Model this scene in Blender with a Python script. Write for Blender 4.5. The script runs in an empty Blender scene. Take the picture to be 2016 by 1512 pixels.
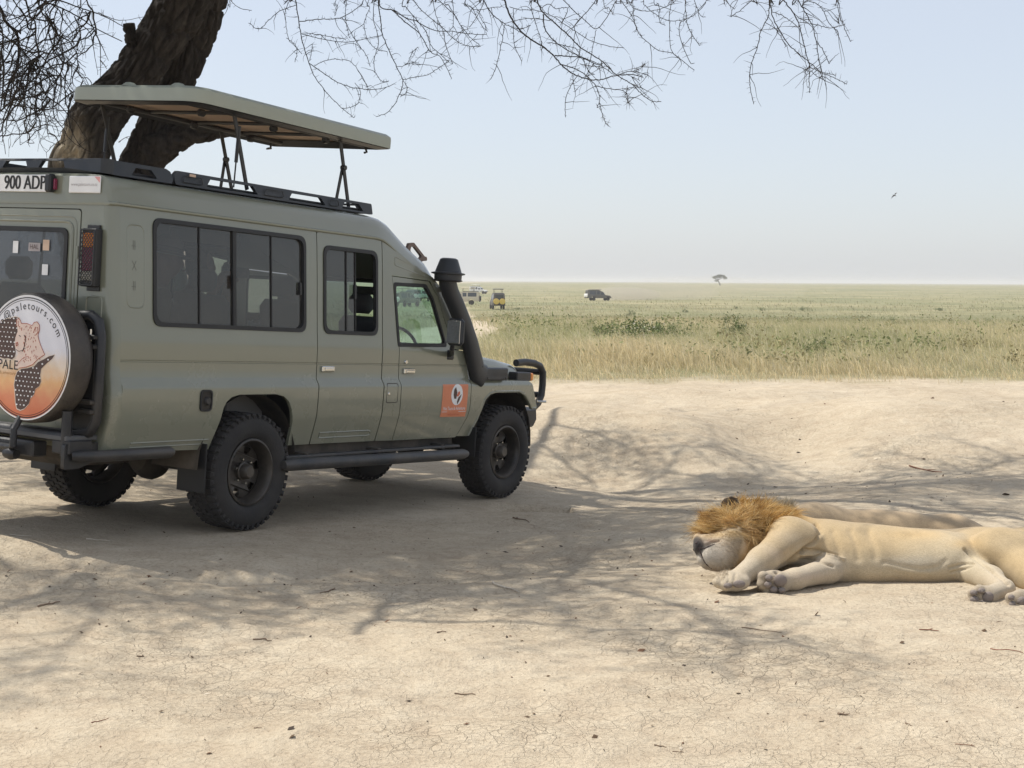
import bpy, bmesh, math, random
import numpy as np
from mathutils import Vector, Matrix
from mathutils.geometry import delaunay_2d_cdt

random.seed(7)
RNG = np.random.default_rng(7)
scene = bpy.context.scene
COL = scene.collection
rad = math.radians

# ------------------------------------------------------------------ camera
EYE = np.array([0.0, 0.0, 1.75])
FPX, PCX, PCY = 3000.0, 1008.0, 756.0          # focal length and centre in pixels of a 2016 px wide frame
PITCH, ROLL = math.atan(203 / FPX), rad(0.32)
_fw = np.array([0, math.cos(PITCH), -math.sin(PITCH)])
_dn = np.array([0, -math.sin(PITCH), -math.cos(PITCH)])
_rt = np.array([1.0, 0, 0])
C_RT = math.cos(ROLL) * _rt - math.sin(ROLL) * _dn
C_DN = math.sin(ROLL) * _rt + math.cos(ROLL) * _dn
cam_d = bpy.data.cameras.new('camera')
cam = bpy.data.objects.new('camera', cam_d)
COL.objects.link(cam)
m = Matrix.Identity(4)
for i in range(3):
    m[i][0] = C_RT[i]; m[i][1] = -C_DN[i]; m[i][2] = -_fw[i]; m[i][3] = EYE[i]
cam.matrix_world = m
cam_d.sensor_width = 36.0
cam_d.lens = FPX / 2016 * 36.0
cam_d.clip_start = 0.05
cam_d.clip_end = 20000
scene.camera = cam

# ------------------------------------------------------------------ sky, sun, exposure
SUN_DIR = np.array([-0.467, 0.179, 0.866]); SUN_DIR /= np.linalg.norm(SUN_DIR)   # towards the sun
SUN_EL = math.asin(SUN_DIR[2]); SUN_AZ = math.atan2(SUN_DIR[0], SUN_DIR[1])
world = bpy.data.worlds.new('World')
scene.world = world
world.use_nodes = True
wn, wl = world.node_tree.nodes, world.node_tree.links
wn.clear()
sky = wn.new('ShaderNodeTexSky')
sky.sky_type = 'NISHITA'
sky.sun_disc = False
sky.sun_elevation = SUN_EL
sky.sun_rotation = SUN_AZ
sky.altitude = 900
sky.air_density = 1.0
sky.dust_density = 2.6
sky.ozone_density = 2.0
bg = wn.new('ShaderNodeBackground'); bg.inputs['Strength'].default_value = 0.125
wo = wn.new('ShaderNodeOutputWorld')
hs = wn.new('ShaderNodeHueSaturation'); hs.inputs['Saturation'].default_value = .95; hs.inputs['Value'].default_value = 1.0
wm = wn.new('ShaderNodeMix'); wm.data_type = 'RGBA'; wm.inputs[0].default_value = .60; wm.inputs[7].default_value = (5.25, 5.45, 5.85, 1)   # thin white overcast veil over the whole dome
wl.new(sky.outputs[0], hs.inputs['Color']); wl.new(hs.outputs[0], wm.inputs[6]); wl.new(wm.outputs[2], bg.inputs[0]); wl.new(bg.outputs[0], wo.inputs[0])
sun_d = bpy.data.lights.new('sun', 'SUN')
sun_d.energy = 4.1
sun_d.angle = rad(0.6)
sun_d.color = (1.0, 0.95, 0.86)
sun = bpy.data.objects.new('sun', sun_d)
COL.objects.link(sun)
sun.rotation_euler = Vector(SUN_DIR).to_track_quat('Z', 'Y').to_euler()
vs = scene.view_settings
vs.view_transform = 'Standard'; vs.look = 'None'; vs.exposure = 0.30; vs.gamma = 1.0; vs.use_curve_mapping = False
scene.render.engine = 'CYCLES'
scene.cycles.use_denoising = True
scene.cycles.max_bounces = 8
scene.cycles.transparent_max_bounces = 16
scene.cycles.volume_bounces = 1

# ------------------------------------------------------------------ small maths
def pix(u, v, d):
    """world point on the sight line through photo pixel (u, v), at world depth Y = d"""
    r = (u - PCX) / FPX * C_RT + (v - PCY) / FPX * C_DN + _fw
    return EYE + r * (d / r[1])

def sstep(a, b, x):
    t = np.clip((x - a) / (b - a), 0, 1)
    return t * t * (3 - 2 * t)

_TAB = np.random.default_rng(3).random((256, 256))
def vnoise(x, y):
    x = np.asarray(x, float); y = np.asarray(y, float)
    xi = np.floor(x).astype(int); yi = np.floor(y).astype(int)
    fx = x - xi; fy = y - yi
    fx = fx * fx * fx * (fx * (fx * 6 - 15) + 10); fy = fy * fy * fy * (fy * (fy * 6 - 15) + 10)
    a = _TAB[xi & 255, yi & 255]; b = _TAB[(xi + 1) & 255, yi & 255]
    c = _TAB[xi & 255, (yi + 1) & 255]; d = _TAB[(xi + 1) & 255, (yi + 1) & 255]
    return ((a * (1 - fx) + b * fx) * (1 - fy) + (c * (1 - fx) + d * fx) * fy) * 2 - 1

def fbm(x, y, oct=4):
    s, a, t = 0, 1.0, 0
    for i in range(oct):
        s = s + a * vnoise(x * 2 ** i + 17.3 * i, y * 2 ** i + 9.1 * i); t += a; a *= 0.5
    return s / t

# ------------------------------------------------------------------ mesh builder
class MB:
    def __init__(self): self.v = []; self.f = []; self.m = []
    def add(self, vs, fs, mi=0):
        o = len(self.v)
        self.v.extend([tuple(map(float, p)) for p in vs])
        for f in fs:
            self.f.append(tuple(i + o for i in f)); self.m.append(mi)
        return self
    def box(self, c, s, b=0.0, rot=None, mi=0):
        hx, hy, hz_ = s[0] / 2, s[1] / 2, s[2] / 2
        b = min(b, hx * .95, hy * .95, hz_ * .95)
        if b <= 0:
            vs = [(x, y, z) for x in (-hx, hx) for y in (-hy, hy) for z in (-hz_, hz_)]
            fs = [(0, 1, 3, 2), (4, 6, 7, 5), (0, 4, 5, 1), (2, 3, 7, 6), (0, 2, 6, 4), (1, 5, 7, 3)]
        else:
            vs, fs, ix = [], [], {}
            for sx in (-1, 1):
                for sy in (-1, 1):
                    for sz in (-1, 1):
                        for ax in range(3):
                            p = [sx * (hx - b), sy * (hy - b), sz * (hz_ - b)]
                            p[ax] = (sx, sy, sz)[ax] * (hx, hy, hz_)[ax]
                            ix[(sx, sy, sz, ax)] = len(vs); vs.append(tuple(p))
            S = (-1, 1)
            for ax in range(3):
                a1, a2 = [(1, 2), (0, 2), (0, 1)][ax]
                for s0 in S:
                    q = []
                    for (p1, p2) in ((-1, -1), (1, -1), (1, 1), (-1, 1)):
                        k = [0, 0, 0]; k[ax] = s0; k[a1] = p1; k[a2] = p2
                        q.append(ix[(*k, ax)])
                    fs.append(tuple(q))
            for ax in range(3):
                a1, a2 = [(1, 2), (0, 2), (0, 1)][ax]
                for p1 in S:
                    for p2 in S:
                        q = []
                        for (s0, w) in ((-1, a1), (1, a1), (1, a2), (-1, a2)):
                            k = [0, 0, 0]; k[ax] = s0; k[a1] = p1; k[a2] = p2
                            q.append(ix[(*k, w)])
                        fs.append(tuple(q))
            for sx in S:
                for sy in S:
                    for sz in S:
                        fs.append((ix[(sx, sy, sz, 0)], ix[(sx, sy, sz, 1)], ix[(sx, sy, sz, 2)]))
        vs = np.array(vs)
        if rot is not None: vs = vs @ np.array(rot).T
        return self.add(vs + np.array(c), fs, mi)
    def tube(self, path, r, n=8, closed=False, caps=True, mi=0):
        P = np.array(path, float); k = len(P)
        rr = np.full(k, r) if np.isscalar(r) else np.array(r, float)
        if closed: Tn = np.roll(P, -1, 0) - np.roll(P, 1, 0)
        else: Tn = np.gradient(P, axis=0)
        Tn /= np.linalg.norm(Tn, axis=1)[:, None] + 1e-12
        up = np.array([0, 0, 1.0]) if abs(Tn[0][2]) < .9 else np.array([1.0, 0, 0])
        N = np.cross(Tn[0], up); N /= np.linalg.norm(N)
        vs = []
        ang = np.arange(n) / n * 2 * math.pi
        for i in range(k):
            N = N - Tn[i] * (N @ Tn[i]); N /= np.linalg.norm(N) + 1e-12
            B = np.cross(Tn[i], N)
            vs.append(P[i] + rr[i] * (np.cos(ang)[:, None] * N + np.sin(ang)[:, None] * B))
        vs = np.concatenate(vs)
        fs = []
        for i in range(k if closed else k - 1):
            j = (i + 1) % k
            for q in range(n):
                fs.append((i * n + q, i * n + (q + 1) % n, j * n + (q + 1) % n, j * n + q))
        if caps and not closed:
            fs.append(tuple(range(n))[::-1]); fs.append(tuple((k - 1) * n + q for q in range(n)))
        return self.add(vs, fs, mi)
    def lathe(self, prof, c=(0, 0, 0), axis=(0, 1, 0), n=32, mi=0, closed=False):
        """prof: (radius, height along axis)"""
        ax = Vector(axis).normalized()
        u = ax.orthogonal().normalized(); w = ax.cross(u)
        vs, fs, k = [], [], len(prof)
        for q in range(n):
            a = 2 * math.pi * q / n
            d = u * math.cos(a) + w * math.sin(a)
            for (r, h) in prof: vs.append(Vector(c) + d * r + ax * h)
        for q in range(n):
            p = (q + 1) % n
            for i in range(k if closed else k - 1):
                j = (i + 1) % k
                fs.append((q * k + i, q * k + j, p * k + j, p * k + i))
        return self.add(vs, fs, mi)
    def loft(self, rings, closed=True, caps=True, mi=0):
        n = len(rings[0]); vs = [p for r in rings for p in r]; fs = []
        for i in range(len(rings) - 1):
            for q in range(n if closed else n - 1):
                p = (q + 1) % n
                fs.append((i * n + q, i * n + p, (i + 1) * n + p, (i + 1) * n + q))
        if caps and closed:
            fs.append(tuple(range(n))[::-1]); fs.append(tuple((len(rings) - 1) * n + q for q in range(n)))
        return self.add(vs, fs, mi)
    def plate(self, outline, holes, to3, thick, levels=(), mi=0, back=True):
        """flat sheet in 2-D with holes, bent into 3-D by to3(a, b, depth); levels are extra cut lines (b = const)"""
        P, E = [], []
        for lp in [outline] + list(holes):
            o = len(P); P += [Vector((a, b)) for a, b in lp]
            E += [(o + i, o + (i + 1) % len(lp)) for i in range(len(lp))]
        a0 = min(p[0] for p in P) - .01; a1 = max(p[0] for p in P) + .01
        b0 = min(p[1] for p in P); b1 = max(p[1] for p in P)
        for l in levels:
            if b0 + 1e-4 < l < b1 - 1e-4:
                o = len(P); P += [Vector((a0, l)), Vector((a1, l))]; E.append((o, o + 1))
        V, _, F = delaunay_2d_cdt(P, E, [], 0, 1e-6)[:3]
        V = np.array([tuple(p) for p in V])
        F = np.array([f for f in F if len(f) == 3])
        cen = V[F].mean(1)
        def inside(poly, q):
            poly = np.array(poly); r = np.zeros(len(q), bool)
            for i in range(len(poly)):
                x0, y0 = poly[i]; x1, y1 = poly[(i + 1) % len(poly)]
                c = (y0 > q[:, 1]) != (y1 > q[:, 1])
                with np.errstate(divide='ignore', invalid='ignore'):
                    r ^= c & (q[:, 0] < (x1 - x0) * (q[:, 1] - y0) / (y1 - y0) + x0)
            return r
        k = inside(outline, cen)
        for h in holes: k &= ~inside(h, cen)
        F = F[k]
        used = np.unique(F); rm = -np.ones(len(V), int); rm[used] = np.arange(len(used))
        V = V[used]; F = rm[F]
        n = len(V)
        fr = [to3(a, b, 0.0) for a, b in V]
        fs = [tuple(f) for f in F]
        if thick:
            bk = [to3(a, b, thick) for a, b in V]
            if back: fs += [tuple(i + n for i in f[::-1]) for f in F.tolist()]
            cnt = {}
            for f in F.tolist():
                for i in range(3):
                    e = (f[i], f[(i + 1) % 3]); cnt[e] = cnt.get(e, 0) + 1
            vs = fr + bk
            for (i, j) in cnt:
                if (j, i) not in cnt: fs.append((j, i, i + n, j + n))
        else: vs = fr
        return self.add(vs, fs, mi)
    def build(self, name, mats, parent=None, smooth=35.0, loc=None):
        return mesh_obj(name, self.v, self.f, mats, parent, smooth, self.m, loc)

def mesh_obj(name, v, f, mats, parent=None, smooth=35.0, mi=None, loc=None):
    me = bpy.data.meshes.new(name)
    me.from_pydata([tuple(p) for p in v], [], f)
    if not isinstance(mats, (list, tuple)): mats = [mats]
    for mt in mats: me.materials.append(mt)
    if mi is not None and len(mats) > 1: me.polygons.foreach_set('material_index', mi)
    bm = bmesh.new(); bm.from_mesh(me); bmesh.ops.recalc_face_normals(bm, faces=bm.faces); bm.to_mesh(me); bm.free()
    if smooth:
        me.polygons.foreach_set('use_smooth', [True] * len(me.polygons))
        me.set_sharp_from_angle(angle=rad(smooth))
    me.update()
    o = bpy.data.objects.new(name, me)
    COL.objects.link(o)
    if parent is not None: o.parent = parent
    if loc is not None: o.location = loc
    return o

def np_mesh(name, v, f, mats, parent=None, smooth=True, colors=None, cname='tint'):
    """fast triangle / quad mesh from numpy arrays"""
    me = bpy.data.meshes.new(name)
    v = np.asarray(v, np.float32); f = np.asarray(f, np.int32); k = f.shape[1]
    me.vertices.add(len(v)); me.vertices.foreach_set('co', v.ravel())
    me.loops.add(f.size); me.loops.foreach_set('vertex_index', f.ravel())
    me.polygons.add(len(f))
    me.polygons.foreach_set('loop_start', np.arange(0, f.size, k, dtype=np.int32))
    if smooth: me.polygons.foreach_set('use_smooth', np.ones(len(f), bool))
    me.update(calc_edges=True)
    if not isinstance(mats, (list, tuple)): mats = [mats]
    for mt in mats: me.materials.append(mt)
    if colors is not None:
        c = np.ones((len(v), 4), np.float32); c[:, :3] = colors
        a = me.attributes.new(cname, 'FLOAT_COLOR', 'POINT'); a.data.foreach_set('color', c.ravel())
    o = bpy.data.objects.new(name, me)
    COL.objects.link(o)
    if parent is not None: o.parent = parent
    return o

def thing(name, label, cat, loc=(0, 0, 0), rotz=0.0, group=None):
    o = bpy.data.objects.new(name, None); COL.objects.link(o)
    o.empty_display_size = .2
    o.location = loc; o.rotation_euler = (0, 0, rotz)
    return tag(o, label, cat, group)

def tag(o, label=None, cat=None, group=None, kind=None):
    if label: o['label'] = label
    if cat: o['category'] = cat
    if group: o['group'] = group
    if kind: o['kind'] = kind
    return o

def dup(o, parent=None):
    c = o.copy(); COL.objects.link(c); c.parent = parent
    for ch in list(o.children): dup(ch, c)
    return c

def rpoly(pts, r, n=5):
    """polygon with rounded corners"""
    out = []; k = len(pts)
    rs = r if isinstance(r, (list, tuple)) else [r] * k
    for i in range(k):
        p = np.array(pts[i], float); a = np.array(pts[i - 1], float) - p; b = np.array(pts[(i + 1) % k], float) - p
        la, lb = np.linalg.norm(a), np.linalg.norm(b)
        if rs[i] <= 0: out.append(tuple(p)); continue
        a /= la; b /= lb
        cosv = np.clip(a @ b, -1, 1); half = math.acos(cosv) / 2
        d = min(rs[i] / math.tan(max(half, 1e-3)), la * .48, lb * .48)
        p0, p1 = p + a * d, p + b * d
        for t in np.linspace(0, 1, n + 1):
            out.append(tuple((1 - t) ** 2 * p0 + 2 * t * (1 - t) * p + t * t * p1))
    return out

def rrect(x0, x1, z0, z1, r, n=5): return rpoly([(x0, z0), (x1, z0), (x1, z1), (x0, z1)], r, n)

# ------------------------------------------------------------------ materials
def nt(name):
    mt = bpy.data.materials.new(name); mt.use_nodes = True
    t = mt.node_tree; t.nodes.clear()
    return mt, t.nodes, t.links

def ramp(N, stops, interp='LINEAR'):
    r = N.new('ShaderNodeValToRGB'); e = r.color_ramp.elements; r.color_ramp.interpolation = interp
    while len(e) < len(stops): e.new(.5)
    for i, (p, c) in enumerate(stops):
        e[i].position = p; e[i].color = (*c, 1) if len(c) == 3 else c
    return r

def noise(N, L, vec, scale, detail=4, rough=.55, dim='3D'):
    n = N.new('ShaderNodeTexNoise'); n.inputs['Scale'].default_value = scale
    n.inputs['Detail'].default_value = detail; n.inputs['Roughness'].default_value = rough
    if vec is not None: L.new(vec, n.inputs['Vector'])
    return n

def mixc(N, L, fac, a, b, mode='MIX'):
    m_ = N.new('ShaderNodeMix'); m_.data_type = 'RGBA'; m_.blend_type = mode
    for s, x in ((m_.inputs[0], fac), (m_.inputs[6], a), (m_.inputs[7], b)):
        if hasattr(x, 'links'): L.new(x, s)
        elif isinstance(x, (int, float)): s.default_value = x
        else: s.default_value = (*x, 1)
    return m_.outputs[2]

def mathn(N, L, op, a, b=None, clamp=False):
    q = N.new('ShaderNodeMath'); q.operation = op; q.use_clamp = clamp
    for s, x in ((q.inputs[0], a), (q.inputs[1], b)):
        if x is None: continue
        if hasattr(x, 'links'): L.new(x, s)
        else: s.default_value = x
    return q.outputs[0]

def mat(name, col, rough=.5, metal=0.0, var=.12, vscale=6.0, bump=0.0, bscale=60.0, coat=0.0, spec=.5, dust=0.0, dustcol=(.42, .35, .27), trans=0.0):
    """general procedural material: uneven colour, uneven gloss, fine relief, optional dust"""
    mt, N, L = nt(name)
    tc = N.new('ShaderNodeTexCoord'); o = N.new('ShaderNodeOutputMaterial'); p = N.new('ShaderNodeBsdfPrincipled')
    n1 = noise(N, L, tc.outputs['Object'], vscale, 5)
    lo = tuple(c * (1 - var) for c in col); hi = tuple(min(1, c * (1 + var)) for c in col)
    c = mixc(N, L, n1.outputs[0], lo, hi)
    if dust > 0:
        n2 = noise(N, L, tc.outputs['Object'], 2.3, 8, .65)
        r2 = ramp(N, [(.35, (0, 0, 0)), (.75, (1, 1, 1))]); L.new(n2.outputs[0], r2.inputs[0])
        geo = N.new('ShaderNodeNewGeometry'); sx = N.new('ShaderNodeSeparateXYZ'); L.new(tc.outputs['Object'], sx.inputs[0])
        low = N.new('ShaderNodeMapRange'); low.inputs[1].default_value = .5; low.inputs[2].default_value = 1.3
        low.inputs[3].default_value = 1.0; low.inputs[4].default_value = .25; L.new(sx.outputs[2], low.inputs[0])
        fac = mathn(N, L, 'MULTIPLY', mathn(N, L, 'MULTIPLY', r2.outputs[0], low.outputs[0]), dust)
        c = mixc(N, L, fac, c, dustcol)
        rr = mathn(N, L, 'ADD', mathn(N, L, 'MULTIPLY', fac, .5), rough, True)
        L.new(rr, p.inputs['Roughness'])
    else:
        rr = mathn(N, L, 'ADD', mathn(N, L, 'MULTIPLY', n1.outputs[0], .16), rough - .08, True)
        L.new(rr, p.inputs['Roughness'])
    L.new(c, p.inputs['Base Color'])
    p.inputs['Metallic'].default_value = metal
    p.inputs['Coat Weight'].default_value = coat
    p.inputs['Coat Roughness'].default_value = .06
    p.inputs['Specular IOR Level'].default_value = spec
    if bump > 0:
        nb = noise(N, L, tc.outputs['Object'], bscale, 4)
        b = N.new('ShaderNodeBump'); b.inputs['Strength'].default_value = bump; b.inputs['Distance'].default_value = .01
        L.new(nb.outputs[0], b.inputs['Height']); L.new(b.outputs[0], p.inputs['Normal'])
    L.new(p.outputs[0], o.inputs[0])
    return mt

def glass(name, tint, ior=1.45, rough=.0, dirt=.06):
    """thin pane: tinted see-through sheet with a mirror coat by Fresnel and a film of dust"""
    mt, N, L = nt(name)
    o = N.new('ShaderNodeOutputMaterial')
    tr = N.new('ShaderNodeBsdfTransparent'); tr.inputs[0].default_value = (*tint, 1)
    gl = N.new('ShaderNodeBsdfGlossy'); gl.inputs['Roughness'].default_value = rough; gl.inputs[0].default_value = (1, 1, 1, 1)
    fr = N.new('ShaderNodeFresnel'); fr.inputs[0].default_value = ior
    f2 = mathn(N, L, 'MULTIPLY', fr.outputs[0], 1.5, True)
    mx = N.new('ShaderNodeMixShader'); L.new(f2, mx.inputs[0]); L.new(tr.outputs[0], mx.inputs[1]); L.new(gl.outputs[0], mx.inputs[2])
    tc = N.new('ShaderNodeTexCoord'); n = noise(N, L, tc.outputs['Object'], 5, 6, .6)
    df = N.new('ShaderNodeBsdfDiffuse'); df.inputs[0].default_value = (.45, .42, .38, 1)
    fa = mathn(N, L, 'MULTIPLY', n.outputs[0], dirt * 2)
    m2 = N.new('ShaderNodeMixShader'); L.new(fa, m2.inputs[0]); L.new(mx.outputs[0], m2.inputs[1]); L.new(df.outputs[0], m2.inputs[2])
    L.new(m2.outputs[0], o.inputs[0])
    return mt
# ------------------------------------------------------------------ vehicle pose (needed by the terrain under its wheels)
_F = C_RT * 1822 + C_DN * -11 + _fw * 3000; _F /= np.linalg.norm(_F)
_r = C_RT * .855 + C_DN * .075 + _fw * -.519; _r -= _F * (_r @ _F); _r /= np.linalg.norm(_r)
VR = np.stack([_F, -_r, np.cross(_F, -_r)], 1)            # columns: forward, left, up
_ray = (493 - PCX) / FPX * C_RT + (930 - PCY) / FPX * C_DN + _fw
VT = EYE + _ray * 10.8 - VR @ np.array([0, -.85, .41])
def car_pt(x, y, z): return VT + VR @ np.array([x, y, z])

# ------------------------------------------------------------------ terrain height
TRACK = np.array([(-3.6, 27), (-1.9, 42), (-1.9, 60), (-3.6, 110), (-7.5, 180), (-11, 260), (-16, 420), (-60, 900)], float)
def track_d(X, Y):
    xc = np.interp(Y, TRACK[:, 1], TRACK[:, 0]); return np.abs(X - xc) / (1.5 + .008 * np.maximum(Y - 60, 0))

def g2(X, Y, cx, cy, sx, sy): return np.exp(-((X - cx) / sx) ** 2 - ((Y - cy) / sy) ** 2)

def hz(X, Y):
    X = np.asarray(X, float); Y = np.asarray(Y, float)
    dx, dy = X - VT[0], Y - VT[1]
    u = dx * VR[0, 0] + dy * VR[1, 0]; w = dx * VR[0, 1] + dy * VR[1, 1]
    du = np.maximum(np.maximum(-1.2 - u, u - 4.3), 0); dw = np.maximum(np.abs(w) - .9, 0)
    cw = np.exp(-(du ** 2 + dw ** 2) / 2.2 ** 2)
    plane = VT[2] - (VR[0, 2] * dx + VR[1, 2] * dy) / VR[2, 2] - .012
    lw = g2(X, Y, 2.2, 9.2, 1.6, .9)
    near = 1 - sstep(28, 60, Y)
    d2 = du ** 2 + dw ** 2
    n = .06 * fbm(X / 3.1, Y / 2.4 + 5, 3) + .034 * fbm(X / .95 + 3, Y / .8, 3) + .016 * fbm(X / .30, Y / .22, 3)
    rough = .010 * fbm(X / .16 + 4, Y / .11, 2) * sstep(-.25, .35, fbm(X / 1.6 + 8, Y / 1.2, 2)) * (1 - sstep(14, 20, Y))
    z = plane * cw
    f = -.17 * g2(X, Y, 2.9, 15.2, 2.6, 1.1) + .34 * g2(X, Y, 5.0, 18.8, 3.0, 1.7) + .18 * g2(X, Y, 1.0, 18.3, 1.3, 1.0) + .2 * g2(X, Y, 6.5, 22.5, 3, 1.6) + .12 * g2(X, Y, 2.2, 22, 1.6, .9)
    f = f - .24 * g2(X, Y, 3.1, 17.4, .7, 1.5) - .14 * g2(X, Y, .8, 16.2, .9, .7) - .13 * g2(X, Y, 2.6, 20.2, 1.1, .7) + .07 * sstep(15, 18, Y) * (1 - sstep(25, 28, Y)) * fbm(X / 1.3 + 7, Y / 1.6, 3)
    f = f - .12 * g2(X, Y, -2.75, 9.15, .55, .32) - .09 * g2(X, Y, -1.75, 9.0, .5, .28) + .05 * g2(X, Y, -2.3, 8.5, .9, .2) + .045 * g2(X, Y, -1.0, 8.7, .6, .2) - .06 * g2(X, Y, -.7, 9.3, .6, .25) + .05 * g2(X, Y, -3.3, 9.7, .8, .2) - .05 * g2(X, Y, .3, 9.6, .7, .3) + .04 * g2(X, Y, .2, 8.9, .7, .2)
    z = z + (f + (n + rough) * near) * (1 - .85 * lw) * (1 - .92 * np.exp(-d2 / .5 ** 2))
    pit = sstep(.53, .47, X) * sstep(-.25, .05, X) * sstep(.36, .24, np.abs(Y - 12.98))
    z = z - .10 * pit
    z = z + sstep(36, 190, Y) * (-2.35) + sstep(60, 160, Y) * .35 * fbm(X / 60, Y / 90, 3) * (1 - sstep(300, 900, Y))
    z = z + sstep(480, 1100, Y) * 2.0
    z = z + .25 * sstep(28.5, 33, Y) * (1 - sstep(38, 70, Y)) * (.6 + .8 * fbm(X / 6, Y / 6, 2))
    return z

def dirtmask(X, Y):
    e = 27.2 + .12 * X + .9 * fbm(X / 2.5, Y / 8 + 2, 3)
    d = 1 - sstep(-1.5, 1.3, Y - e + .8 * fbm(X / .8, Y / .6, 2))
    t = 1 - sstep(.75, 1.15, track_d(X, Y) + .25 * fbm(X / 3, Y / 8, 2))
    return np.maximum(d, t * (1 - .45 * sstep(100, 300, Y)))

def axis_pts(lo, a, b, step, hi, g):
    c = list(np.arange(a, b + 1e-6, step)); s = step
    while c[-1] < hi: s *= g; c.append(c[-1] + s)
    s = step; left = []; x = a
    while x > lo: s *= g; x -= s; left.append(x)
    return np.array(left[::-1] + c)

def build_ground():
    xs = axis_pts(-5000, -6.0, 6.0, .045, 5000, 1.08); ys = axis_pts(-400, 4.4, 17, .042, 9000, 1.032)
    X, Y = np.meshgrid(xs, ys)
    Z = hz(X, Y)
    v = np.stack([X.ravel(), Y.ravel(), Z.ravel()], 1)
    nx, ny = len(xs), len(ys)
    i = (np.arange(ny - 1)[:, None] * nx + np.arange(nx - 1)[None, :]).ravel()
    f = np.stack([i, i + 1, i + nx + 1, i + nx], 1)
    d = dirtmask(X, Y).ravel()
    mt, N, L = nt('savanna_soil')
    o = N.new('ShaderNodeOutputMaterial'); p = N.new('ShaderNodeBsdfPrincipled'); p.inputs['Roughness'].default_value = .95
    p.inputs['Specular IOR Level'].default_value = .1
    tc = N.new('ShaderNodeTexCoord'); at = N.new('ShaderNodeAttribute'); at.attribute_name = 'tint'
    V = tc.outputs['Object']
    nb = noise(N, L, V, .55, 6, .6); nm = noise(N, L, V, 5, 6, .65); nf = noise(N, L, V, 42, 5, .7)
    r1 = ramp(N, [(.3, (.42, .345, .25)), (.5, (.515, .435, .325)), (.72, (.58, .51, .40))]); L.new(nb.outputs[0], r1.inputs[0])
    r2 = ramp(N, [(.32, (.40, .32, .23)), (.55, (.53, .455, .34)), (.8, (.60, .535, .42))]); L.new(nm.outputs[0], r2.inputs[0])
    c = mixc(N, L, .5, r1.outputs[0], r2.outputs[0])
    r3 = ramp(N, [(.25, (.72, .68, .64)), (.5, (1, 1, 1)), (.8, (1.12, 1.1, 1.08))]); L.new(nf.outputs[0], r3.inputs[0])
    c = mixc(N, L, 1.0, c, r3.outputs[0], 'MULTIPLY')
    # drying cracks
    wv = N.new('ShaderNodeVectorMath'); wv.operation = 'ADD'
    nw = noise(N, L, V, 7, 4); sc = N.new('ShaderNodeVectorMath'); sc.operation = 'SCALE'; sc.inputs[3].default_value = .11
    L.new(nw.outputs[1], sc.inputs[0]); L.new(V, wv.inputs[0]); L.new(sc.outputs[0], wv.inputs[1])
    def cracks(scale, width):
        vo = N.new('ShaderNodeTexVoronoi'); vo.feature = 'DISTANCE_TO_EDGE'; vo.inputs['Scale'].default_value = scale
        L.new(wv.outputs[0], vo.inputs['Vector'])
        r = ramp(N, [(0, (1, 1, 1)), (width, (0, 0, 0))]); L.new(vo.outputs['Distance'], r.inputs[0]); return r.outputs[0]
    ncm = noise(N, L, V, .8, 3); rcm = ramp(N, [(.35, (.12, .12, .12)), (.65, (1, 1, 1))]); L.new(ncm.outputs[0], rcm.inputs[0])
    ck = mathn(N, L, 'MULTIPLY', mathn(N, L, 'MAXIMUM', mathn(N, L, 'MULTIPLY', cracks(8.5, .022), .8), mathn(N, L, 'MULTIPLY', cracks(21, .04), .5)), rcm.outputs[0])
    c = mixc(N, L, mathn(N, L, 'MULTIPLY', ck, .44), c, (.30, .225, .16))
    # grey-brown organic staining and specks
    mps = N.new('ShaderNodeMapping'); mps.inputs['Scale'].default_value = (.55, 1.3, 1); L.new(V, mps.inputs[0]); nst = noise(N, L, mps.outputs[0], 1.9, 8, .72); rst = ramp(N, [(.50, (0, 0, 0)), (.70, (1, 1, 1))]); L.new(nst.outputs[0], rst.inputs[0])
    c = mixc(N, L, mathn(N, L, 'MULTIPLY', rst.outputs[0], .36), c, (.35, .28, .205))
    vo = N.new('ShaderNodeTexVoronoi'); vo.inputs['Scale'].default_value = 15; L.new(V, vo.inputs['Vector'])
    sel = N.new('ShaderNodeSeparateColor'); L.new(vo.outputs['Color'], sel.inputs[0])
    rs = ramp(N, [(.05, (1, 1, 1)), (.08, (0, 0, 0))]); L.new(mathn(N, L, 'ADD', vo.outputs['Distance'], mathn(N, L, 'MULTIPLY', mathn(N, L, 'LESS_THAN', sel.outputs[0], .86), 1.0)), rs.inputs[0])
    c = mixc(N, L, mathn(N, L, 'MULTIPLY', rs.outputs[0], .75), c, (.17, .11, .07))
    # soil under the grass
    ng = noise(N, L, V, .16, 6, .65); rg = ramp(N, [(.3, (.185, .18, .105)), (.5, (.26, .245, .15)), (.7, (.34, .31, .20))]); L.new(ng.outputs[0], rg.inputs[0])
    ng2 = noise(N, L, V, .02, 5, .6); rg2 = ramp(N, [(.35, (.74, .80, .70)), (.65, (1.12, 1.06, 1.0))]); L.new(ng2.outputs[0], rg2.inputs[0])
    cg = mixc(N, L, 1.0, rg.outputs[0], rg2.outputs[0], 'MULTIPLY')
    sx = N.new('ShaderNodeSeparateColor'); L.new(at.outputs[0], sx.inputs[0])
    c = mixc(N, L, sx.outputs[0], cg, c)
    L.new(c, p.inputs['Base Color'])
    # relief
    h = mathn(N, L, 'ADD', mathn(N, L, 'MULTIPLY', nm.outputs[0], 1.0), mathn(N, L, 'MULTIPLY', nf.outputs[0], .30))
    h = mathn(N, L, 'SUBTRACT', h, mathn(N, L, 'MULTIPLY', ck, .17))
    h = mathn(N, L, 'ADD', h, mathn(N, L, 'MULTIPLY', rs.outputs[0], .15))
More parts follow.
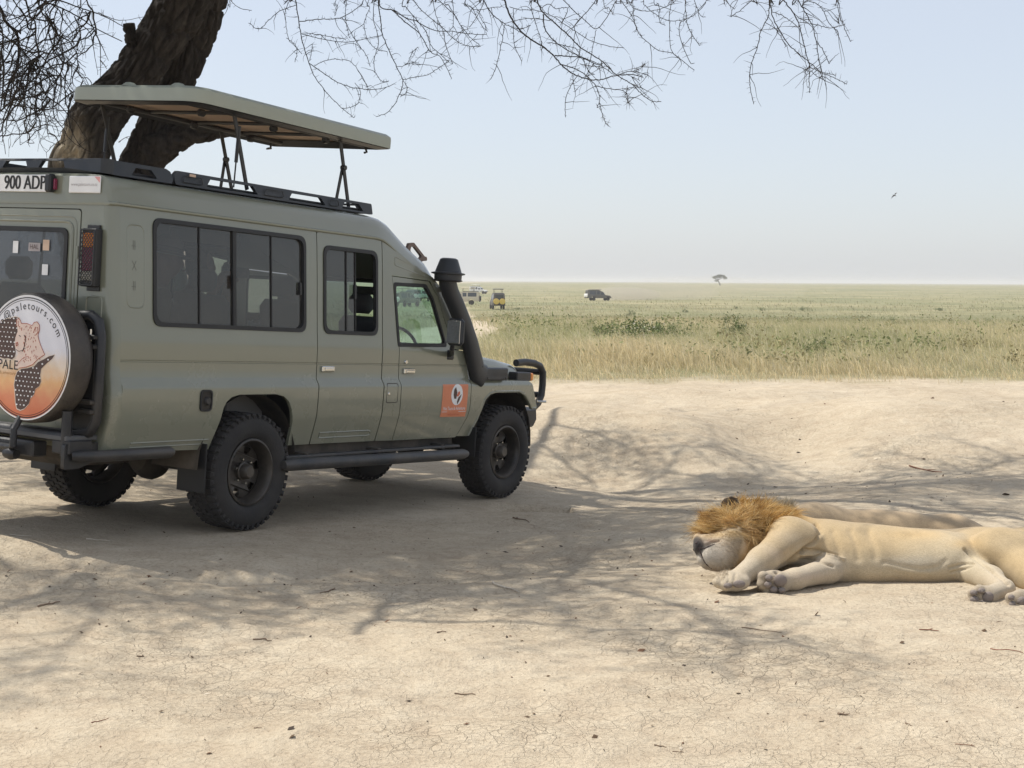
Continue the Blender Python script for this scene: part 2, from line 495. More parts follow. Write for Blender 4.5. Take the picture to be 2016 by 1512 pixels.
    b = N.new('ShaderNodeBump'); b.inputs['Strength'].default_value = 1.0; b.inputs['Distance'].default_value = .045
    L.new(h, b.inputs['Height']); L.new(b.outputs[0], p.inputs['Normal'])
    L.new(p.outputs[0], o.inputs[0])
    g = np_mesh('ground', v, f, mt, colors=np.repeat(d[:, None], 3, 1))
    tag(g, 'bare pale dirt clearing and open savanna plain', 'ground', kind='structure')
    return g
build_ground()

# ------------------------------------------------------------------ grass (nobody could count it)
def leaf_mat(name, trans=.35, rough=.7):
    mt, N, L = nt(name)
    o = N.new('ShaderNodeOutputMaterial'); at = N.new('ShaderNodeAttribute'); at.attribute_name = 'tint'
    d = N.new('ShaderNodeBsdfPrincipled'); d.inputs['Roughness'].default_value = rough; d.inputs['Specular IOR Level'].default_value = .25
    t = N.new('ShaderNodeBsdfTranslucent'); mx = N.new('ShaderNodeMixShader'); mx.inputs[0].default_value = trans
    tc = N.new('ShaderNodeTexCoord'); n = noise(N, L, tc.outputs['Object'], 9, 3)
    r = ramp(N, [(.3, (.82, .82, .82)), (.7, (1.15, 1.15, 1.15))]); L.new(n.outputs[0], r.inputs[0])
    c = mixc(N, L, 1.0, at.outputs[0], r.outputs[0], 'MULTIPLY')
    L.new(c, d.inputs['Base Color']); L.new(c, t.inputs[0])
    L.new(d.outputs[0], mx.inputs[1]); L.new(t.outputs[0], mx.inputs[2]); L.new(mx.outputs[0], o.inputs[0])
    return mt
M_GRASS = leaf_mat('dry_grass', .45)

def blades(X, Y, H, lean, wid, col, seed):
    g = np.random.default_rng(seed); n = len(X)
    Z = hz(X, Y) - .01
    a = g.uniform(0, 2 * np.pi, n); ld = g.normal(np.pi * .95, 1.1, n)
    dx, dy = np.cos(a) * wid, np.sin(a) * wid
    lx, ly = np.cos(ld) * lean * H, np.sin(ld) * lean * H
    b = np.stack([X, Y, Z], 1)
    mid = b + np.stack([lx * .35, ly * .35, H * .6], 1)
    tip = b + np.stack([lx, ly, H * (1 - .25 * lean)], 1)
    w = np.stack([dx, dy, 0 * dx], 1)
    v = np.stack([b - w, b + w, mid - w * .75, mid + w * .75, tip], 1).reshape(-1, 3)
    o = np.arange(n)[:, None] * 5
    f = np.concatenate([o + [0, 1, 3], o + [0, 3, 2], o + [2, 3, 4]], 0)
    c = np.repeat(col[:, None, :], 5, 1); c[:, :2] *= .9; c[:, 4] *= 1.08
    return v, f, np.clip(c.reshape(-1, 3), 0, 1)

def grass_colour(X, Y, g):
    n = len(X)
    straw = np.array([.70, .585, .36]); olive = np.array([.52, .475, .27]); green = np.array([.34, .35, .17]); pale = np.array([.68, .61, .44])
    dim = (1 - .30 * sstep(45, 110, Y))[:, None]  # far blades tinted darker, standing in for grass shading itself
    k = fbm(X / 7 + 3, Y / 10, 3) + g.normal(0, .22, n) + .30 * sstep(30.5, 40, Y) - .5 * (1 - sstep(27, 32.5, Y)) - .12
    t = np.clip(k * 1.1 + .42, 0, 1)[:, None]
    c = np.where(t < .5, straw + (olive - straw) * t * 2, olive + (green - olive) * (t - .5) * 1.5)
    q = g.random(n)[:, None] < .16
    return np.where(q, pale, c) * g.uniform(.8, 1.2, n)[:, None] * dim

def build_grass():
    g = np.random.default_rng(11)
    def sample(n, y0, y1, ex):
        t = g.random(n); Y = (y0 ** (1 - ex) + t * (y1 ** (1 - ex) - y0 ** (1 - ex))) ** (1 / (1 - ex))
        X = g.uniform(-1, 1, n) * (.40 * Y + 3); return X, Y
    V, F, C, o = [], [], [], 0
    for (nc, y0, y1, ex, per, sp, hh, wd, sd) in ((36000, 26.3, 75, 1.6, 7, .20, .36, .005, 1), (24000, 60, 260, 1.3, 6, .7, .30, .014, 2), (5000, 220, 900, 1.4, 3, 2.5, .35, .05, 3)):
        X, Y = sample(nc, y0, y1, ex)
        keep = g.random(nc) > dirtmask(X, Y) * 1.06 - .02
        patch = fbm(X / 3.2 + 9, Y / 4, 3)
        keep &= g.random(nc) < .72 + .6 * patch
        X, Y, patch = X[keep], Y[keep], patch[keep]
        Xb = np.repeat(X, per) + g.normal(0, sp, len(X) * per); Yb = np.repeat(Y, per) + g.normal(0, sp, len(X) * per)
        P = np.repeat(patch, per)
        H = hh * np.clip(g.normal(1, .28, len(Xb)), .3, 1.8) * (1 + .55 * P) * (.35 + .65 * sstep(27, 31, Yb))
        lean = np.clip(g.normal(.75, .4, len(Xb)), .05, 1.6)
        v, f, c = blades(Xb, Yb, H, lean, wd * g.uniform(.6, 1.3, len(Xb)), grass_colour(Xb, Yb, g), sd)
        V.append(v); F.append(f + o); C.append(c); o += len(v)
    gr = np_mesh('grass', np.concatenate(V), np.concatenate(F), M_GRASS, smooth=False, colors=np.concatenate(C))
    tag(gr, 'tall dry yellow-green savanna grass covering the plain', 'grass', kind='stuff')
build_grass()

def build_herbs():
    g = np.random.default_rng(77); n = 1500
    t = g.random(n); Y = (29.5 ** -.7 + t * (150 ** -.7 - 29.5 ** -.7)) ** (1 / -.7); X = g.uniform(-1, 1, n) * (.38 * Y + 2)
    k = (g.random(n) < .42 + .9 * fbm(X / 5 + 31, Y / 7, 3)) & (dirtmask(X, Y) < .2); X, Y = X[k], Y[k]; n = len(X)
    per = 34; s = g.uniform(.10, .28, n) * (1 + Y / 160)
    c = np.stack([np.repeat(X, per), np.repeat(Y, per), np.repeat(hz(X, Y), per)], 1)
    S = np.repeat(s, per)[:, None]; off = g.normal(0, 1, (n * per, 3)) * [1, 1, .55]; off[:, 2] = np.abs(off[:, 2]) + .5
    c = c + off * S; m_ = len(c)
    a = g.normal(0, 1, (m_, 3)); a /= np.linalg.norm(a, axis=1)[:, None]; b = np.cross(a, g.normal(0, 1, (m_, 3))); b /= np.linalg.norm(b, axis=1)[:, None]
    q = g.uniform(.018, .045, m_)[:, None] * (1 + np.repeat(Y, per)[:, None] / 90)
    v = np.stack([c - a * q, c + b * q * .5, c + a * q, c - b * q * .5], 1).reshape(-1, 3)
    base = np.repeat(np.where(g.random(n)[:, None] < .55, np.array([.20, .225, .095]), np.array([.30, .26, .13])), per, 0) * g.uniform(.65, 1.35, (m_, 1))
    o = np_mesh('ground_cover', v, np.arange(len(v)).reshape(-1, 4), leaf_mat('herb_leaf', .35), None, False, np.repeat(base, 4, 0))
    tag(o, 'low leafy weeds growing through the savanna grass', 'weeds', kind='stuff')
build_herbs()

# ------------------------------------------------------------------ leafy shrubs standing in the grass
def shrub_mesh(seed, n=1500, white=.06):
    g = np.random.default_rng(seed)
    cl = g.normal(0, 1, (14, 3)) * np.array([.36, .26, .14]) + np.array([0, 0, .27])
    c = cl[g.integers(0, 14, n)] + g.normal(0, .085, (n, 3)); c[:, 2] = np.abs(c[:, 2])
    a = g.normal(0, 1, (n, 3)); a /= np.linalg.norm(a, axis=1)[:, None]
    b = np.cross(a, g.normal(0, 1, (n, 3))); b /= np.linalg.norm(b, axis=1)[:, None]
    s = g.uniform(.014, .032, n)[:, None]
    v = np.stack([c - a * s, c + b * s * .5, c + a * s, c - b * s * .5], 1).reshape(-1, 3)
    f = np.arange(n * 4).reshape(n, 4)
    col = np.where(g.random(n)[:, None] < white, np.array([.62, .58, .48]), np.array([.10, .135, .045]) * g.uniform(.6, 1.6, (n, 1)))
    return v, f, np.repeat(col, 4, 0)
M_LEAF = leaf_mat('shrub_leaf', .25)
M_STEM = mat('stem', (.16, .12, .08), .9)
SH = [(1262, 676, 1.5, 1.15), (1443, 668, .75, .95), (1180, 668, .7, .7), (1330, 668, .7, .7), (1500, 662, .6, .6), (1240, 622, .9, .9), (1580, 612, 1.1, .9), (1500, 612, 1.0, .8),
      (1850, 612, 1.1, .8), (1620, 700, .55, .5), (1760, 650, .7, .6), (1950, 640, .7, .6), (1060, 640, .6, .5), (1350, 615, .8, .6), (1700, 628, .7, .6), (1450, 608, .9, .7), (1020, 610, .8, .6)]
def build_shrubs():
    bases = []
    for i, (u, v, w, h) in enumerate(SH):
        r = pix(u, v, 1) - EYE
        d = 30.0
        for _ in range(40):
            q = EYE + r * d; d += (q[2] - hz(q[0], q[1])) / max(-r[2], 1e-3) * .6
        q = EYE + r * d
        if i == 0: lab = 'largest grey-green bush with pale flecks in the dry grass'
        elif i == 1: lab = 'compact dark green bush in the dry grass beside the largest grey-green one'
        else: lab = 'small leafy bush among the savanna grass'
        s = thing('shrub', lab, 'bush', (q[0], q[1], float(hz(q[0], q[1])) - .02), random.uniform(0, 6), 'bushes in the savanna grass')
        s.scale = (w, w, h * 1.15)
        if i < 4:
            vv, ff, cc = shrub_mesh(50 + i, 2200 if i < 2 else 1300, .12 if i == 0 else .03)
            lo = np_mesh('foliage', vv, ff, M_LEAF, s, smooth=False, colors=cc)
            mb = MB()
            for k in range(9):
                a = random.uniform(0, 6.28); e = random.uniform(.15, .4)
                mb.tube([(0, 0, 0), (math.cos(a) * e * .4, math.sin(a) * e * .4, .15), (math.cos(a) * e, math.sin(a) * e, .36)], [.012, .008, .003], 5)
            st = mb.build('stem', M_STEM, s)
            bases.append((lo, st))
        else:
            for b in bases[i % 4]:
                c = b.copy(); COL.objects.link(c); c.parent = s
build_shrubs()
# ------------------------------------------------------------------ the big safari vehicle (local frame: x forward, y left, z up; rear axle at x = 0)
M_PAINT = mat('sage_green_paint', (.195, .205, .155), .25, 0, .05, 3, coat=.75, dust=.18)
M_PAINT2 = mat('sage_green_gelcoat', (.32, .345, .285), .45, 0, .06, 3, coat=.15, dust=.2)
M_BLK = mat('black_powder_coat', (.012, .014, .018), .42, 0, .25, 9, .15, 140, dust=.18)
M_PLASTIC = mat('dark_moulded_plastic', (.016, .021, .028), .45, 0, .2, 5, .2, 160, dust=.22)
M_RUB = mat('rubber_seal', (.012, .013, .015), .55, 0, .2)
M_TYRE = mat('tyre_rubber', (.017, .017, .018), .82, 0, .25, 14, .3, 90, dust=.38, dustcol=(.13, .115, .10))
M_RIM = mat('black_steel_rim', (.013, .014, .016), .38, .3, .3, 20, dust=.3)
M_UNDER = mat('underbody_black', (.012, .012, .012), .9, 0, .3, dust=.3)
M_CHROME = mat('satin_chrome', (.62, .62, .60), .22, 1.0, .08)
M_GLASS = glass('tinted_glass', (.26, .28, .31), dirt=.06)
M_GLASSF = glass('green_glass', (.62, .80, .74), dirt=.10)
M_SEAT = mat('grey_seat_cloth', (.10, .105, .115), .9, 0, .15, 30, .3, 200)
M_INT = mat('interior_trim', (.12, .12, .12), .85, 0, .15)
M_LINING = mat('beige_lining', (.60, .44, .33), .8, 0, .08, 6)
M_WHITE = mat('white_print', (.80, .80, .80), .55, 0, .04)
M_INK = mat('black_ink', (.02, .02, .022), .6)
M_AMBER = mat('amber_lens', (.75, .23, .02), .25, 0, .2, 60, coat=.5)
M_RED = mat('red_lens', (.20, .012, .05), .25, 0, .2, 60, coat=.5)
M_SCRATCH = mat('worn_lettering', (.085, .085, .07), .6)
M_CLEAR = mat('clear_lens', (.45, .42, .34), .2, 0, .2, 60, coat=.5)

VEH = thing('safari_vehicle', 'sage green safari four-wheel drive with raised pop-up roof parked beside the lions', 'vehicle')
_m = Matrix.Identity(4)
for i in range(3):
    for j in range(3): _m[i][j] = VR[i, j]
    _m[i][3] = VT[i]
VEH.matrix_world = _m

SP = [(.50, .775), (.58, .80), (.70, .832), (.77, .849), (.80, .855), (.90, .8595), (1.01, .861), (1.03, .857), (1.07, .832), (1.085, .8285), (1.18, .8275), (1.184, .822), (1.192, .822), (1.196, .827),
      (1.30, .826), (1.335, .8225), (1.42, .814), (1.60, .800), (1.80, .786), (2.0, .770), (2.10, .760), (2.20, .748), (2.4, .725)]
SPZ = np.array([a for a, _ in SP]); SPY = np.array([b for _, b in SP])
def sy(z): return float(np.interp(z, SPZ, SPY))
LEV = [z for z, _ in SP]
def side3(s, taper=None):
    def f(x, z, d):
        y = sy(z)
        if x > 1.9 and z > 1.3: y -= (x - 1.9) * .035 * min(1, (z - 1.3) / .3)
        return (x, s * (y - d), z)
    return f

def side_panel(name, s, outline, holes=(), thick=.025, m=None, parent=None, smooth=22):
    mb = MB(); mb.plate(outline, holes, side3(s), thick, LEV)
    return mb.build(name, m or M_PAINT, parent or VEH, smooth)

def ring_tube(mb, poly, to3, r, n=8): mb.tube([to3(a, b) for a, b in poly], r, n, closed=True)

def pane(name, s, poly, m, depth=.012, parent=None):
    mb = MB(); mb.plate(poly, [], lambda x, z, d: side3(s)(x, z, d + depth), 0, ())
    return mb.build(name, m, parent or VEH, 0)

def inset(poly, d):
    P = np.array(poly); c = (P.min(0) + P.max(0)) / 2; h = (P.max(0) - P.min(0)) / 2
    return [tuple(c + (p - c) * (h - d) / h) for p in P]

def seal(s, poly, parent, w=.022):
    mb = MB(); mb.plate(inset(poly, -w * .3), [inset(poly, w)], lambda x, z, d: side3(s)(x, z, d - .009), .03, ())
    return mb.build('window_seal', M_RUB, parent, 30)

def bar(s, x0, x1, z0, z1, parent, name='window_bar', d=-.002, m=None):
    mb = MB(); mb.plate([(x0, z0), (x1, z0), (x1, z1), (x0, z1)], [], lambda x, z, dd: side3(s)(x, z, dd + d), .02, ())
    return mb.build(name, m or M_RUB, parent, 30)

ARCH_R = [(-.395, .585), (-.375, .68), (-.325, .875), (-.30, .915), (-.25, .948), (-.17, .965), (.22, .965), (.31, .948), (.37, .91), (.41, .85), (.44, .755), (.455, .58)]
W1 = rrect(-.99, .565, 1.422, 2.118, .075)
W2 = rrect(.787, 1.457, 1.418, 2.072, .075)
WD = rpoly([(1.742, 1.335), (2.455, 1.345), (2.265, 1.74), (2.15, 1.852), (1.682, 1.842)], [.02, .03, .06, .06, .03])
for s in (-1, 1):
    q = side_panel('quarter_panel', s, [(-1.28, .60)] + ARCH_R + [(.697, .58), (.703, 1.19), (.703, 2.18), (-1.28, 2.18)], [W1])
    seal(s, W1, q)
    x0, x1 = -.97, .545
    g0 = x0 + (x1 - x0) * .505
    for a, b in ((x0, x0 + .42), (x0 + .42, g0), (g0, g0 + .40), (g0 + .40, x1)):
        pane('window_pane', s, [(a, 1.44), (b, 1.44), (b, 2.10), (a, 2.10)], M_GLASS, .012, q)
    bar(s, g0 - .017, g0 + .017, 1.44, 2.10, q)
    for a in (x0 + .42, g0 + .40): bar(s, a - .005, a + .005, 1.44, 2.10, q, d=.004)
    bar(s, g0 - .032, g0 - .012, 1.70, 1.79, q, 'window_latch', -.016); bar(s, .50, .525, 1.69, 1.78, q, 'window_latch', -.006)
    # pressed panel lines: raised outline behind the window, low swages
    mb = MB(); ring_tube(mb, rrect(-1.225, -1.075, 1.53, 2.06, .05), lambda a, b: side3(s)(a, b, .003), .006, 6)
    mb.build('pressed_outline', M_PAINT, q)
    mb = MB()
    mb.tube([side3(s)(x, .655, .002) for x in (-1.15, -.42)], .007, 6); mb.tube([side3(s)(x, .625, .002) for x in (-1.15, -.43)], .006, 6)
    mb.build('swage_line', M_PAINT, q)
    if s < 0:
        mb = MB()
        for (z, glyph) in ((1.93, '4'), (1.80, 'X'), (1.67, '4')):
            if glyph == '4': segs = [((-1.17, z + .03), (-1.17, z - .03)), ((-1.185, z - .005), (-1.145, z - .005)), ((-1.155, z + .03), (-1.155, z - .03))]
            else: segs = [((-1.18, z + .03), (-1.145, z - .03)), ((-1.145, z + .03), (-1.18, z - .03))]
            mb = MB()
            for a, b in segs: mb.tube([side3(s)(*a, -.001), side3(s)(*b, -.0005)], .0013, 5)
            mb.build('lettering', M_SCRATCH, q)
        fo = rpoly([(-.555, .865), (-.462, .865), (-.462, .99), (-.555, .99)], .03)
        mb = MB(); mb.plate(inset(fo, -.012), [fo], lambda x, z, d: side3(s)(x, z, d - .010), .02, ()); fl = mb.build('fuel_recess_rim', M_RUB, q)
        mb = MB(); mb.plate(fo, [], lambda x, z, d: side3(s)(x, z, d - .003), 0, ()); mb.build('fuel_recess', M_UNDER, fl, 0)
        mb = MB(); mb.lathe([(0, .02), (.02, .02), (.028, .008), (.028, -.01)], side3(s)(-.505, .925, -.006), (0, s, 0), 16); mb.build('fuel_cap', M_BLK, fl)
    # passenger door
    d = side_panel('rear_door', s, rpoly([(.712, .58), (1.522, .575), (1.527, 2.172), (.712, 2.168)], [.01, .02, .02, .02]), [W2])
    seal(s, W2, d)
    if s < 0:
        pane('window_pane', s, [(.805, 1.44), (1.07, 1.44), (1.07, 2.055), (.805, 2.055)], M_GLASS, .012, d)
        pane('window_pane', s, [(1.075, 1.44), (1.20, 1.44), (1.20, 2.055), (1.075, 2.055)], M_GLASS, .022, d)
    else:
        pane('window_pane', s, [(.805, 1.44), (1.44, 1.44), (1.44, 2.055), (.805, 2.055)], M_GLASS, .012, d)
    bar(s, 1.068, 1.080, 1.44, 2.055, d, d=.004); bar(s, 1.165, 1.19, 1.69, 1.80, d, 'window_latch', -.004)
    if s < 0: bar(s, 1.197, 1.206, 1.44, 2.055, d, d=.014)
    mb = MB(); mb.tube([side3(s)(x, z, .001) for x, z in ((.79, .665), (1.40, .665), (1.43, .655), (1.43, .635), (1.40, .625), (.79, .625))], .006, 6, closed=True); mb.build('swage_line', M_PAINT, d)
    def handle(x0, x1, z, par):
        h = MB(); h.box((x0 + (x1 - x0) / 2, s * (sy(z) + .008), z), (x1 - x0, .024, .042), .006); o = h.build('door_handle', M_CHROME, par)
        h = MB(); h.box((x0 + (x1 - x0) * .55, s * (sy(z) + .022), z - .002), ((x1 - x0) * .72, .01, .024), .004); h.build('handle_flap', M_CHROME, o)
    handle(.755, .905, 1.147, d)
    # centre post with sloped upper panel
    p = side_panel('centre_post', s, [(1.536, .575), (1.762, .57), (1.765, .80), (1.752, 1.31), (1.660, 1.90), (2.215, 1.888), (2.405, 1.825), (2.26, 1.915), (1.93, 2.012), (1.62, 2.155), (1.56, 2.18), (1.536, 2.18)])
    mb = MB(); ring_tube(mb, rpoly([(1.70, 1.985), (1.70, 2.055), (2.13, 1.945), (2.13, 1.915)], .02), lambda a, b: side3(s)(a, b, .002), .005, 6); mb.build('pressed_outline', M_PAINT, p)
    fu = rrect(1.572, 1.722, .885, 1.037, .02)
    mb = MB(); ring_tube(mb, fu, lambda a, b: side3(s)(a, b, .001), .0035, 6); ff = mb.build('fuel_flap_gap', M_UNDER, p)
    mb = MB(); mb.lathe([(0, .006), (.010, .006), (.014, .002), (.014, -.004)], side3(s)(1.60, .955, 0), (0, s, 0), 14); mb.build('flap_lock', M_CHROME, p)
    # front door
    fd = side_panel('front_door', s, [(1.772, .57), (2.700, .565), (2.79, .74), (2.806, .84), (2.80, 1.06), (2.752, 1.235), (2.735, 1.312), (2.56, 1.318), (2.345, 1.745), (2.195, 1.878), (1.665, 1.892), (1.760, 1.31), (1.775, .80)], [WD])
    mb = MB(); mb.plate(inset(WD, -.004), [inset(WD, .026)], lambda x, z, dd: side3(s)(x, z, dd - .004), .03, ()); mb.build('window_seal', M_RUB, fd, 30)
    pane('window_pane', s, WD, M_GLASSF, .014, fd)
    handle(1.815, 1.968, 1.136, fd)
    mb = MB(); mb.lathe([(0, .012), (.014, .012), (.018, .004), (.018, -.004)], side3(s)(1.85, 1.21, 0), (0, s, 0), 16); mb.build('door_lock', M_CHROME, fd)
    # A pillar
    ap = side_panel('windscreen_pillar', s, [(2.212, 1.886), (2.352, 1.752), (2.568, 1.325), (2.735, 1.318), (2.72, 1.36), (2.64, 1.53), (2.54, 1.68), (2.42, 1.815)])
    # front fender
    fe = side_panel('front_fender', s, [(2.712, .575), (2.800, .74), (2.815, .84), (2.809, 1.06), (3.80, 1.055), (3.845, 1.03), (3.955, .815), (3.945, .80), (3.87, .795), (3.80, .865), (3.72, .925), (3.62, .955), (3.22, .955), (3.12, .94), (3.05, .895), (2.97, .72), (2.905, .57)])
    mb = MB(); mb.tube([side3(s)(x, z, .004) for x, z in ((2.90, .575), (2.965, .72), (3.045, .90), (3.12, .945), (3.22, .96), (3.62, .96), (3.72, .93), (3.80, .87), (3.87, .80), (3.945, .803))], .012, 6); mb.build('arch_lip', M_PAINT, fe)
    mb = MB()                        # fender top and cowl side
    mb.add([(2.80, s * .828, 1.06), (3.80, s * .828, 1.056), (3.86, s * .79, 1.03), (3.92, s * .60, 1.05), (2.80, s * .60, 1.075)], [(0, 1, 2, 3, 4)])
    mb.add([(3.80, s * .828, 1.056), (3.958, s * .846, .815), (3.958, s * .60, .815), (3.92, s * .60, 1.05), (3.86, s * .79, 1.03)], [(0, 1, 2, 4), (4, 2, 3)])
    mb.add([(2.735, s * .785, 1.30), (2.805, s * .80, 1.06), (3.02, s * .74, 1.062), (2.96, s * .69, 1.285)], [(0, 1, 2, 3)])
    mb.build('fender_top', M_PAINT, fe, 30)
    # rear corner, rounded
    mb = MB(); rings = []
    zs = [z for z in np.linspace(.60, 2.18, 26)]
    for z in zs:
        Y = sy(z); rings.append([(-1.28 - .065 * math.sin(t), s * (Y - .07 + .07 * math.cos(t)), z) for t in np.linspace(0, math.pi / 2, 7)])
    mb.loft(rings, closed=False, caps=False)
    mb.build('corner_panel', M_PAINT, VEH, 40)

# decal on the near front door
def decal(pts, name, m, par, d=-.0015):
    mb = MB(); mb.plate(pts, [], lambda x, z, dd: side3(-1)(x, z, dd + d), 0, LEV); return mb.build(name, m, par, 0)
M_ORANGE = mat('orange_vinyl', (.66, .22, .11), .5, 0, .12, 20)
M_ORANGE2 = mat('faded_orange_print', (.60, .15, .07), .5)
M_BROWN = mat('brown_print', (.085, .05, .042), .6, 0, .15, 20)
fdoor = [o for o in VEH.children if o.name.startswith('front_door')][0]
st = decal([(2.365, .752), (2.755, .748), (2.755, 1.028), (2.365, 1.028)], 'door_sticker', M_ORANGE, fdoor, -.002)
decal([(2.585 + .088 * math.cos(t), .940 + .090 * math.sin(t)) for t in np.linspace(0, 6.2, 28)], 'emblem_oval', M_WHITE, st, -.0035)
decal([(2.545, .905), (2.575, .905), (2.585, .96), (2.56, 1.005), (2.535, .985), (2.53, .94)], 'emblem_map', M_BROWN, st, -.005)
decal([(2.60, .855), (2.625, .89), (2.655, .945), (2.63, .93), (2.605, .915), (2.59, .88)], 'emblem_map', M_BROWN, st, -.005)
decal([(2.577, .93), (2.60, .965), (2.625, .97), (2.63, .945), (2.60, .92)], 'emblem_animal', M_ORANGE2, st, -.0045)

def text_part(s, size, to3, name, m, par, align='CENTER', extr=0, space=1.0, fit=None, bold=0.0):
    cu = bpy.data.curves.new(name, 'FONT'); cu.body = s; cu.size = size; cu.align_x = align; cu.align_y = 'CENTER'; cu.space_character = space; cu.offset = bold
    ob = bpy.data.objects.new(name, cu); COL.objects.link(ob)
    dg = bpy.context.evaluated_depsgraph_get(); me = bpy.data.meshes.new_from_object(ob.evaluated_get(dg))
    COL.objects.unlink(ob); bpy.data.objects.remove(ob)
    if fit:
        xs = [v.co.x for v in me.vertices]; k = fit / (max(xs) - min(xs))
        for v in me.vertices: v.co.x *= k
    for v in me.vertices: v.co = Vector(to3(v.co.x, v.co.y))
    me.materials.clear(); me.materials.append(m)
    o = bpy.data.objects.new(name, me); COL.objects.link(o); o.parent = par
    return o
text_part('Pale Tours & Adventure', .040, lambda a, b: side3(-1)(2.56 + a * .86, .822 + b, -.004), 'lettering', M_WHITE, st)
text_part('info@paletours.com', .024, lambda a, b: side3(-1)(2.56 + a * .9, .771 + b, -.004), 'lettering', M_ORANGE2, st)
for a, b in ((2.375, 2.455), (2.63, 2.74)): decal([(a, .793), (b, .793), (b, .797), (a, .797)], 'printed_rule', M_WHITE, st, -.004)

# roof shell
ZG = lambda x: float(np.interp(x, [-2, 1.50, 1.60, 1.93, 2.26, 2.42], [2.188, 2.188, 2.158, 2.010, 1.912, 1.825]))
ZT = lambda x: float(np.interp(x, [-2, 1.45, 1.58, 1.70, 1.93, 2.23, 2.38, 2.46], [2.362, 2.362, 2.352, 2.318, 2.19, 2.055, 1.945, 1.865]))
WG = lambda x: float(np.interp(x, [-2, 1.5, 2.26, 2.46], [.752, .752, .735, .715]))
def roof():
    mb = MB(); rings = []
    xs = [-1.352, -1.345, -1.325, -1.285, -.9, -.3, .3, .9, 1.3, 1.45, 1.52, 1.58, 1.64, 1.70, 1.80, 1.93, 2.08, 2.23, 2.32, 2.39, 2.46]
    for x in xs:
        k = {-1.352: .90, -1.345: .955, -1.325: .985}.get(x, 1.0)
        zg, zt, w = ZG(x), ZT(x), WG(x) * k
        h = zt - zg
        if x < -1.34: zt -= .02; h = zt - zg
        half = [(w + .002, zg - .02), (w + .014, zg - .012), (w + .014, zg - .002), (w - .006, zg + .006), (w - .014, zg + .2 * h), (w - .028, zg + .5 * h), (w - .05, zg + .78 * h), (w - .085, zg + .93 * h), (w - .14, zg + h), (.5 * k, zt + .006), (.25 * k, zt + .011)]
        rings.append([(x, -y, z) for y, z in half] + [(x, 0, zt + .013)] + [(x, y, z) for y, z in half[::-1]])
    n = len(rings[0]); vs = [p for r in rings for p in r]; fs = []
    for i in range(len(rings) - 1):
        for q in range(n - 1):
            if 4 <= i <= 7 and 9 <= q <= n - 11: continue          # open roof hatch
            fs.append((i * n + q, i * n + q + 1, (i + 1) * n + q + 1, (i + 1) * n + q))
    fs.append(tuple(range(n)))
    mb.add(vs, fs)
    return mb.build('roof', M_PAINT, VEH, 30)
ROOF = roof()
mb = MB()
hl = [(-.9, -.5), (1.3, -.5), (1.3, .5), (-.9, .5)]
mb.tube([(a, b, 2.375) for a, b in rpoly(hl, .05)], .014, 8, closed=True); mb.build('hatch_rim', M_RUB, ROOF)

# rear wall and door
def rear3(off=0.0): return lambda y, z, d: (-1.345 + off + d, y, z)
def rear_wall():
    zs = [.60, .80, 1.0, 1.05, 1.1, 1.4, 1.7, 2.0, 2.172]
    ol = [(-(sy(z) - .07), z) for z in zs] + [(sy(z) - .07, z) for z in zs[::-1]]
    mb = MB(); mb.plate(ol, [rrect(-.487, .487, .66, 2.142, .03)], rear3(), .02, ()); w = mb.build('rear_wall', M_PAINT, VEH, 30)
    mb = MB(); wn_ = rrect(-.368, .368, 1.44, 2.005, .06)
    mb.plate(rrect(-.480, .480, .667, 2.135, .028), [wn_], rear3(-.004), .025, ()); d = mb.build('rear_door', M_PAINT, VEH, 30)
    mb = MB(); mb.plate(inset(wn_, -.012), [inset(wn_, .018)], rear3(-.014), .03, ()); mb.build('window_seal', M_RUB, d, 30)
    mb = MB(); mb.plate(wn_, [], rear3(.008), 0, ()); mb.build('window_pane', M_GLASS, d, 0)
    for e, r in ((.052, .010), (.085, .006)):
        mb = MB(); mb.tube([(-1.347, a, b) for a, b in inset(wn_, -e)], r, 8, closed=True); mb.build('pressed_frame', M_PAINT, d)
    for z in (1.86, 1.05):
        mb = MB(); mb.tube([(-1.368, -.490, z - .04), (-1.368, -.490, z + .04)], .013, 10); mb.box((-1.356, -.505, z), (.014, .03, .06), .003); mb.build('hinge', M_PAINT, d)
    for k in (-1, 1):
        mb = MB(); mb.tube([(-1.346, a, b) for a, b in rrect(k * .635 - .07, k * .635 + .07, 1.15, 1.585, .03)], .006, 6, closed=True); mb.build('pressed_outline', M_PAINT, w)
    return w, d
RW, RD = rear_wall()
# stickers behind the rear glass
for (y, z, w, h, mm) in ((-.17, 1.74, .055, .07, M_WHITE), (-.06, 1.885, .11, .055, mat('grey_sticker', (.40, .36, .36), .7)), (.12, 1.88, .05, .08, M_WHITE), (-.17, 1.90, .06, .07, M_LINING)):
    mb = MB(); mb.plate(rrect(y - w / 2, y + w / 2, z - h / 2, z + h / 2, .004), [], rear3(-.0005), 0, ()); q = mb.build('window_sticker', mm, RD, 0)
    if abs(w - .11) < .001: text_part('HAL', .044, lambda a, b: (-1.3475, y - a, z + b), 'lettering', M_BROWN, q)
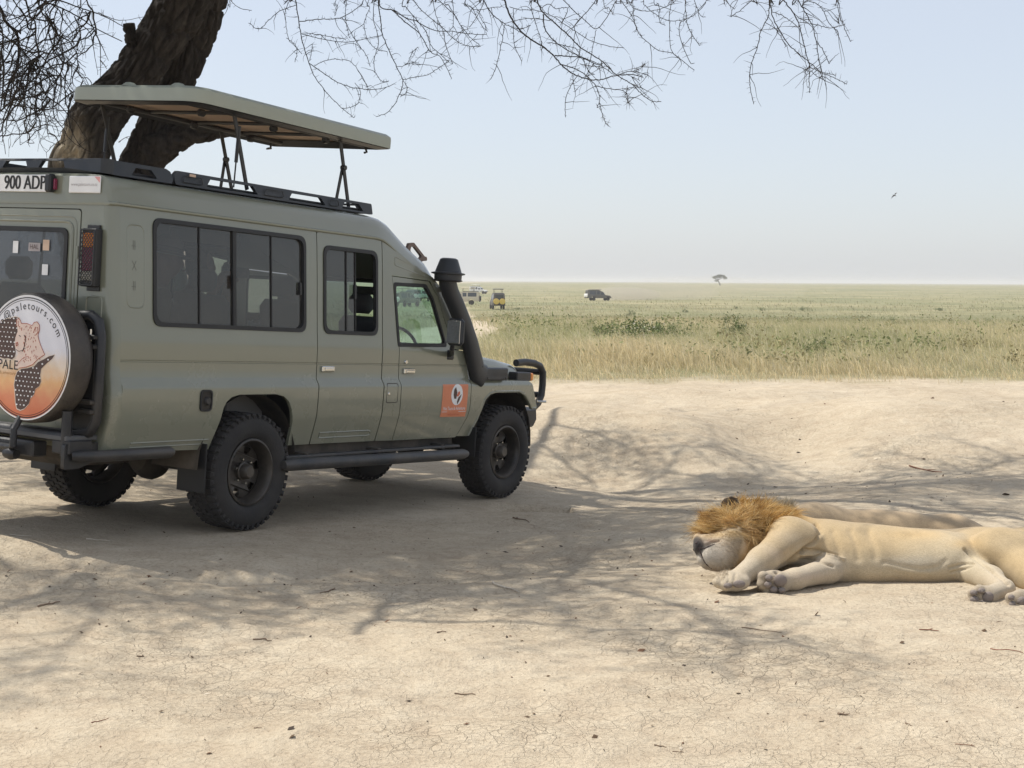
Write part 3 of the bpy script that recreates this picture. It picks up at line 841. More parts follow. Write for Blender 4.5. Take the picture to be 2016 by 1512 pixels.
# number plate on the roof back
mb = MB(); mb.box((-1.362, .08, 2.30), (.012, .53, .112), .003); NP = mb.build('number_plate', M_WHITE, VEH)
for _k, _o in enumerate((-.0035, 0, .0035)): text_part('T  900 ADP', .128, lambda a, b: (-1.3695 - .0003 * _k, -.166 - a + _o, 2.30 + b), 'lettering', M_INK, NP, 'RIGHT', fit=.52)
mb = MB(); mb.box((-1.385, -.225, 2.30), (.06, .055, .118), .012); pl = mb.build('plate_lamp', M_BLK, VEH)
mb = MB(); mb.box((-1.372, -.258, 2.295), (.03, .012, .07), .004); mb.build('lamp_lens', M_RED, pl)
mb = MB(); mb.box((-1.360, -.515, 2.295), (.010, .285, .108), .012); rs_ = mb.build('reflector_sticker', M_WHITE, VEH)
text_part('www.paletours.co.tz', .03, lambda a, b: (-1.3665, -.515 - a * .95, 2.295 + b), 'lettering', mat('faded_ink', (.45, .42, .42), .6), rs_)
mb = MB(); mb.add([(-1.3658, -.655, 2.345), (-1.3658, -.605, 2.345), (-1.3658, -.655, 2.305)], [(0, 1, 2)]); pass
mb.build('sticker_edge', mat('faded_red_print', (.75, .36, .34), .6), rs_, 0)
# tail lamps with wire guards
for s in (-1, 1):
    mb = MB(); mb.box((-1.375, s * .622, 1.83), (.06, .13, .37), .008); mb.box((-1.352, s * .612, 2.025), (.02, .11, .03), .004); mb.box((-1.352, s * .630, 1.635), (.02, .11, .03), .004)
    tl = mb.build('tail_lamp', M_BLK, VEH)
    for (z0, z1, mm) in ((1.895, 1.985, M_AMBER), (1.745, 1.893, M_RED), (1.685, 1.743, M_CLEAR)):
        mb = MB(); mb.box((-1.402, s * .622, (z0 + z1) / 2), (.016, .095, z1 - z0), .003); mb.build('lens', mm, tl)
    mb = MB(); k = -.14
    while k < .37:
        for sg in (-1, 1):
            pts = []
            for t in np.linspace(0, .12, 7):
                z = 1.66 + k + (t if sg > 0 else .12 - t) * 1.15
                if 1.66 <= z <= 2.0: pts.append((-1.418, s * (.562 + t), z))
            if len(pts) > 1: mb.tube(pts, .0028, 4)
        k += .028
    mb.tube([(-1.416, s * a, b) for a, b in rrect(.560, .684, 1.655, 2.005, .01)], .006, 6, closed=True)
    mb.build('wire_guard', M_BLK, tl)
# windscreen and cab front
mb = MB(); mb.add([(2.735, -.72, 1.33), (2.735, .72, 1.33), (2.43, .65, 1.86), (2.43, -.65, 1.86)], [(0, 1, 2, 3)]); mb.build('windscreen', M_GLASSF, VEH, 0)
mb = MB(); mb.tube([(2.737, a, 1.325) for a in (-.74, .74)], .022, 8); mb.tube([(2.432, a, 1.868) for a in (-.68, .68)], .02, 8)
for s in (-1, 1): mb.tube([(2.735, s * .73, 1.33), (2.432, s * .66, 1.865)], .02, 8)
mb.build('windscreen_frame', M_RUB, VEH)
# bonnet, grille
def bonnet():
    mb = MB(); rings = []
    for x, w, zt, zb in ((2.74, .70, 1.305, 1.06), (3.0, .68, 1.29, 1.06), (3.5, .655, 1.245, 1.06), (3.85, .63, 1.20, 1.05), (3.95, .62, 1.175, 1.04), (3.985, .60, 1.14, 1.03)):
        half = [(w + .01, zb), (w + .004, zb + .6 * (zt - zb)), (w - .012, zt - .03), (w - .04, zt - .008), (w - .10, zt), (w * .45, zt + .018)]
        rings.append([(x, -y, z) for y, z in half] + [(x, 0, zt + .024)] + [(x, y, z) for y, z in half[::-1]])
    mb.loft(rings, closed=False, caps=False); b = mb.build('bonnet', M_PAINT, VEH, 30)
    mb = MB(); mb.box((3.955, 0, .965), (.05, 1.22, .36), .02); g = mb.build('grille', M_BLK, VEH)
    for k in range(7):
        mb = MB(); mb.box((3.985, 0, .83 + k * .045), (.012, .72, .02), .004); mb.build('grille_slat', M_PLASTIC, g)
    for s in (-1, 1):
        mb = MB(); mb.lathe([(0, .03), (.06, .024), (.085, .008), (.092, -.02)], (3.98, s * .49, .98), (1, 0, 0), 20); mb.build('headlight', M_CLEAR, VEH)
        mb = MB(); mb.box((3.815, s * .735, 1.088), (.25, .10, .082), .008); il = mb.build('lamp_housing', M_BLK, VEH)
        mb = MB(); mb.box((3.962, s * .738, 1.086), (.05, .10, .074), .012); mb.build('indicator_lens', M_AMBER, il)
bonnet()
# front bumper and bull bar
mb = MB(); rings = []
for y, x0, x1, z0, z1 in ((-.80, 3.78, 4.06, .63, .775), (-.70, 3.78, 4.20, .605, .79), (-.55, 3.85, 4.27, .59, .79), (.55, 3.85, 4.27, .59, .79), (.70, 3.78, 4.20, .605, .79), (.80, 3.78, 4.06, .63, .775)):
    rings.append([(x0, y, z0), (x1 - .05, y, z0), (x1, y, z0 + .06), (x1 - .015, y, z1), (x0, y, z1)])
mb.loft(rings); FB = mb.build('front_bumper', M_BLK, VEH, 25)
mb = MB()
for s in (-1, 1):
    pth = [(3.96, s * .60, 1.205), (4.12, s * .60, 1.215), (4.28, s * .61, 1.205), (4.38, s * .615, 1.18), (4.435, s * .62, 1.12), (4.445, s * .62, 1.0), (4.435, s * .62, .90), (4.38, s * .62, .82), (4.26, s * .62, .76)]
    mb.tube(pth, .034, 12)
for z, x in ((1.12, 4.435), (.90, 4.435)): mb.tube([(x, -.62, z), (x + .01, 0, z), (x, .62, z)], .03, 10)
mb.build('bull_bar', M_BLK, VEH)
mb = MB()
for s in (-1, 1): mb.tube([(4.30, s * .66, .845), (4.36, s * .72, .845)], .012, 8)
mb.build('bolt', M_CHROME, VEH)

# wheels
def make_wheel():
    w = bpy.data.objects.new('wheel', None); COL.objects.link(w); w.parent = VEH
    R0, hw = .412, .128
    prof = [(.235, -hw + .03), (.262, -hw - .002), (.30, -hw - .012), (.345, -hw - .008), (.378, -hw + .004), (.397, -hw + .022), (.404, -hw + .04), (.406, -.05), (.407, 0), (.406, .05), (.404, hw - .04), (.397, hw - .022), (.378, hw - .004), (.345, hw + .008), (.30, hw + .012), (.262, hw + .002), (.235, hw - .03)]
    mb = MB(); mb.lathe(prof, (0, 0, 0), (0, 1, 0), 72); ty = mb.build('tyre', M_TYRE, w, 50)
    mb = MB(); nb = 44
    for i in range(nb):
        a = 2 * math.pi * i / nb
        for row, (y0, da, ln, wd) in enumerate(((-.092, 0, .040, .056), (-.038, .5, .036, .042), (.014, .1, .036, .042), (.064, .6, .036, .042), (.098, .2, .040, .05))):
            t = a + da * 2 * math.pi / nb
            ro = .4085 if row in (0, 4) else .410
            rot = Matrix.Rotation(-t, 3, 'Y') @ Matrix.Rotation((.35 if row % 2 else -.3), 3, 'X') if False else Matrix.Rotation(-t, 3, 'Y')
            mb.box((ro * math.cos(t), y0, ro * math.sin(t)), (.016, wd, ln), .003, rot=[[rot[i_][j_] for j_ in range(3)] for i_ in range(3)])
        for s in (-1, 1):
            t = a
            rot = Matrix.Rotation(-t, 3, 'Y')
            mb.box((.392 * math.cos(t), s * (hw - .012), .392 * math.sin(t)), (.03, .022, .026), .004, rot=[[rot[i_][j_] for j_ in range(3)] for i_ in range(3)])
    mb.build('tread', M_TYRE, ty, 30)
    mb = MB(); ns = []
    for s in (-1, 1):
        mb.lathe([(.238, s * (hw - .03)), (.240, s * (hw - .008)), (.226, s * (hw - .004)), (.214, s * (hw - .02)), (.205, s * (hw - .05)), (.198, s * .02)], (0, 0, 0), (0, 1, 0), 48)
    rm = mb.build('rim', M_RIM, w, 40)
    circ = lambda r, n=48: [(r * math.cos(2 * math.pi * i / n), r * math.sin(2 * math.pi * i / n)) for i in range(n)]
    holes = []
    for i in range(6):
        a = 2 * math.pi * (i + .5) / 6; cx, cy = .152 * math.cos(a), .152 * math.sin(a)
        tx, ty_ = -math.sin(a), math.cos(a); nx, ny = math.cos(a), math.sin(a)
        holes.append(rpoly([(cx + nx * e * .024 + tx * q * (.030 + .008 * e), cy + ny * e * .024 + ty_ * q * (.030 + .008 * e)) for e, q in ((-1, -1), (-1, 1), (1, 1), (1, -1))], .012, 3))
    dish = lambda r: float(np.interp(r, [0, .07, .085, .12, .18, .20], [.055, .055, .03, .012, .02, .0]))
    mb = MB(); mb.plate(circ(.20), holes + [circ(.085, 24), circ(.13, 36)][:0], lambda a, b, d: (a, -(dish(math.hypot(a, b)) - d + .015), b), .008, (-.12, -.06, 0, .06, .12))
    dk = mb.build('rim_disc', M_RIM, rm, 40)
    mb = MB(); mb.lathe([(0, -.115), (.04, -.115), (.052, -.10), (.056, -.06), (.066, -.055), (.066, -.02)], (0, 0, 0), (0, 1, 0), 24); hub = mb.build('hub', M_RIM, w)
    for i in range(6):
        a = 2 * math.pi * i / 6
        mb = MB(); mb.lathe([(0, -.062), (.007, -.062), (.010, -.054), (.010, -.03)], (.088 * math.cos(a), 0, .088 * math.sin(a)), (0, 1, 0), 6); mb.build('wheel_nut', M_CHROME, hub)
    mb = MB(); mb.lathe([(0, .05), (.12, .05), (.15, .03), (.15, .0)], (0, 0, 0), (0, 1, 0), 24); mb.build('brake_drum', M_UNDER, w)
    return w
w0 = make_wheel()
for i, (x, s, st_) in enumerate(((0, -1, 0), (0, 1, 0), (3.45, -1, .03), (3.45, 1, .03))):
    w = w0 if i == 0 else dup(w0, VEH)
    w.location = (x, s * .735, .412); w.rotation_euler = (0, (.3, 1.1, 2.0, .7)[i], (0 if s < 0 else math.pi) - st_)

# underbody
mb = MB()
for s in (-1, 1): mb.box((1.45, s * .40, .60), (5.3, .08, .14), .01)
for x in (-1.2, -.6, .6, 1.4, 2.3, 3.0): mb.box((x, 0, .60), (.07, .8, .08), .01)
CH = mb.build('chassis_frame', M_UNDER, VEH)
for x in (0, 3.45):
    mb = MB(); mb.tube([(x, -.62, .412), (x, .62, .412)], .055, 12); mb.lathe([(0, -.16), (.09, -.14), (.15, -.06), (.165, 0), (.15, .06), (.09, .14), (0, .16)], (x, .12 if x == 0 else .2, .42), (1, 0, 0), 20); mb.build('axle', M_UNDER, VEH)
    for s in (-1, 1):
        mb = MB(); mb.tube([(x - .62, s * .5, .60), (x - .3, s * .5, .52), (x, s * .5, .48), (x + .3, s * .5, .52), (x + .62, s * .5, .60)], .035, 8); mb.build('leaf_spring', M_UNDER, CH)
mb = MB(); mb.box((-.85, .05, .56), (.55, .62, .24), .05); mb.build('fuel_tank', M_UNDER, VEH)
mb = MB(); mb.tube([(2.4, .2, .52), (1.2, .25, .48), (.5, .3, .5), (-.3, .62, .66), (-1.3, .6, .55)], .035, 10); mb.build('exhaust_pipe', M_UNDER, VEH)
mb = MB(); mb.box((1.9, 0, .55), (1.1, .45, .26), .06); mb.tube([(1.4, 0, .50), (.1, .1, .42)], .04, 8); mb.build('gearbox', M_UNDER, VEH)
mb = MB(); mb.box((.72, 0, .66), (3.9, 1.52, .03), .005); mb.build('floor_pan', M_UNDER, VEH)
for s in (-1, 1):
    mb = MB(); rings = []                                    # wheel wells
    for t in np.linspace(0, math.pi, 13): rings.append([(-.52 * math.cos(t), s * .40, .45 + .52 * math.sin(t)), (-.52 * math.cos(t), s * .825, .45 + .52 * math.sin(t))])
    mb.loft(rings, closed=False, caps=False); mb.add([(-.52 * math.cos(t), s * .42, .45 + .52 * math.sin(t)) for t in np.linspace(0, math.pi, 13)], [tuple(range(13))]); mb.build('wheel_well', M_UNDER, VEH)
    mb = MB(); rings = []
    for t in np.linspace(0, math.pi, 13): rings.append([(3.43 - .50 * math.cos(t), s * .40, .45 + .54 * math.sin(t)), (3.43 - .50 * math.cos(t), s * .83, .45 + .54 * math.sin(t))])
    mb.loft(rings, closed=False, caps=False); mb.add([(3.43 - .5 * math.cos(t), s * .42, .45 + .54 * math.sin(t)) for t in np.linspace(0, math.pi, 13)], [tuple(range(13))]); mb.build('wheel_well', M_UNDER, VEH)
    for x in (-.47, 2.93):
        mb = MB(); mb.box((x, s * .73, .46 if x < 0 else .52), (.012, .26, .34 if x < 0 else .26), .004); mb.build('mud_flap', M_RUB, VEH)
    # side step
    mb = MB(); mb.tube([(.30, s * .90, .452), (.36, s * .905, .452), (2.66, s * .905, .432), (2.73, s * .90, .432)], [.03, .046, .046, .03], 14); sp = mb.build('side_step', M_PLASTIC, VEH)
    mb = MB(); mb.box((1.5, s * .845, .50), (2.30, .08, .022), .006); mb.build('tread_plate', M_PLASTIC, sp)
    for x in (.6, 1.5, 2.4):
        mb = MB(); mb.box((x, s * .63, .50), (.05, .5, .05), .008); mb.build('step_bracket', M_UNDER, sp)
    mb = MB(); mb.box((1.58, s * .74, .535), (2.25, .05, .10), .01); mb.build('sill', M_UNDER, VEH)

# roof rack: moulded panels with cut-outs
def rack_panel(name, pts, holes, to3, parent):
    mb = MB(); mb.plate(pts, holes, to3, .03, ()); o = mb.build(name, M_PLASTIC, parent, 25)
    for h in holes: 
        pass
    return o
def trap(x0, x1, z0, z1, k=.05): return rpoly([(x0, z0), (x1, z0), (x1 - k, z1), (x0 + k, z1)], .006, 2)
mb = MB(); mb.box((.14, 0, 2.392), (2.7, 1.06, .012), .003); RK = mb.build('roof_rack', M_PLASTIC, VEH)
for s in (-1, 1):
    f3 = lambda x, z, d, s=s: (x, s * (.625 - .02 * (z - 2.385) / .09 - d), z)
    rack_panel('rack_panel', rpoly([(-1.24, 2.372), (-.70, 2.372), (-.685, 2.40), (-.70, 2.452), (-.74, 2.468), (-1.24, 2.468)], .01, 2), [trap(-1.07, -.83, 2.388, 2.442)], f3, RK)
    rack_panel('rack_panel', rpoly([(-.665, 2.372), (1.56, 2.372), (1.56, 2.458), (-.55, 2.468), (-.63, 2.468), (-.665, 2.44)], .012, 2), [trap(-.36, .18, 2.388, 2.446), trap(.52, .96, 2.386, 2.442), trap(1.16, 1.44, 2.386, 2.440)], f3, RK)
    mb = MB()
    for a, b in ((-.60, -.40), (.24, .46), (1.0, 1.12)): mb.tube([(x, s * (.629), z) for x, z in rpoly([(a, 2.395), (b, 2.395), (b - .02, 2.44), (a + .02, 2.44)], .01, 2)], .0035, 5, closed=True)
    mb.build('pressed_outline', M_PLASTIC, RK)
    mb = MB(); mb.tube([(-1.3, s * .56, 2.40), (1.5, s * .56, 2.40)], .012, 8); mb.build('rack_rail', M_PLASTIC, RK)
fr = lambda y, z, d: (-1.345 + .03 * (abs(y) / .6) ** 3 - .02 * (z - 2.385) / .09 * -1 + d, y, z)
rack_panel('rack_panel', rpoly([(-.60, 2.378), (.60, 2.378), (.60, 2.47), (-.60, 2.47)], .012, 2), [trap(-.30, -.05, 2.405, 2.452, .03), trap(.05, .30, 2.405, 2.452, .03)], fr, RK)
mb = MB(); rings = [[( -1.315 - .0 + .09 * (1 - math.cos(t)), -(.60 + .025 * math.sin(t)), z) for z in (2.375, 2.47)] for t in np.linspace(0, math.pi / 2, 5)]
mb.loft(rings, closed=False, caps=False); mb.build('rack_corner', M_PLASTIC, RK); rings = [[(a, -b, c) for a, b, c in r] for r in rings]; mb = MB(); mb.loft(rings, closed=False, caps=False); mb.build('rack_corner', M_PLASTIC, RK)
rack_panel('rack_panel', rpoly([(-.60, 2.376), (.60, 2.376), (.60, 2.456), (-.60, 2.456)], .012, 2), [trap(-.5, -.1, 2.40, 2.44, .03), trap(.1, .5, 2.40, 2.44, .03)], lambda y, z, d: (1.555 - d, y, z), RK)
mb = MB(); mb.box((-.51, -.632, 2.448), (.06, .004, .018), .001); mb.build('maker_label', M_LINING, RK)
# raised pop-up roof
def poptop():
    ol = rpoly([(-.50, -.62), (1.77, -.62), (1.77, .62), (-.50, .62)], [.16, .02, .02, .10], 6)
    mb = MB(); rings = []
    for e, z in ((.0, 2.925), (.0, 2.99), (-.004, 3.015), (-.03, 3.035), (-.12, 3.044)):
        rings.append([(a, b, z) for a, b in inset(ol, -e)])
    n = len(ol); vs = [p for r in rings for p in r]; fs = []
    for i in range(len(rings) - 1):
        for q in range(n): fs.append((i * n + q, i * n + (q + 1) % n, (i + 1) * n + (q + 1) % n, (i + 1) * n + q))
    fs.append(tuple((len(rings) - 1) * n + q for q in range(n)))
    mb.add(vs, fs); p = mb.build('pop_up_roof', M_PAINT2, VEH, 40)
    mb = MB()                               # dark inner rim under the shell
    a, b, c = inset(ol, .004), inset(ol, .07), inset(ol, .12)
    vs = [(x, y, 2.92) for x, y in a] + [(x, y, 2.905) for x, y in b] + [(x, y, 2.955) for x, y in c]
    fs = [(i * n + q, i * n + (q + 1) % n, (i + 1) * n + (q + 1) % n, (i + 1) * n + q) for i in range(2) for q in range(n)]
    mb.add(vs, fs); mb.build('rim', M_BLK, p, 40)
    mb = MB(); mb.add([(x, y, 2.965) for x, y in inset(ol, .05)], [tuple(range(n))]); mb.build('lining', M_LINING, p, 0)
    for k, y in enumerate((-.43, .43)):
        mb = MB(); mb.tube([(-.38, y, 2.93), (1.65, y, 2.93)], .018, 8); mb.build('roof_rail', M_BLK, p)
    for x in (.12, .62, 1.15):
        mb = MB(); mb.tube([(x, -.5, 2.94), (x, .5, 2.94)], .014, 8); mb.build('cross_bar', M_BLK, p)
    for x, y in ((-.2, .30), (.55, .38), (1.25, .42), (-.1, -.30), (.62, -.36), (1.2, -.40)):
        mb = MB(); mb.box((x, y, 2.905), (.07, .05, .05), .015); mb.build('bracket', M_BLK, p)
    for (y, xt, zt, xb, zb) in ((-.52, -.01, 2.94, .205, 2.40), (-.52, 1.225, 2.93, 1.415, 2.40), (.52, -.28, 2.95, -.05, 2.40), (.52, 1.0, 2.94, 1.225, 2.40)):
        mb = MB(); mb.box(((xt + xb) / 2, y, (zt + zb) / 2), (.034, .014, math.hypot(xt - xb, zt - zb)), .003, rot=[list(r) for r in Matrix.Rotation(math.atan2(xt - xb, zt - zb), 3, 'Y')])
        st_ = mb.build('strut', M_BLK, p)
        if xt > .9:
            mb = MB(); mx, mz = xt + (xb - xt) * .42, zt + (zb - zt) * .42
            xb2 = xb - .16
            mb.box(((mx + xb2) / 2, y + .012, (mz + zb) / 2), (.03, .012, math.hypot(mx - xb2, mz - zb)), .003, rot=[list(r) for r in Matrix.Rotation(math.atan2(mx - xb2, mz - zb), 3, 'Y')]); mb.build('brace', M_BLK, st_)
            mb = MB(); mb.lathe([(0, -.02), (.02, -.02), (.02, .02), (0, .02)], (mx, y, mz), (0, 1, 0), 12); mb.build('pivot', M_BLK, st_)
        else:
            mb = MB(); mb.tube([(xt + .075, y, zt - .10), (xt + .072, y, zt - .36)], .013, 8); mb.tube([(xt + .072, y, zt - .36), (xt + .07, y, 2.40)], .006, 6); mb.build('gas_spring', M_BLK, st_)
    mb = MB(); mb.tube([(1.60, .50, 2.92), (1.60, .50, 2.88), (1.57, .50, 2.872)], .010, 6); mb.tube([(1.56, .46, 2.872), (1.60, .54, 2.872)], .008, 6); mb.build('latch', M_BLK, p)
    mb = MB(); mb.tube([(1.72, -.40, 2.915), (1.74, -.40, 2.89), (1.71, -.40, 2.88)], .010, 6); mb.build('latch', M_BLK, p)
    for x, y in ((-.42, .1), (-.40, -.35)): 
        mb = MB(); mb.lathe([(0, .03), (.03, .024), (.06, 0)], (x, y, 3.036), (0, 0, 1), 14); mb.build('roof_bump', M_PAINT2, p)
poptop()
_p = [o for o in VEH.children if o.name.startswith('pop_up_roof')][0]; _p.rotation_euler = (.03, .0154, 0); _p.location = (-.046, .09, .045)

# snorkel
def snorkel():
    mb = MB(); mb.box((3.13, -.845, 1.118), (.47, .085, .112), .012); s = mb.build('snorkel', M_PLASTIC, VEH)
    text_part('LAND CRUISER', .045, lambda a, b: (3.22 + a * .8, -.8885, 1.115 + b), 'lettering', M_BLK, s)
    pth = [(2.99, -.845, 1.10), (2.90, -.85, 1.13), (2.835, -.86, 1.22), (2.73, -.868, 1.38), (2.60, -.872, 1.55), (2.47, -.872, 1.70), (2.375, -.872, 1.80), (2.325, -.872, 1.88), (2.32, -.872, 1.94)]
    sec = [(.105, .050), (.10, .052), (.088, .054), (.080, .056), (.076, .058), (.074, .060), (.072, .062), (.070, .066), (.072, .070)]
    rings = []
    P = np.array(pth); Tn = np.gradient(P, axis=0); Tn /= np.linalg.norm(Tn, axis=1)[:, None]
    for p, t, (a, b) in zip(P, Tn, sec):
        n = np.array([t[2], 0, -t[0]]); n /= np.linalg.norm(n); y = np.array([0, 1.0, 0])
        rings.append([tuple(p + n * a * math.copysign(abs(math.cos(q)) ** .7, math.cos(q)) + y * b * math.copysign(abs(math.sin(q)) ** .7, math.sin(q))) for q in np.linspace(0, 2 * math.pi, 17)[:-1]])
    mb = MB(); mb.loft(rings); mb.build('snorkel_pipe', M_PLASTIC, s, 40)
    mb = MB(); mb.lathe([(0, 2.085), (.055, 2.085), (.075, 2.075), (.105, 1.99), (.112, 1.968), (.142, 1.962), (.142, 1.952), (.116, 1.946), (.114, 1.893), (.10, 1.888), (0, 1.888)], (2.325, -.872, 0), (0, 0, 1), 28)
    hd = mb.build('snorkel_head', M_PLASTIC, s)
    mb = MB(); mb.tube([(2.325 + .118 * math.cos(t), -.872 + .118 * math.sin(t), 1.90) for t in np.linspace(0, 6.28, 25)[:-1]], .006, 6, closed=True); mb.build('clamp_band', M_BLK, hd)
    mb = MB(); mb.tube([(2.40, -.86, 1.83), (2.46, -.80, 1.83), (2.47, -.74, 1.79)], .022, 8); mb.build('pillar_bracket', M_BLK, s)
    for x, z in ((2.86, 1.185), (2.90, 1.185), (3.0, 1.085), (3.3, 1.085)):
        mb = MB(); mb.lathe([(0, .008), (.007, .007), (.009, 0)], (x, -.90, z), (0, -1, 0), 8); mb.build('screw', M_BLK, s)
snorkel()
# door mirrors
for s in (-1, 1):
    mb = MB(); mb.tube([(2.50, s * .81, 1.28), (2.44, s * .88, 1.29), (2.31, s * .965, 1.335), (2.29, s * .985, 1.39)], [.03, .022, .02, .018], 10); mb.box((2.50, s * .822, 1.275), (.10, .03, .085), .012); mi_ = mb.build('door_mirror', M_BLK, VEH)
    mb = MB(); mb.box((2.285, s * 1.01, 1.475), (.07, .165, .225), .028); mb.build('mirror_shell', M_PLASTIC, mi_)
    mb = MB(); mb.box((2.249, s * 1.01, 1.475), (.006, .13, .19), .002); mb.build('mirror_glass', M_CHROME, mi_)
# bare lamp bracket on the roof nose
mb = MB(); br = [(2.18, 2.19), (2.25, 2.20), (2.42, 2.095), (2.45, 2.095), (2.46, 2.062), (2.40, 2.055), (2.33, 2.03), (2.28, 2.05), (2.15, 2.125)]
mb.plate(rpoly(br, .015, 3), [rpoly([(2.215, 2.165), (2.26, 2.165), (2.38, 2.09), (2.33, 2.068), (2.28, 2.078), (2.20, 2.13)], .015, 3)], lambda x, z, d: (x, -.56 + d, z), .025, ()); mb.build('lamp_bracket', mat('bronze_bracket', (.16, .11, .09), .5), VEH, 30)

# interior
def interior():
    def seat(x, y, zs, zb, h, hr=True):
        mb = MB(); mb.box((x, y, zs), (.48, .46, .14), .05); s = mb.build('seat', M_SEAT, VEH, 50)
        mb = MB(); mb.box((x - .25, y, zb + h / 2), (.13, .46, h), .055, rot=[list(r) for r in Matrix.Rotation(-.12, 3, 'Y')]); mb.build('seat_back', M_SEAT, s, 50)
        if hr: mb = MB(); mb.box((x - .30, y, zb + h + .10), (.09, .25, .16), .04); mb.build('headrest', M_SEAT, s, 50)
        mb = MB(); mb.box((x, y, (zs - .07 + .68) / 2), (.40, .38, zs - .07 - .68), .01); mb.build('seat_base', M_INT, s)
    for x in (-.75, .18, 1.05):
        for y in (-.42, .42): seat(x, y, 1.06, 1.10, .55)
    for y in (-.38, .38): seat(2.10, y, .95, 1.0, .56)
    mb = MB(); mb.box((2.62, 0, 1.20), (.28, 1.42, .22), .06); mb.build('dashboard', M_INT, VEH, 50)
    mb = MB(); ring = [(2.40 - .06 * math.sin(t), -.36 + .19 * math.cos(t), 1.31 + .17 * math.sin(t)) for t in np.linspace(0, 6.283, 29)[:-1]]
    mb.tube(ring, .014, 8, closed=True); mb.tube([(2.40, -.36, 1.31), (2.56, -.36, 1.20)], .03, 8); mb.tube([ring[0], (2.40, -.36, 1.31), ring[14]], .012, 6); mb.build('steering_wheel', M_BLK, VEH)
    mb = MB(); mb.tube([(2.52, .63, 1.66), (2.50, .60, 1.62), (2.55, .60, 1.50), (2.60, .63, 1.46)], .014, 8); mb.build('grab_handle', M_BLK, VEH)
    mb = MB(); mb.box((2.36, .0, 1.78), (.02, .24, .07), .01); mb.build('rear_view_mirror', M_BLK, VEH)
    for y in (-.52, .52):
        mb = MB(); mb.tube([(-1.1, y, 2.30), (1.5, y, 2.30)], .016, 8); mb.build('grab_rail', M_BLK, VEH)
    mb = MB(); mb.box((.2, .0, .69), (3.6, 1.45, .03), .005); mb.build('cabin_floor', M_INT, VEH)
    mb = MB(); mb.box((1.62, .30, 1.5), (.03, .0 + .75, .06), .01); mb.build('partition_bar', M_BLK, VEH)
interior()

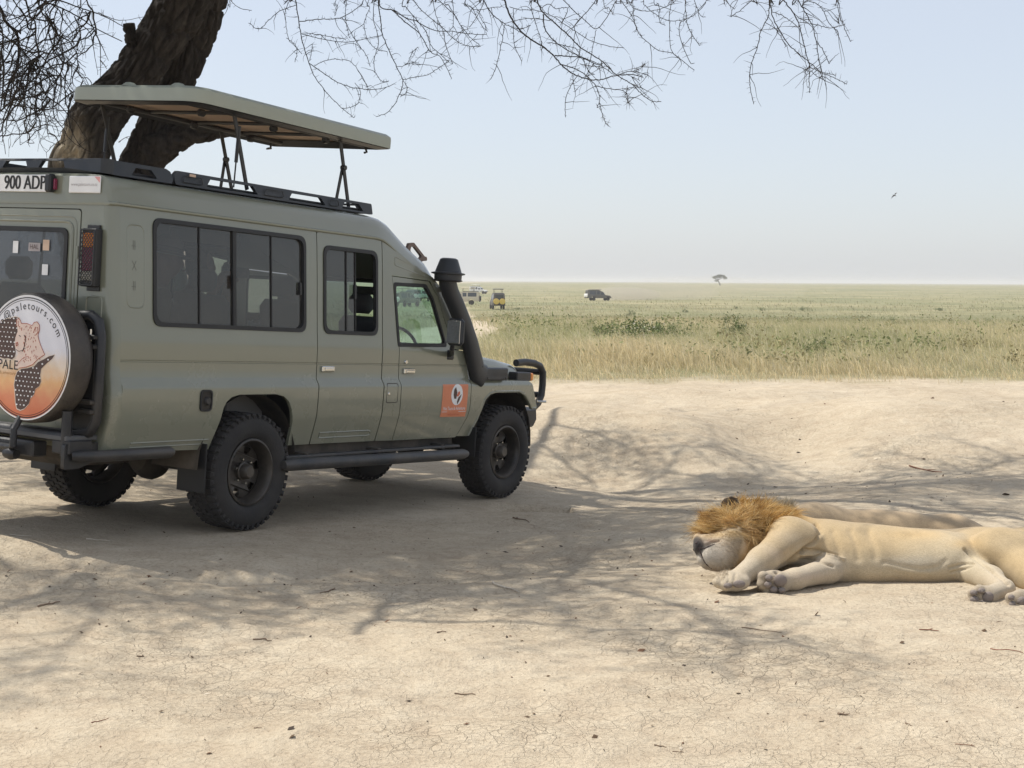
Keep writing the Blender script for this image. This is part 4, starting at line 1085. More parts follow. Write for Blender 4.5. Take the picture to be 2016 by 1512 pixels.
# spare wheel in a printed cover
def spare():
    cy, cz, x0, x1 = -.398, 1.176, -1.66, -1.465
    sp = bpy.data.objects.new('spare_wheel', None); COL.objects.link(sp); sp.parent = VEH
    mb = MB(); mb.lathe([(.30, x1 + .01), (.375, x1), (.40, x1 - .02), (.412, x1 - .06), (.413, x0 + .05), (.409, x0 + .018), (.400, x0 + .004), (.393, x0)], (0, cy, cz), (1, 0, 0), 72)
    cov = mb.build('cover_side', mat('black_vinyl', (.035, .030, .028), .5, 0, .3, 8, .4, 60, dust=.85, dustcol=(.30, .25, .18)), sp, 60)
    mt, N, L = nt('printed_vinyl')
    o = N.new('ShaderNodeOutputMaterial'); p = N.new('ShaderNodeBsdfPrincipled'); p.inputs['Roughness'].default_value = .45
    tc = N.new('ShaderNodeTexCoord'); sx = N.new('ShaderNodeSeparateXYZ'); L.new(tc.outputs['Object'], sx.inputs[0])
    n = noise(N, L, tc.outputs['Object'], 9, 6, .65)
    h = mathn(N, L, 'ADD', sx.outputs[2], mathn(N, L, 'MULTIPLY', mathn(N, L, 'SUBTRACT', n.outputs[0], .5), .16))
    mr = N.new('ShaderNodeMapRange'); mr.inputs[1].default_value = cz - .4; mr.inputs[2].default_value = cz + .4; L.new(h, mr.inputs[0])
    r = ramp(N, [(0, (.60, .13, .05)), (.18, (.66, .24, .12)), (.32, (.74, .43, .20)), (.45, (.74, .60, .46)), (.58, (.72, .72, .78)), (1, (.80, .80, .84))]); L.new(mr.outputs[0], r.inputs[0])
    L.new(r.outputs[0], p.inputs['Base Color']); L.new(p.outputs[0], o.inputs[0])
    disc = lambda r_, n_=64: [(r_ * math.cos(2 * math.pi * i / n_), r_ * math.sin(2 * math.pi * i / n_)) for i in range(n_)]
    f3 = lambda k: (lambda a, b, d: (x0 - k + d, cy - a, cz + b))
    mb = MB(); mb.plate(disc(.394), [], f3(.0), .004, ()); face = mb.build('cover_face', mt, sp, 20)
    for ra, rb, mm in ((.394, .385, M_WHITE), (.380, .3735, M_INK), (.365, .3615, M_INK)):
        mb = MB(); mb.plate(disc(ra), [disc(rb)], f3(.0012), 0, ()); mb.build('printed_ring', mm, face, 0)
    def flat(pts, name, m, par, k=.0015):
        mb = MB(); mb.plate(pts, [], f3(k), 0, ()); return mb.build(name, m, par, 0)
    north = [(-.33, .16), (-.27, .21), (-.19, .235), (-.12, .25), (-.085, .245), (-.07, .225), (-.085, .195), (-.09, .16), (-.10, .11), (-.098, .085), (-.108, .06), (-.10, .02), (-.108, -.005), (-.13, -.02), (-.17, -.015), (-.20, -.02), (-.26, -.01), (-.31, .03), (-.345, .09)]
    south = [(.252, .033), (.20, .02), (.16, .0), (.11, -.02), (.075, -.05), (.02, -.065), (-.04, -.075), (-.075, -.095), (-.092, -.13), (-.098, -.18), (-.085, -.24), (-.078, -.29), (-.062, -.325), (-.03, -.332), (.005, -.32), (.045, -.285), (.055, -.25), (.085, -.225), (.095, -.19), (.13, -.17), (.142, -.14), (.132, -.10), (.14, -.06), (.185, -.025), (.235, .01)]
    edge = mat('cream_print', (.72, .62, .52), .6)
    for poly in (north, south):
        c = np.mean(poly, 0); flat([tuple(c + (np.array(q) - c) * 1.035) for q in poly], 'printed_outline', edge, face, .0012)
        mp = flat(poly, 'printed_map', M_BROWN, face, .0019)
        P = np.array(poly); dots = MB()
        for i in range(-14, 15):
            for j in range(-14, 15):
                a, b = i * .033 + (j % 2) * .0165, j * .030
                ins = False
                for q in range(len(P)):
                    (xa, ya), (xb, yb) = P[q], P[(q + 1) % len(P)]
                    if (ya > b) != (yb > b) and a < (xb - xa) * (b - ya) / (yb - ya) + xa: ins = not ins
                if ins and min(np.linalg.norm(P - (a, b), axis=1)) > .012:
                    rr_ = random.uniform(.0045, .007); ph = random.uniform(0, 2)
                    dots.add([(x0 - .0027, cy - (a + rr_ * 1.2 * math.cos(t + ph)), cz + b + rr_ * .9 * math.sin(t + ph)) for t in (0, 1.3, 2.6, 3.8, 5.0)], [(0, 1, 2, 3, 4)])
        dots.build('printed_dots', M_WHITE, mp, 0)['kind'] = 'stuff'
    # the spotted cat's head
    head = [(-.105, .19), (-.104, .232), (-.09, .243), (-.072, .232), (-.058, .212), (-.01, .214), (.04, .204), (.055, .224), (.082, .230), (.104, .212), (.108, .18), (.096, .15), (.105, .12), (.125, .085), (.15, .05), (.165, .03), (.11, -.0), (.06, -.04), (.0, -.06), (-.06, -.07), (-.10, -.085), (-.095, -.05), (-.10, -.02), (-.075, .02), (-.098, .045), (-.112, .075), (-.108, .12), (-.09, .16), (-.098, .20)]
    cat_ = flat(head, 'printed_cat', mat('cat_print', (.76, .60, .52), .6, 0, .06), face, .0024)
    M_SPOT = mat('spot_print', (.42, .12, .08), .6)
    sp_ = MB()
    for k in range(150):
        a, b = random.uniform(-.08, .14), random.uniform(-.06, .20)
        if a < -.03 and b < .16: continue
        if a > .10 + (.06 - b) * .5 and b < .1: continue
        if b < -.03 + .2 * max(a, 0): continue
        if a > .085 and b > .10: continue
        t0 = random.uniform(-.6, .6); e = random.uniform(.004, .008)
        sp_.add([(x0 - .0031, cy - (a + e * .6 * math.cos(t)), cz + b + e * math.sin(t + t0)) for t in (0, 1.26, 2.5, 3.8, 5.0)], [(0, 1, 2, 3, 4)])
    sp_.build('printed_spots', M_SPOT, cat_, 0)['kind'] = 'stuff'
    def line(pts, w, m, nm):
        q = MB(); q.tube([(x0 - .0026, cy - a, cz + b) for a, b in pts], w, 4); q.build(nm, m, cat_, 0)
    line(head[:20], .0022, M_SPOT, 'printed_line'); line([(-.02, .135), (-.012, .115), (-.02, .085), (-.025, .06), (-.04, .035)], .003, M_INK, 'printed_line')
    line([(-.10, .085), (-.085, .09), (-.08, .075), (-.095, .068), (-.10, .085)], .004, M_SPOT, 'printed_line'); line([(-.098, .045), (-.07, .035), (-.035, .045), (-.012, .06)], .0018, M_INK, 'printed_line')
    line([(-.075, .135), (-.06, .13)], .003, M_INK, 'printed_line'); line([(-.03, .14), (-.015, .128)], .003, M_INK, 'printed_line')
    line([(.055, .16), (.07, .195), (.092, .195), (.095, .165), (.075, .145)], .003, M_SPOT, 'printed_line'); line([(-.09, .225), (-.085, .195), (-.07, .19)], .003, M_SPOT, 'printed_line')
    line([(-.09, -.06), (-.05, -.02), (-.02, .0), (.02, .01)], .0018, M_SPOT, 'printed_line')
    # lettering round the rim
    word = 'info@paletours.com'; n_ = len(word)
    wd = {'i': .55, 'l': .55, 't': .75, '.': .5, 'm': 1.55, '@': 1.7, 'f': .7, 'r': .75}
    pos = 0; cen = []
    for ch in word: q = wd.get(ch, 1.0); cen.append(pos + q / 2); pos += q
    i0, i1 = word.index('@'), n_ - 1
    A0, A1 = rad(127.2), rad(32.0)
    for ch, c in zip(word, cen):
        a = A0 + (A1 - A0) * (c - cen[i0]) / (cen[i1] - cen[i0])
        def t3(u, v, a=a):
            rr_ = .324 + v; th = a - u / .324
            return (x0 - .002, cy - rr_ * math.cos(th), cz + rr_ * math.sin(th))
        text_part(ch, .066, t3, 'lettering', M_INK, face)
    text_part('PALE', .085, lambda u, v: (x0 - .0032, cy - (-.165 + u), cz - .057 + v), 'lettering', M_INK, face, 'RIGHT' if False else 'CENTER', space=1.05)
    text_part('tours & adventure', .030, lambda u, v: (x0 - .0032, cy - (-.20 + u), cz - .108 + v), 'lettering', mat('tan_ink', (.38, .22, .10), .6), face)
    # carrier frame
    mb = MB()
    loop = [(-1.42, -.60, 1.46), (-1.42, -.70, 1.465), (-1.42, -.765, 1.43), (-1.42, -.79, 1.34), (-1.42, -.79, 1.0), (-1.42, -.785, .80), (-1.42, -.74, .73), (-1.44, -.62, .70), (-1.47, -.10, .70), (-1.47, .5, .70)]
    mb.tube(loop, .034, 12); mb.tube([(-1.42, -.60, 1.46), (-1.42, -.30, 1.46)], .034, 12)
    cf = mb.build('wheel_carrier', M_BLK, VEH)
    mb = MB(); mb.box((-1.40, -.66, 1.08), (.03, .20, .70), .008); mb.build('carrier_plate', M_BLK, cf)
    for z in (1.33, 1.27, .92, .86):
        mb = MB(); mb.box((-1.46, -.74, z), (.05, .12, .03), .006); mb.build('carrier_latch', M_RIM, cf)
    mb = MB(); mb.tube([(-1.44, -.69, 1.30), (-1.50, -.72, 1.30), (-1.50, -.72, 1.22), (-1.44, -.70, 1.215)], .007, 6); mb.tube([(-1.455, -.735, 1.30), (-1.455, -.735, 1.38)], .010, 6); mb.build('carrier_pin', M_CHROME, cf)
spare()
# rear bumper with step tubes
mb = MB(); mb.tube([(-1.56, -.70, .70), (-1.56, .70, .70)], .038, 12); mb.tube([(-1.57, -.69, .86), (-1.57, -.69, .58)], .034, 12); mb.tube([(-1.57, .69, .86), (-1.57, .69, .58)], .034, 12)
RB = mb.build('rear_bumper', M_BLK, VEH)
for s in (-1, 1):
    mb = MB(); mb.plate(rpoly([(-1.62, .50), (-1.50, .50), (-1.30, .56), (-1.30, .66), (-1.62, .66)], .02, 3), [], lambda x, z, d, s=s: (x, s * (.735 - d), z), .03, ()); mb.box((-1.50, s * .67, .635), (.20, .16, .09), .01); mb.build('bumper_bracket', M_BLK, RB)
    mb = MB(); mb.tube([(-1.56, s * .74, .585), (-1.50, s * .80, .585), (-1.40, s * .83, .585), (-.80, s * .83, .585), (-.765, s * .82, .585)], [.03, .038, .038, .038, .026], 12); mb.build('step_tube', M_BLK, RB)
mb = MB(); mb.tube([(-1.64, -.35, .80), (-1.70, -.36, .72), (-1.70, -.36, .62), (-1.66, -.30, .60), (-1.64, .30, .60), (-1.66, .36, .62), (-1.70, .36, .8)], .022, 10); mb.box((-1.56, 0, .60), (.12, .9, .10), .01); mb.build('tow_bar', M_BLK, RB)
mb = MB(); mb.lathe([(0, -.05), (.03, -.05), (.04, 0), (.03, .05), (0, .05)], (-1.66, -.30, .56), (0, 1, 0), 14); mb.build('tow_hook', M_RIM, RB)
# ------------------------------------------------------------------ organic bodies: blended volumes turned into one skin
def sdf_skin(prims, lo, hi, res, floor=None):
    """prims: dict(t='e'|'c', ..., k=blend, col=(r,g,b)); returns vertices, quads, per-vertex colour and normals"""
    lo = np.array(lo, float); hi = np.array(hi, float)
    n = np.ceil((hi - lo) / res).astype(int) + 1
    ax = [lo[i] + np.arange(n[i]) * res for i in range(3)]
    D = np.full(n, .5)
    def dist(p, P):
        if p['t'] == 'e':
            q = P - p['c']
            if p.get('rz'):
                c, s = math.cos(-p['rz']), math.sin(-p['rz'])
                q = np.stack([q[..., 0] * c - q[..., 1] * s, q[..., 0] * s + q[..., 1] * c, q[..., 2]], -1)
            if p.get('ry'):
                c, s = math.cos(-p['ry']), math.sin(-p['ry'])
                q = np.stack([q[..., 0] * c + q[..., 2] * s, q[..., 1], -q[..., 0] * s + q[..., 2] * c], -1)
            r = np.array(p['r']); k0 = np.sqrt(((q / r) ** 2).sum(-1)); k1 = np.sqrt(((q / r ** 2) ** 2).sum(-1)) + 1e-9
            return k0 * (k0 - 1) / k1
        a, b = np.array(p['a']), np.array(p['b']); ab = b - a
        t = np.clip(((P - a) @ ab) / (ab @ ab + 1e-12), 0, 1)
        return np.sqrt(((P - a - t[..., None] * ab) ** 2).sum(-1)) - (p['ra'] + (p['rb'] - p['ra']) * t)
    for p in prims:
        k = p.get('k', .05)
        if p['t'] == 'e': m_ = max(p['r']); b0, b1 = np.array(p['c']) - m_, np.array(p['c']) + m_
        else:
            m_ = max(p['ra'], p['rb']); b0 = np.minimum(p['a'], p['b']) - m_; b1 = np.maximum(p['a'], p['b']) + m_
        i0 = np.clip(((b0 - k - .05 - lo) / res).astype(int), 0, n); i1 = np.clip(((b1 + k + .05 - lo) / res).astype(int) + 2, 0, n)
        if (i1 <= i0).any(): continue
        sl = tuple(slice(a, b) for a, b in zip(i0, i1))
        P = np.stack(np.meshgrid(ax[0][sl[0]], ax[1][sl[1]], ax[2][sl[2]], indexing='ij'), -1)
        d = dist(p, P); o = D[sl]
        if p.get('cut'): D[sl] = np.maximum(o, -d); continue
        h = np.maximum(k - np.abs(o - d), 0) / k
        D[sl] = np.minimum(o, d) - h * h * k * .25
    if floor is not None: D = np.maximum(D, (floor - ax[2])[None, None, :])
    S = D < 0
    c8 = [(i, j, k) for i in (0, 1) for j in (0, 1) for k in (0, 1)]
    cs = sum(S[i:n[0] - 1 + i, j:n[1] - 1 + j, k:n[2] - 1 + k].astype(int) for i, j, k in c8)
    act = (cs > 0) & (cs < 8); idx = -np.ones(act.shape, int); idx[act] = np.arange(act.sum())
    I = np.argwhere(act); acc = np.zeros((len(I), 3)); cnt = np.zeros(len(I))
    for a in c8:
        for axn in range(3):
            if a[axn]: continue
            b = list(a); b[axn] = 1
            A = I + a; B = I + b
            da = D[A[:, 0], A[:, 1], A[:, 2]]; db = D[B[:, 0], B[:, 1], B[:, 2]]
            x = (da < 0) != (db < 0); t = np.where(x, da / np.where(x, da - db, 1), 0)
            pt = A.astype(float); pt[:, axn] += t
            acc[x] += pt[x]; cnt[x] += 1
    V = lo + acc / cnt[:, None] * res
    Q = []
    for axn in range(3):
        u, v = [(1, 2), (2, 0), (0, 1)][axn]
        sl0 = [slice(None)] * 3; sl1 = [slice(None)] * 3; sl0[axn] = slice(0, n[axn] - 1); sl1[axn] = slice(1, n[axn])
        e = S[tuple(sl0)] != S[tuple(sl1)]
        E_ = np.argwhere(e); E_ = E_[(E_[:, u] > 0) & (E_[:, v] > 0) & (E_[:, u] < n[u] - 1) & (E_[:, v] < n[v] - 1)]
        def cell(du, dv):
            c = E_.copy(); c[:, u] -= du; c[:, v] -= dv; return idx[c[:, 0], c[:, 1], c[:, 2]]
        q = np.stack([cell(1, 1), cell(0, 1), cell(0, 0), cell(1, 0)], 1)
        fl = S[E_[:, 0], E_[:, 1], E_[:, 2]]
        q[~fl] = q[~fl][:, ::-1]
        Q.append(q)
    Q = np.concatenate(Q)
    for _ in range(2):                                     # light smoothing
        s = np.zeros_like(V); c = np.zeros(len(V))
        for a, b in ((0, 1), (1, 2), (2, 3), (3, 0)):
            np.add.at(s, Q[:, a], V[Q[:, b]]); np.add.at(c, Q[:, a], 1); np.add.at(s, Q[:, b], V[Q[:, a]]); np.add.at(c, Q[:, b], 1)
        V = V * .5 + s / np.maximum(c, 1)[:, None] * .5
    W = np.zeros(len(V)); C = np.zeros((len(V), 3))
    for p in prims:
        if p.get('cut'): continue
        w = np.exp(-np.clip(dist(p, V), 0, .5) / p.get('cs', .022)) * p.get('cw', 1.0); W += w; C += w[:, None] * np.array(p['col'])
    C /= W[:, None] + 1e-9
    return V, Q, C, vnormals(V, Q)

def vnormals(V, Q):
    fn = np.cross(V[Q[:, 2]] - V[Q[:, 0]], V[Q[:, 3]] - V[Q[:, 1]]); N = np.zeros_like(V)
    for i in range(4): np.add.at(N, Q[:, i], fn)
    return N / (np.linalg.norm(N, axis=1)[:, None] + 1e-12)

def E(c, r, col, k=.05, **kw): return dict(t='e', c=np.array(c, float), r=r, col=col, k=k, **kw)
def K(a, b, ra, rb, col, k=.05, **kw): return dict(t='c', a=np.array(a, float), b=np.array(b, float), ra=ra, rb=rb, col=col, k=k, **kw)

def proj_px(P):
    d = P - EYE; z = d @ _fw
    return np.stack([PCX + FPX * (d @ C_RT) / z, PCY + FPX * (d @ C_DN) / z], -1)

def crease(V, N, line, width, depth):
    """press (or raise, depth < 0) a soft line into the skin on the side that faces the viewer's standpoint"""
    q = proj_px(V); ln = np.array(line, float); best = np.full(len(V), 1e9)
    for a, b in zip(ln[:-1], ln[1:]):
        ab = b - a; t = np.clip(((q - a) @ ab) / (ab @ ab), 0, 1); best = np.minimum(best, np.linalg.norm(q - a - t[:, None] * ab, axis=1))
    view = EYE - V; view /= np.linalg.norm(view, axis=1)[:, None]
    w = np.exp(-(best / width) ** 2) * np.clip((N * view).sum(1) * 2, 0, 1)
    return V - N * (w * depth)[:, None]

def fur_mat(name, scale=1.0, trans=0.0):
    mt, N, L = nt(name)
    o = N.new('ShaderNodeOutputMaterial'); p = N.new('ShaderNodeBsdfPrincipled'); p.inputs['Roughness'].default_value = .78
    p.inputs['Specular IOR Level'].default_value = .25
    p.inputs['Sheen Weight'].default_value = .25; p.inputs['Sheen Roughness'].default_value = .5; p.inputs['Sheen Tint'].default_value = (.9, .85, .75, 1)
    at = N.new('ShaderNodeAttribute'); at.attribute_name = 'tint'; tc = N.new('ShaderNodeTexCoord')
    mp = N.new('ShaderNodeMapping'); mp.inputs['Scale'].default_value = (1, 2.6, 2.6); L.new(tc.outputs['Object'], mp.inputs[0])
    n1 = noise(N, L, mp.outputs[0], 90 * scale, 4, .7); n2 = noise(N, L, tc.outputs['Object'], 9 * scale, 6, .65)
    r1 = ramp(N, [(.3, (.74, .72, .70)), (.55, (1, 1, 1)), (.8, (1.14, 1.14, 1.14))]); L.new(n1.outputs[0], r1.inputs[0])
    r2 = ramp(N, [(.3, (.84, .83, .82)), (.6, (1.06, 1.05, 1.04))]); L.new(n2.outputs[0], r2.inputs[0])
    c = mixc(N, L, 1.0, mixc(N, L, 1.0, at.outputs[0], r1.outputs[0], 'MULTIPLY'), r2.outputs[0], 'MULTIPLY')
    n3 = noise(N, L, tc.outputs['Object'], 4.5, 7, .7); r3 = ramp(N, [(.48, (0, 0, 0)), (.68, (1, 1, 1))]); L.new(n3.outputs[0], r3.inputs[0])
    c = mixc(N, L, 1.0, c, mixc(N, L, mathn(N, L, 'MULTIPLY', r3.outputs[0], .55), (1, 1, 1), (.80, .80, .80)), 'MULTIPLY')
    L.new(c, p.inputs['Base Color'])
    b = N.new('ShaderNodeBump'); b.inputs['Strength'].default_value = .5; b.inputs['Distance'].default_value = .006
    L.new(mathn(N, L, 'ADD', n1.outputs[0], mathn(N, L, 'MULTIPLY', n2.outputs[0], 1.2)), b.inputs['Height']); L.new(b.outputs[0], p.inputs['Normal'])
    L.new(p.outputs[0], o.inputs[0])
    return mt
M_FUR = fur_mat('lion_fur')
M_MANE = leaf_mat('mane_hair', .35, .5)
M_PAD = mat('paw_pad', (.21, .175, .155), .8, 0, .2, 30, .4, 120)
M_NOSE = mat('nose_leather', (.022, .02, .022), .45, 0, .3, 40, .3, 120)
M_DARK = mat('dark_lip', (.045, .03, .028), .7)

def strands(name, roots, dirs, length, col, parent, m, seed=0, width=.0035, droop=.25, nseg=4):
    g = np.random.default_rng(seed); n = len(roots)
    side = np.cross(dirs, g.normal(0, 1, (n, 3))); side /= np.linalg.norm(side, axis=1)[:, None] + 1e-9
    curl = g.normal(0, .35, (n, 3)); pts = []
    for i in range(nseg + 1):
        t = i / nseg
        p = roots + dirs * (length * t)[:, None] + curl * (length * t * t * .55)[:, None]; p = p.copy(); p[:, 2] -= droop * length * t * t
        w = width * (1 - .85 * t)
        pts.append(p - side * w); pts.append(p + side * w)
    v = np.stack(pts, 1).reshape(-1, 3); k = 2 * (nseg + 1)
    o = np.arange(n)[:, None] * k
    f = np.concatenate([o + [2 * i, 2 * i + 1, 2 * i + 3, 2 * i + 2] for i in range(nseg)], 0)
    c = np.repeat(col[:, None, :], k, 1) * np.linspace(.8, 1.15, k)[None, :, None]
    ob = np_mesh(name, v, f, m, parent, smooth=False, colors=np.clip(c.reshape(-1, 3), 0, 1)); ob['kind'] = 'stuff'
    return ob

TAN = (.47, .355, .20); TAN2 = (.36, .28, .18); BELLY = (.52, .445, .315); PALE = (.50, .425, .315); GOLD = (.52, .31, .085); GREY = (.40, .335, .25); MUZ = (.54, .49, .41)
P = pix

def ear(name, base, tip_dir, out_dir, size, col, parent, m):
    """cupped rounded ear"""
    t = np.array(tip_dir, float); t /= np.linalg.norm(t); o = np.array(out_dir, float); o -= t * (o @ t); o /= np.linalg.norm(o); s = np.cross(t, o)
    vs, fs = [], []
    nu, nv = 9, 7
    for i in range(nu):
        a = -1 + 2 * i / (nu - 1)
        for j in range(nv):
            h = j / (nv - 1); w = math.sqrt(max(0, 1 - (max(0, h - .35) / .65) ** 2)) * (.75 + .25 * min(1, h * 3))
            vs.append(np.array(base) + s * a * w * size * .62 + t * h * size + o * (a * a * .35 * size * w) )
    for i in range(nu - 1):
        for j in range(nv - 1): fs.append((i * nv + j, (i + 1) * nv + j, (i + 1) * nv + j + 1, i * nv + j + 1))
    n0 = len(vs); vs += [v - o * .006 for v in vs]; fs += [tuple(q + n0 for q in f[::-1]) for f in fs]
    return np_mesh(name, np.array(vs), np.array(fs), m, parent, True, np.repeat(np.array([col]), len(vs), 0))

def pads(par, D, spots):
    for (u, v, ru, rv, dd) in spots:
        c = P(u, v, D - dd); s = D / FPX
        mb = MB(); nn = 12
        rings = []
        for i in range(7):
            t = -math.pi / 2 + math.pi * i / 6
            rings.append([(c[0] + ru * s * math.cos(t) * math.cos(q), c[1] + .014 * math.sin(t), c[2] + rv * s * math.cos(t) * math.sin(q)) for q in np.linspace(0, 2 * math.pi, nn + 1)[:-1]])
        mb.loft(rings); mb.build('paw_pad', M_PAD, par, 80)

def lion_front():
    root = thing('lion', 'golden-maned male lion asleep on its side with belly and paw pads towards the clearing', 'lion', P(1690, 1150, 9.1) * np.array([1, 1, 0]))
    base = np.array(root.location)
    pr = [
        # trunk
        E(P(1612, 1083, 9.14), (.25, .27, .185), TAN), E(P(1690, 1090, 9.15), (.40, .285, .185), TAN, .08), E(P(1700, 1112, 9.05), (.36, .21, .135), BELLY, .08),
        E(P(1810, 1096, 9.13), (.34, .25, .165), TAN, .08), E(P(1825, 1112, 9.0), (.26, .17, .130), BELLY, .08), E(P(1870, 1100, 9.05), (.16, .20, .14), BELLY, .08),
        E(P(1945, 1092, 9.16), (.24, .25, .165), TAN, .08), E(P(2060, 1095, 9.2), (.28, .24, .18), TAN, .08),
        K(P(1600, 1078, 9.36), P(2000, 1082, 9.36), .12, .12, TAN2, .1),
        # chest and neck
        E(P(1560, 1088, 9.06), (.18, .2, .16), PALE, .06), K(P(1560, 1065, 9.16), P(1462, 1066, 9.08), .165, .145, GOLD, .06),
        # upper foreleg
        E(P(1560, 1056, 8.97), (.160, .13, .116), TAN, .022, ry=.25), K(P(1556, 1064, 8.92), P(1500, 1106, 8.70), .118, .080, TAN, .05), K(P(1592, 1062, 8.93), P(1560, 1085, 8.84), .07, .06, TAN, .05),
        K(P(1500, 1106, 8.70), P(1462, 1132, 8.57), .078, .058, PALE, .05), E(P(1440, 1144, 8.51), (.095, .085, .056), PALE, .04, ry=.12),
        # lower foreleg, bent, pads forward
        K(P(1650, 1116, 8.92), P(1628, 1123, 8.84), .07, .075, PALE, .04), K(P(1628, 1123, 8.84), P(1565, 1140, 8.64), .074, .056, PALE, .04), K(P(1565, 1140, 8.64), P(1530, 1147, 8.58), .056, .058, PALE, .04),
        E(P(1522, 1147, 8.555), (.088, .05, .072), GREY, .03),
        # upper hind leg
        E(P(1985, 1088, 8.97), (.22, .19, .145), TAN, .022, ry=.25), K(P(1990, 1098, 8.93), P(2040, 1140, 8.62), .14, .10, TAN, .05), K(P(2040, 1140, 8.62), P(2062, 1165, 8.45), .085, .06, TAN, .05), K(P(2062, 1165, 8.45), P(2020, 1180, 8.27), .058, .055, PALE, .04),
        E(P(2006, 1182, 8.26), (.07, .05, .052), GREY, .03),
        # lower hind leg
        K(P(1905, 1122, 8.92), P(1950, 1140, 8.68), .095, .075, BELLY, .035), K(P(1950, 1140, 8.68), P(1978, 1160, 8.46), .07, .052, PALE, .035), K(P(1978, 1160, 8.46), P(1945, 1174, 8.32), .052, .055, PALE, .035),
        E(P(1933, 1175, 8.315), (.072, .05, .058), GREY, .03),
        # head: skull, cheek, jaw, muzzle
        E(P(1442, 1056, 9.0), (.14, .13, .105), PALE, .05), E(P(1428, 1080, 8.90), (.125, .115, .105), PALE, .05, cs=.012), E(P(1412, 1096, 8.84), (.105, .085, .085), MUZ, .04, cs=.012),
        E(P(1393, 1076, 8.88), (.078, .085, .062), MUZ, .035, cs=.012), E(P(1392, 1098, 8.82), (.058, .06, .058), MUZ, .03, cs=.012), E(P(1402, 1061, 8.95), (.08, .075, .05), (.56, .42, .24), .04),
        # mane mass
        E(P(1474, 1036, 9.16), (.19, .17, .105), GOLD, .05), E(P(1422, 1030, 9.16), (.11, .10, .07), GOLD, .05), E(P(1486, 1082, 8.97), (.075, .09, .125), GOLD, .04, ry=-.35), E(P(1512, 1046, 9.14), (.15, .17, .125), GOLD, .05),
    ]
    pr += [E(P(1470, 1072, 8.96), (.05, .06, .09), GOLD, .03), E(P(1458, 1102, 8.88), (.045, .05, .06), GOLD, .03)]
    pr += [E(P(1373, 1075, 8.835), (.026, .046, .044), (.030, .026, .027), .018, cs=.004, cw=30), E(P(1381, 1060, 8.90), (.05, .06, .035), (.50, .38, .24), .03, cs=.01)]
    # toes
    for (u, v, D_, r) in ((1414, 1146, 8.475, .034), (1430, 1152, 8.455, .036), (1450, 1152, 8.46, .034), (1466, 1146, 8.50, .03)): pr.append(E(P(u, v, D_), (r, r * 1.1, r), PALE, .018))
    for (u, v, D_, r) in ((1502, 1134, 8.53, .030), (1500, 1150, 8.525, .032), (1512, 1163, 8.53, .030), (1534, 1166, 8.535, .028)): pr.append(E(P(u, v, D_), (r, r, r), GREY, .015))
    for (u, v, D_, r) in ((1914, 1168, 8.30, .028), (1914, 1184, 8.295, .030), (1928, 1160, 8.30, .028), (1934, 1188, 8.29, .026)): pr.append(E(P(u, v, D_), (r, r, r), GREY, .015))
    for (u, v, D_, r) in ((1988, 1176, 8.25, .026), (1990, 1192, 8.245, .028), (2006, 1170, 8.25, .026), (2010, 1194, 8.24, .026)): pr.append(E(P(u, v, D_), (r, r, r), GREY, .015))
    for p in pr:
        if p['t'] == 'e': p['c'] = p['c'] - base
        else: p['a'] = p['a'] - base; p['b'] = p['b'] - base
    V, Q, C, N = sdf_skin(pr, np.array([.95, 8.1, -.03]) - base, np.array([3.6, 9.6, .48]) - base, .008, floor=-.012)
    Wd = V + base
    for ln, w, d in (([(1578, 1092), (1615, 1090), (1660, 1101)], 2.6, -.018), ([(1580, 1083), (1612, 1083), (1650, 1094)], 2.3, .016), ([(1575, 1103), (1610, 1103), (1640, 1115)], 2.6, .016),
                     ([(1900, 1082), (1914, 1094), (1930, 1107), (1955, 1126), (1985, 1150)], 3.0, .022), ([(1870, 1118), (1898, 1110), (1918, 1108)], 2.4, .014), ([(1872, 1127), (1900, 1120), (1915, 1113)], 2.2, .012),
                     ([(1740, 1108), (1775, 1116), (1810, 1122), (1845, 1117), (1862, 1104)], 5, .006), ([(1745, 1113), (1785, 1123), (1830, 1128)], 5, -.006),
                     ([(1640, 1048), (1650, 1075), (1652, 1095)], 7, .008), ([(1675, 1046), (1688, 1075), (1690, 1100)], 7, .008), ([(1708, 1045), (1722, 1075), (1724, 1098)], 7, .007),
                     ([(1606, 1034), (1615, 1050), (1606, 1066), (1585, 1080), (1556, 1105), (1528, 1126)], 3.4, .030), ([(1500, 1055), (1510, 1045), (1530, 1040)], 5, .006), ([(1545, 1095), (1570, 1075), (1590, 1066)], 6, .006),
                     ([(1380, 1084), (1378, 1094), (1384, 1108), (1394, 1120), (1410, 1127)], 2.0, .014), ([(1379, 1083), (1388, 1075), (1400, 1068), (1416, 1064)], 2.2, .016),
                     ([(1432, 1128), (1436, 1140), (1432, 1150)], 1.8, .008), ([(1448, 1130), (1446, 1142)], 1.8, .008), ([(1416, 1132), (1420, 1145)], 1.8, .008)):
        Wd = crease(Wd, N, ln, w, d); N = vnormals(Wd, Q)
    V = Wd - base
    px = proj_px(Wd)
    # darker spine, tone marks on belly and flank, shade under the chin painted in
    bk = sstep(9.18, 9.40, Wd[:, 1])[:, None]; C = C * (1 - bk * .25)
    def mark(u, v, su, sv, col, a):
        w = (np.exp(-((px[:, 0] - u) / su) ** 2 - ((px[:, 1] - v) / sv) ** 2) * a * (Wd[:, 1] < 9.2))[:, None]; return C * (1 - w) + np.array(col) * w
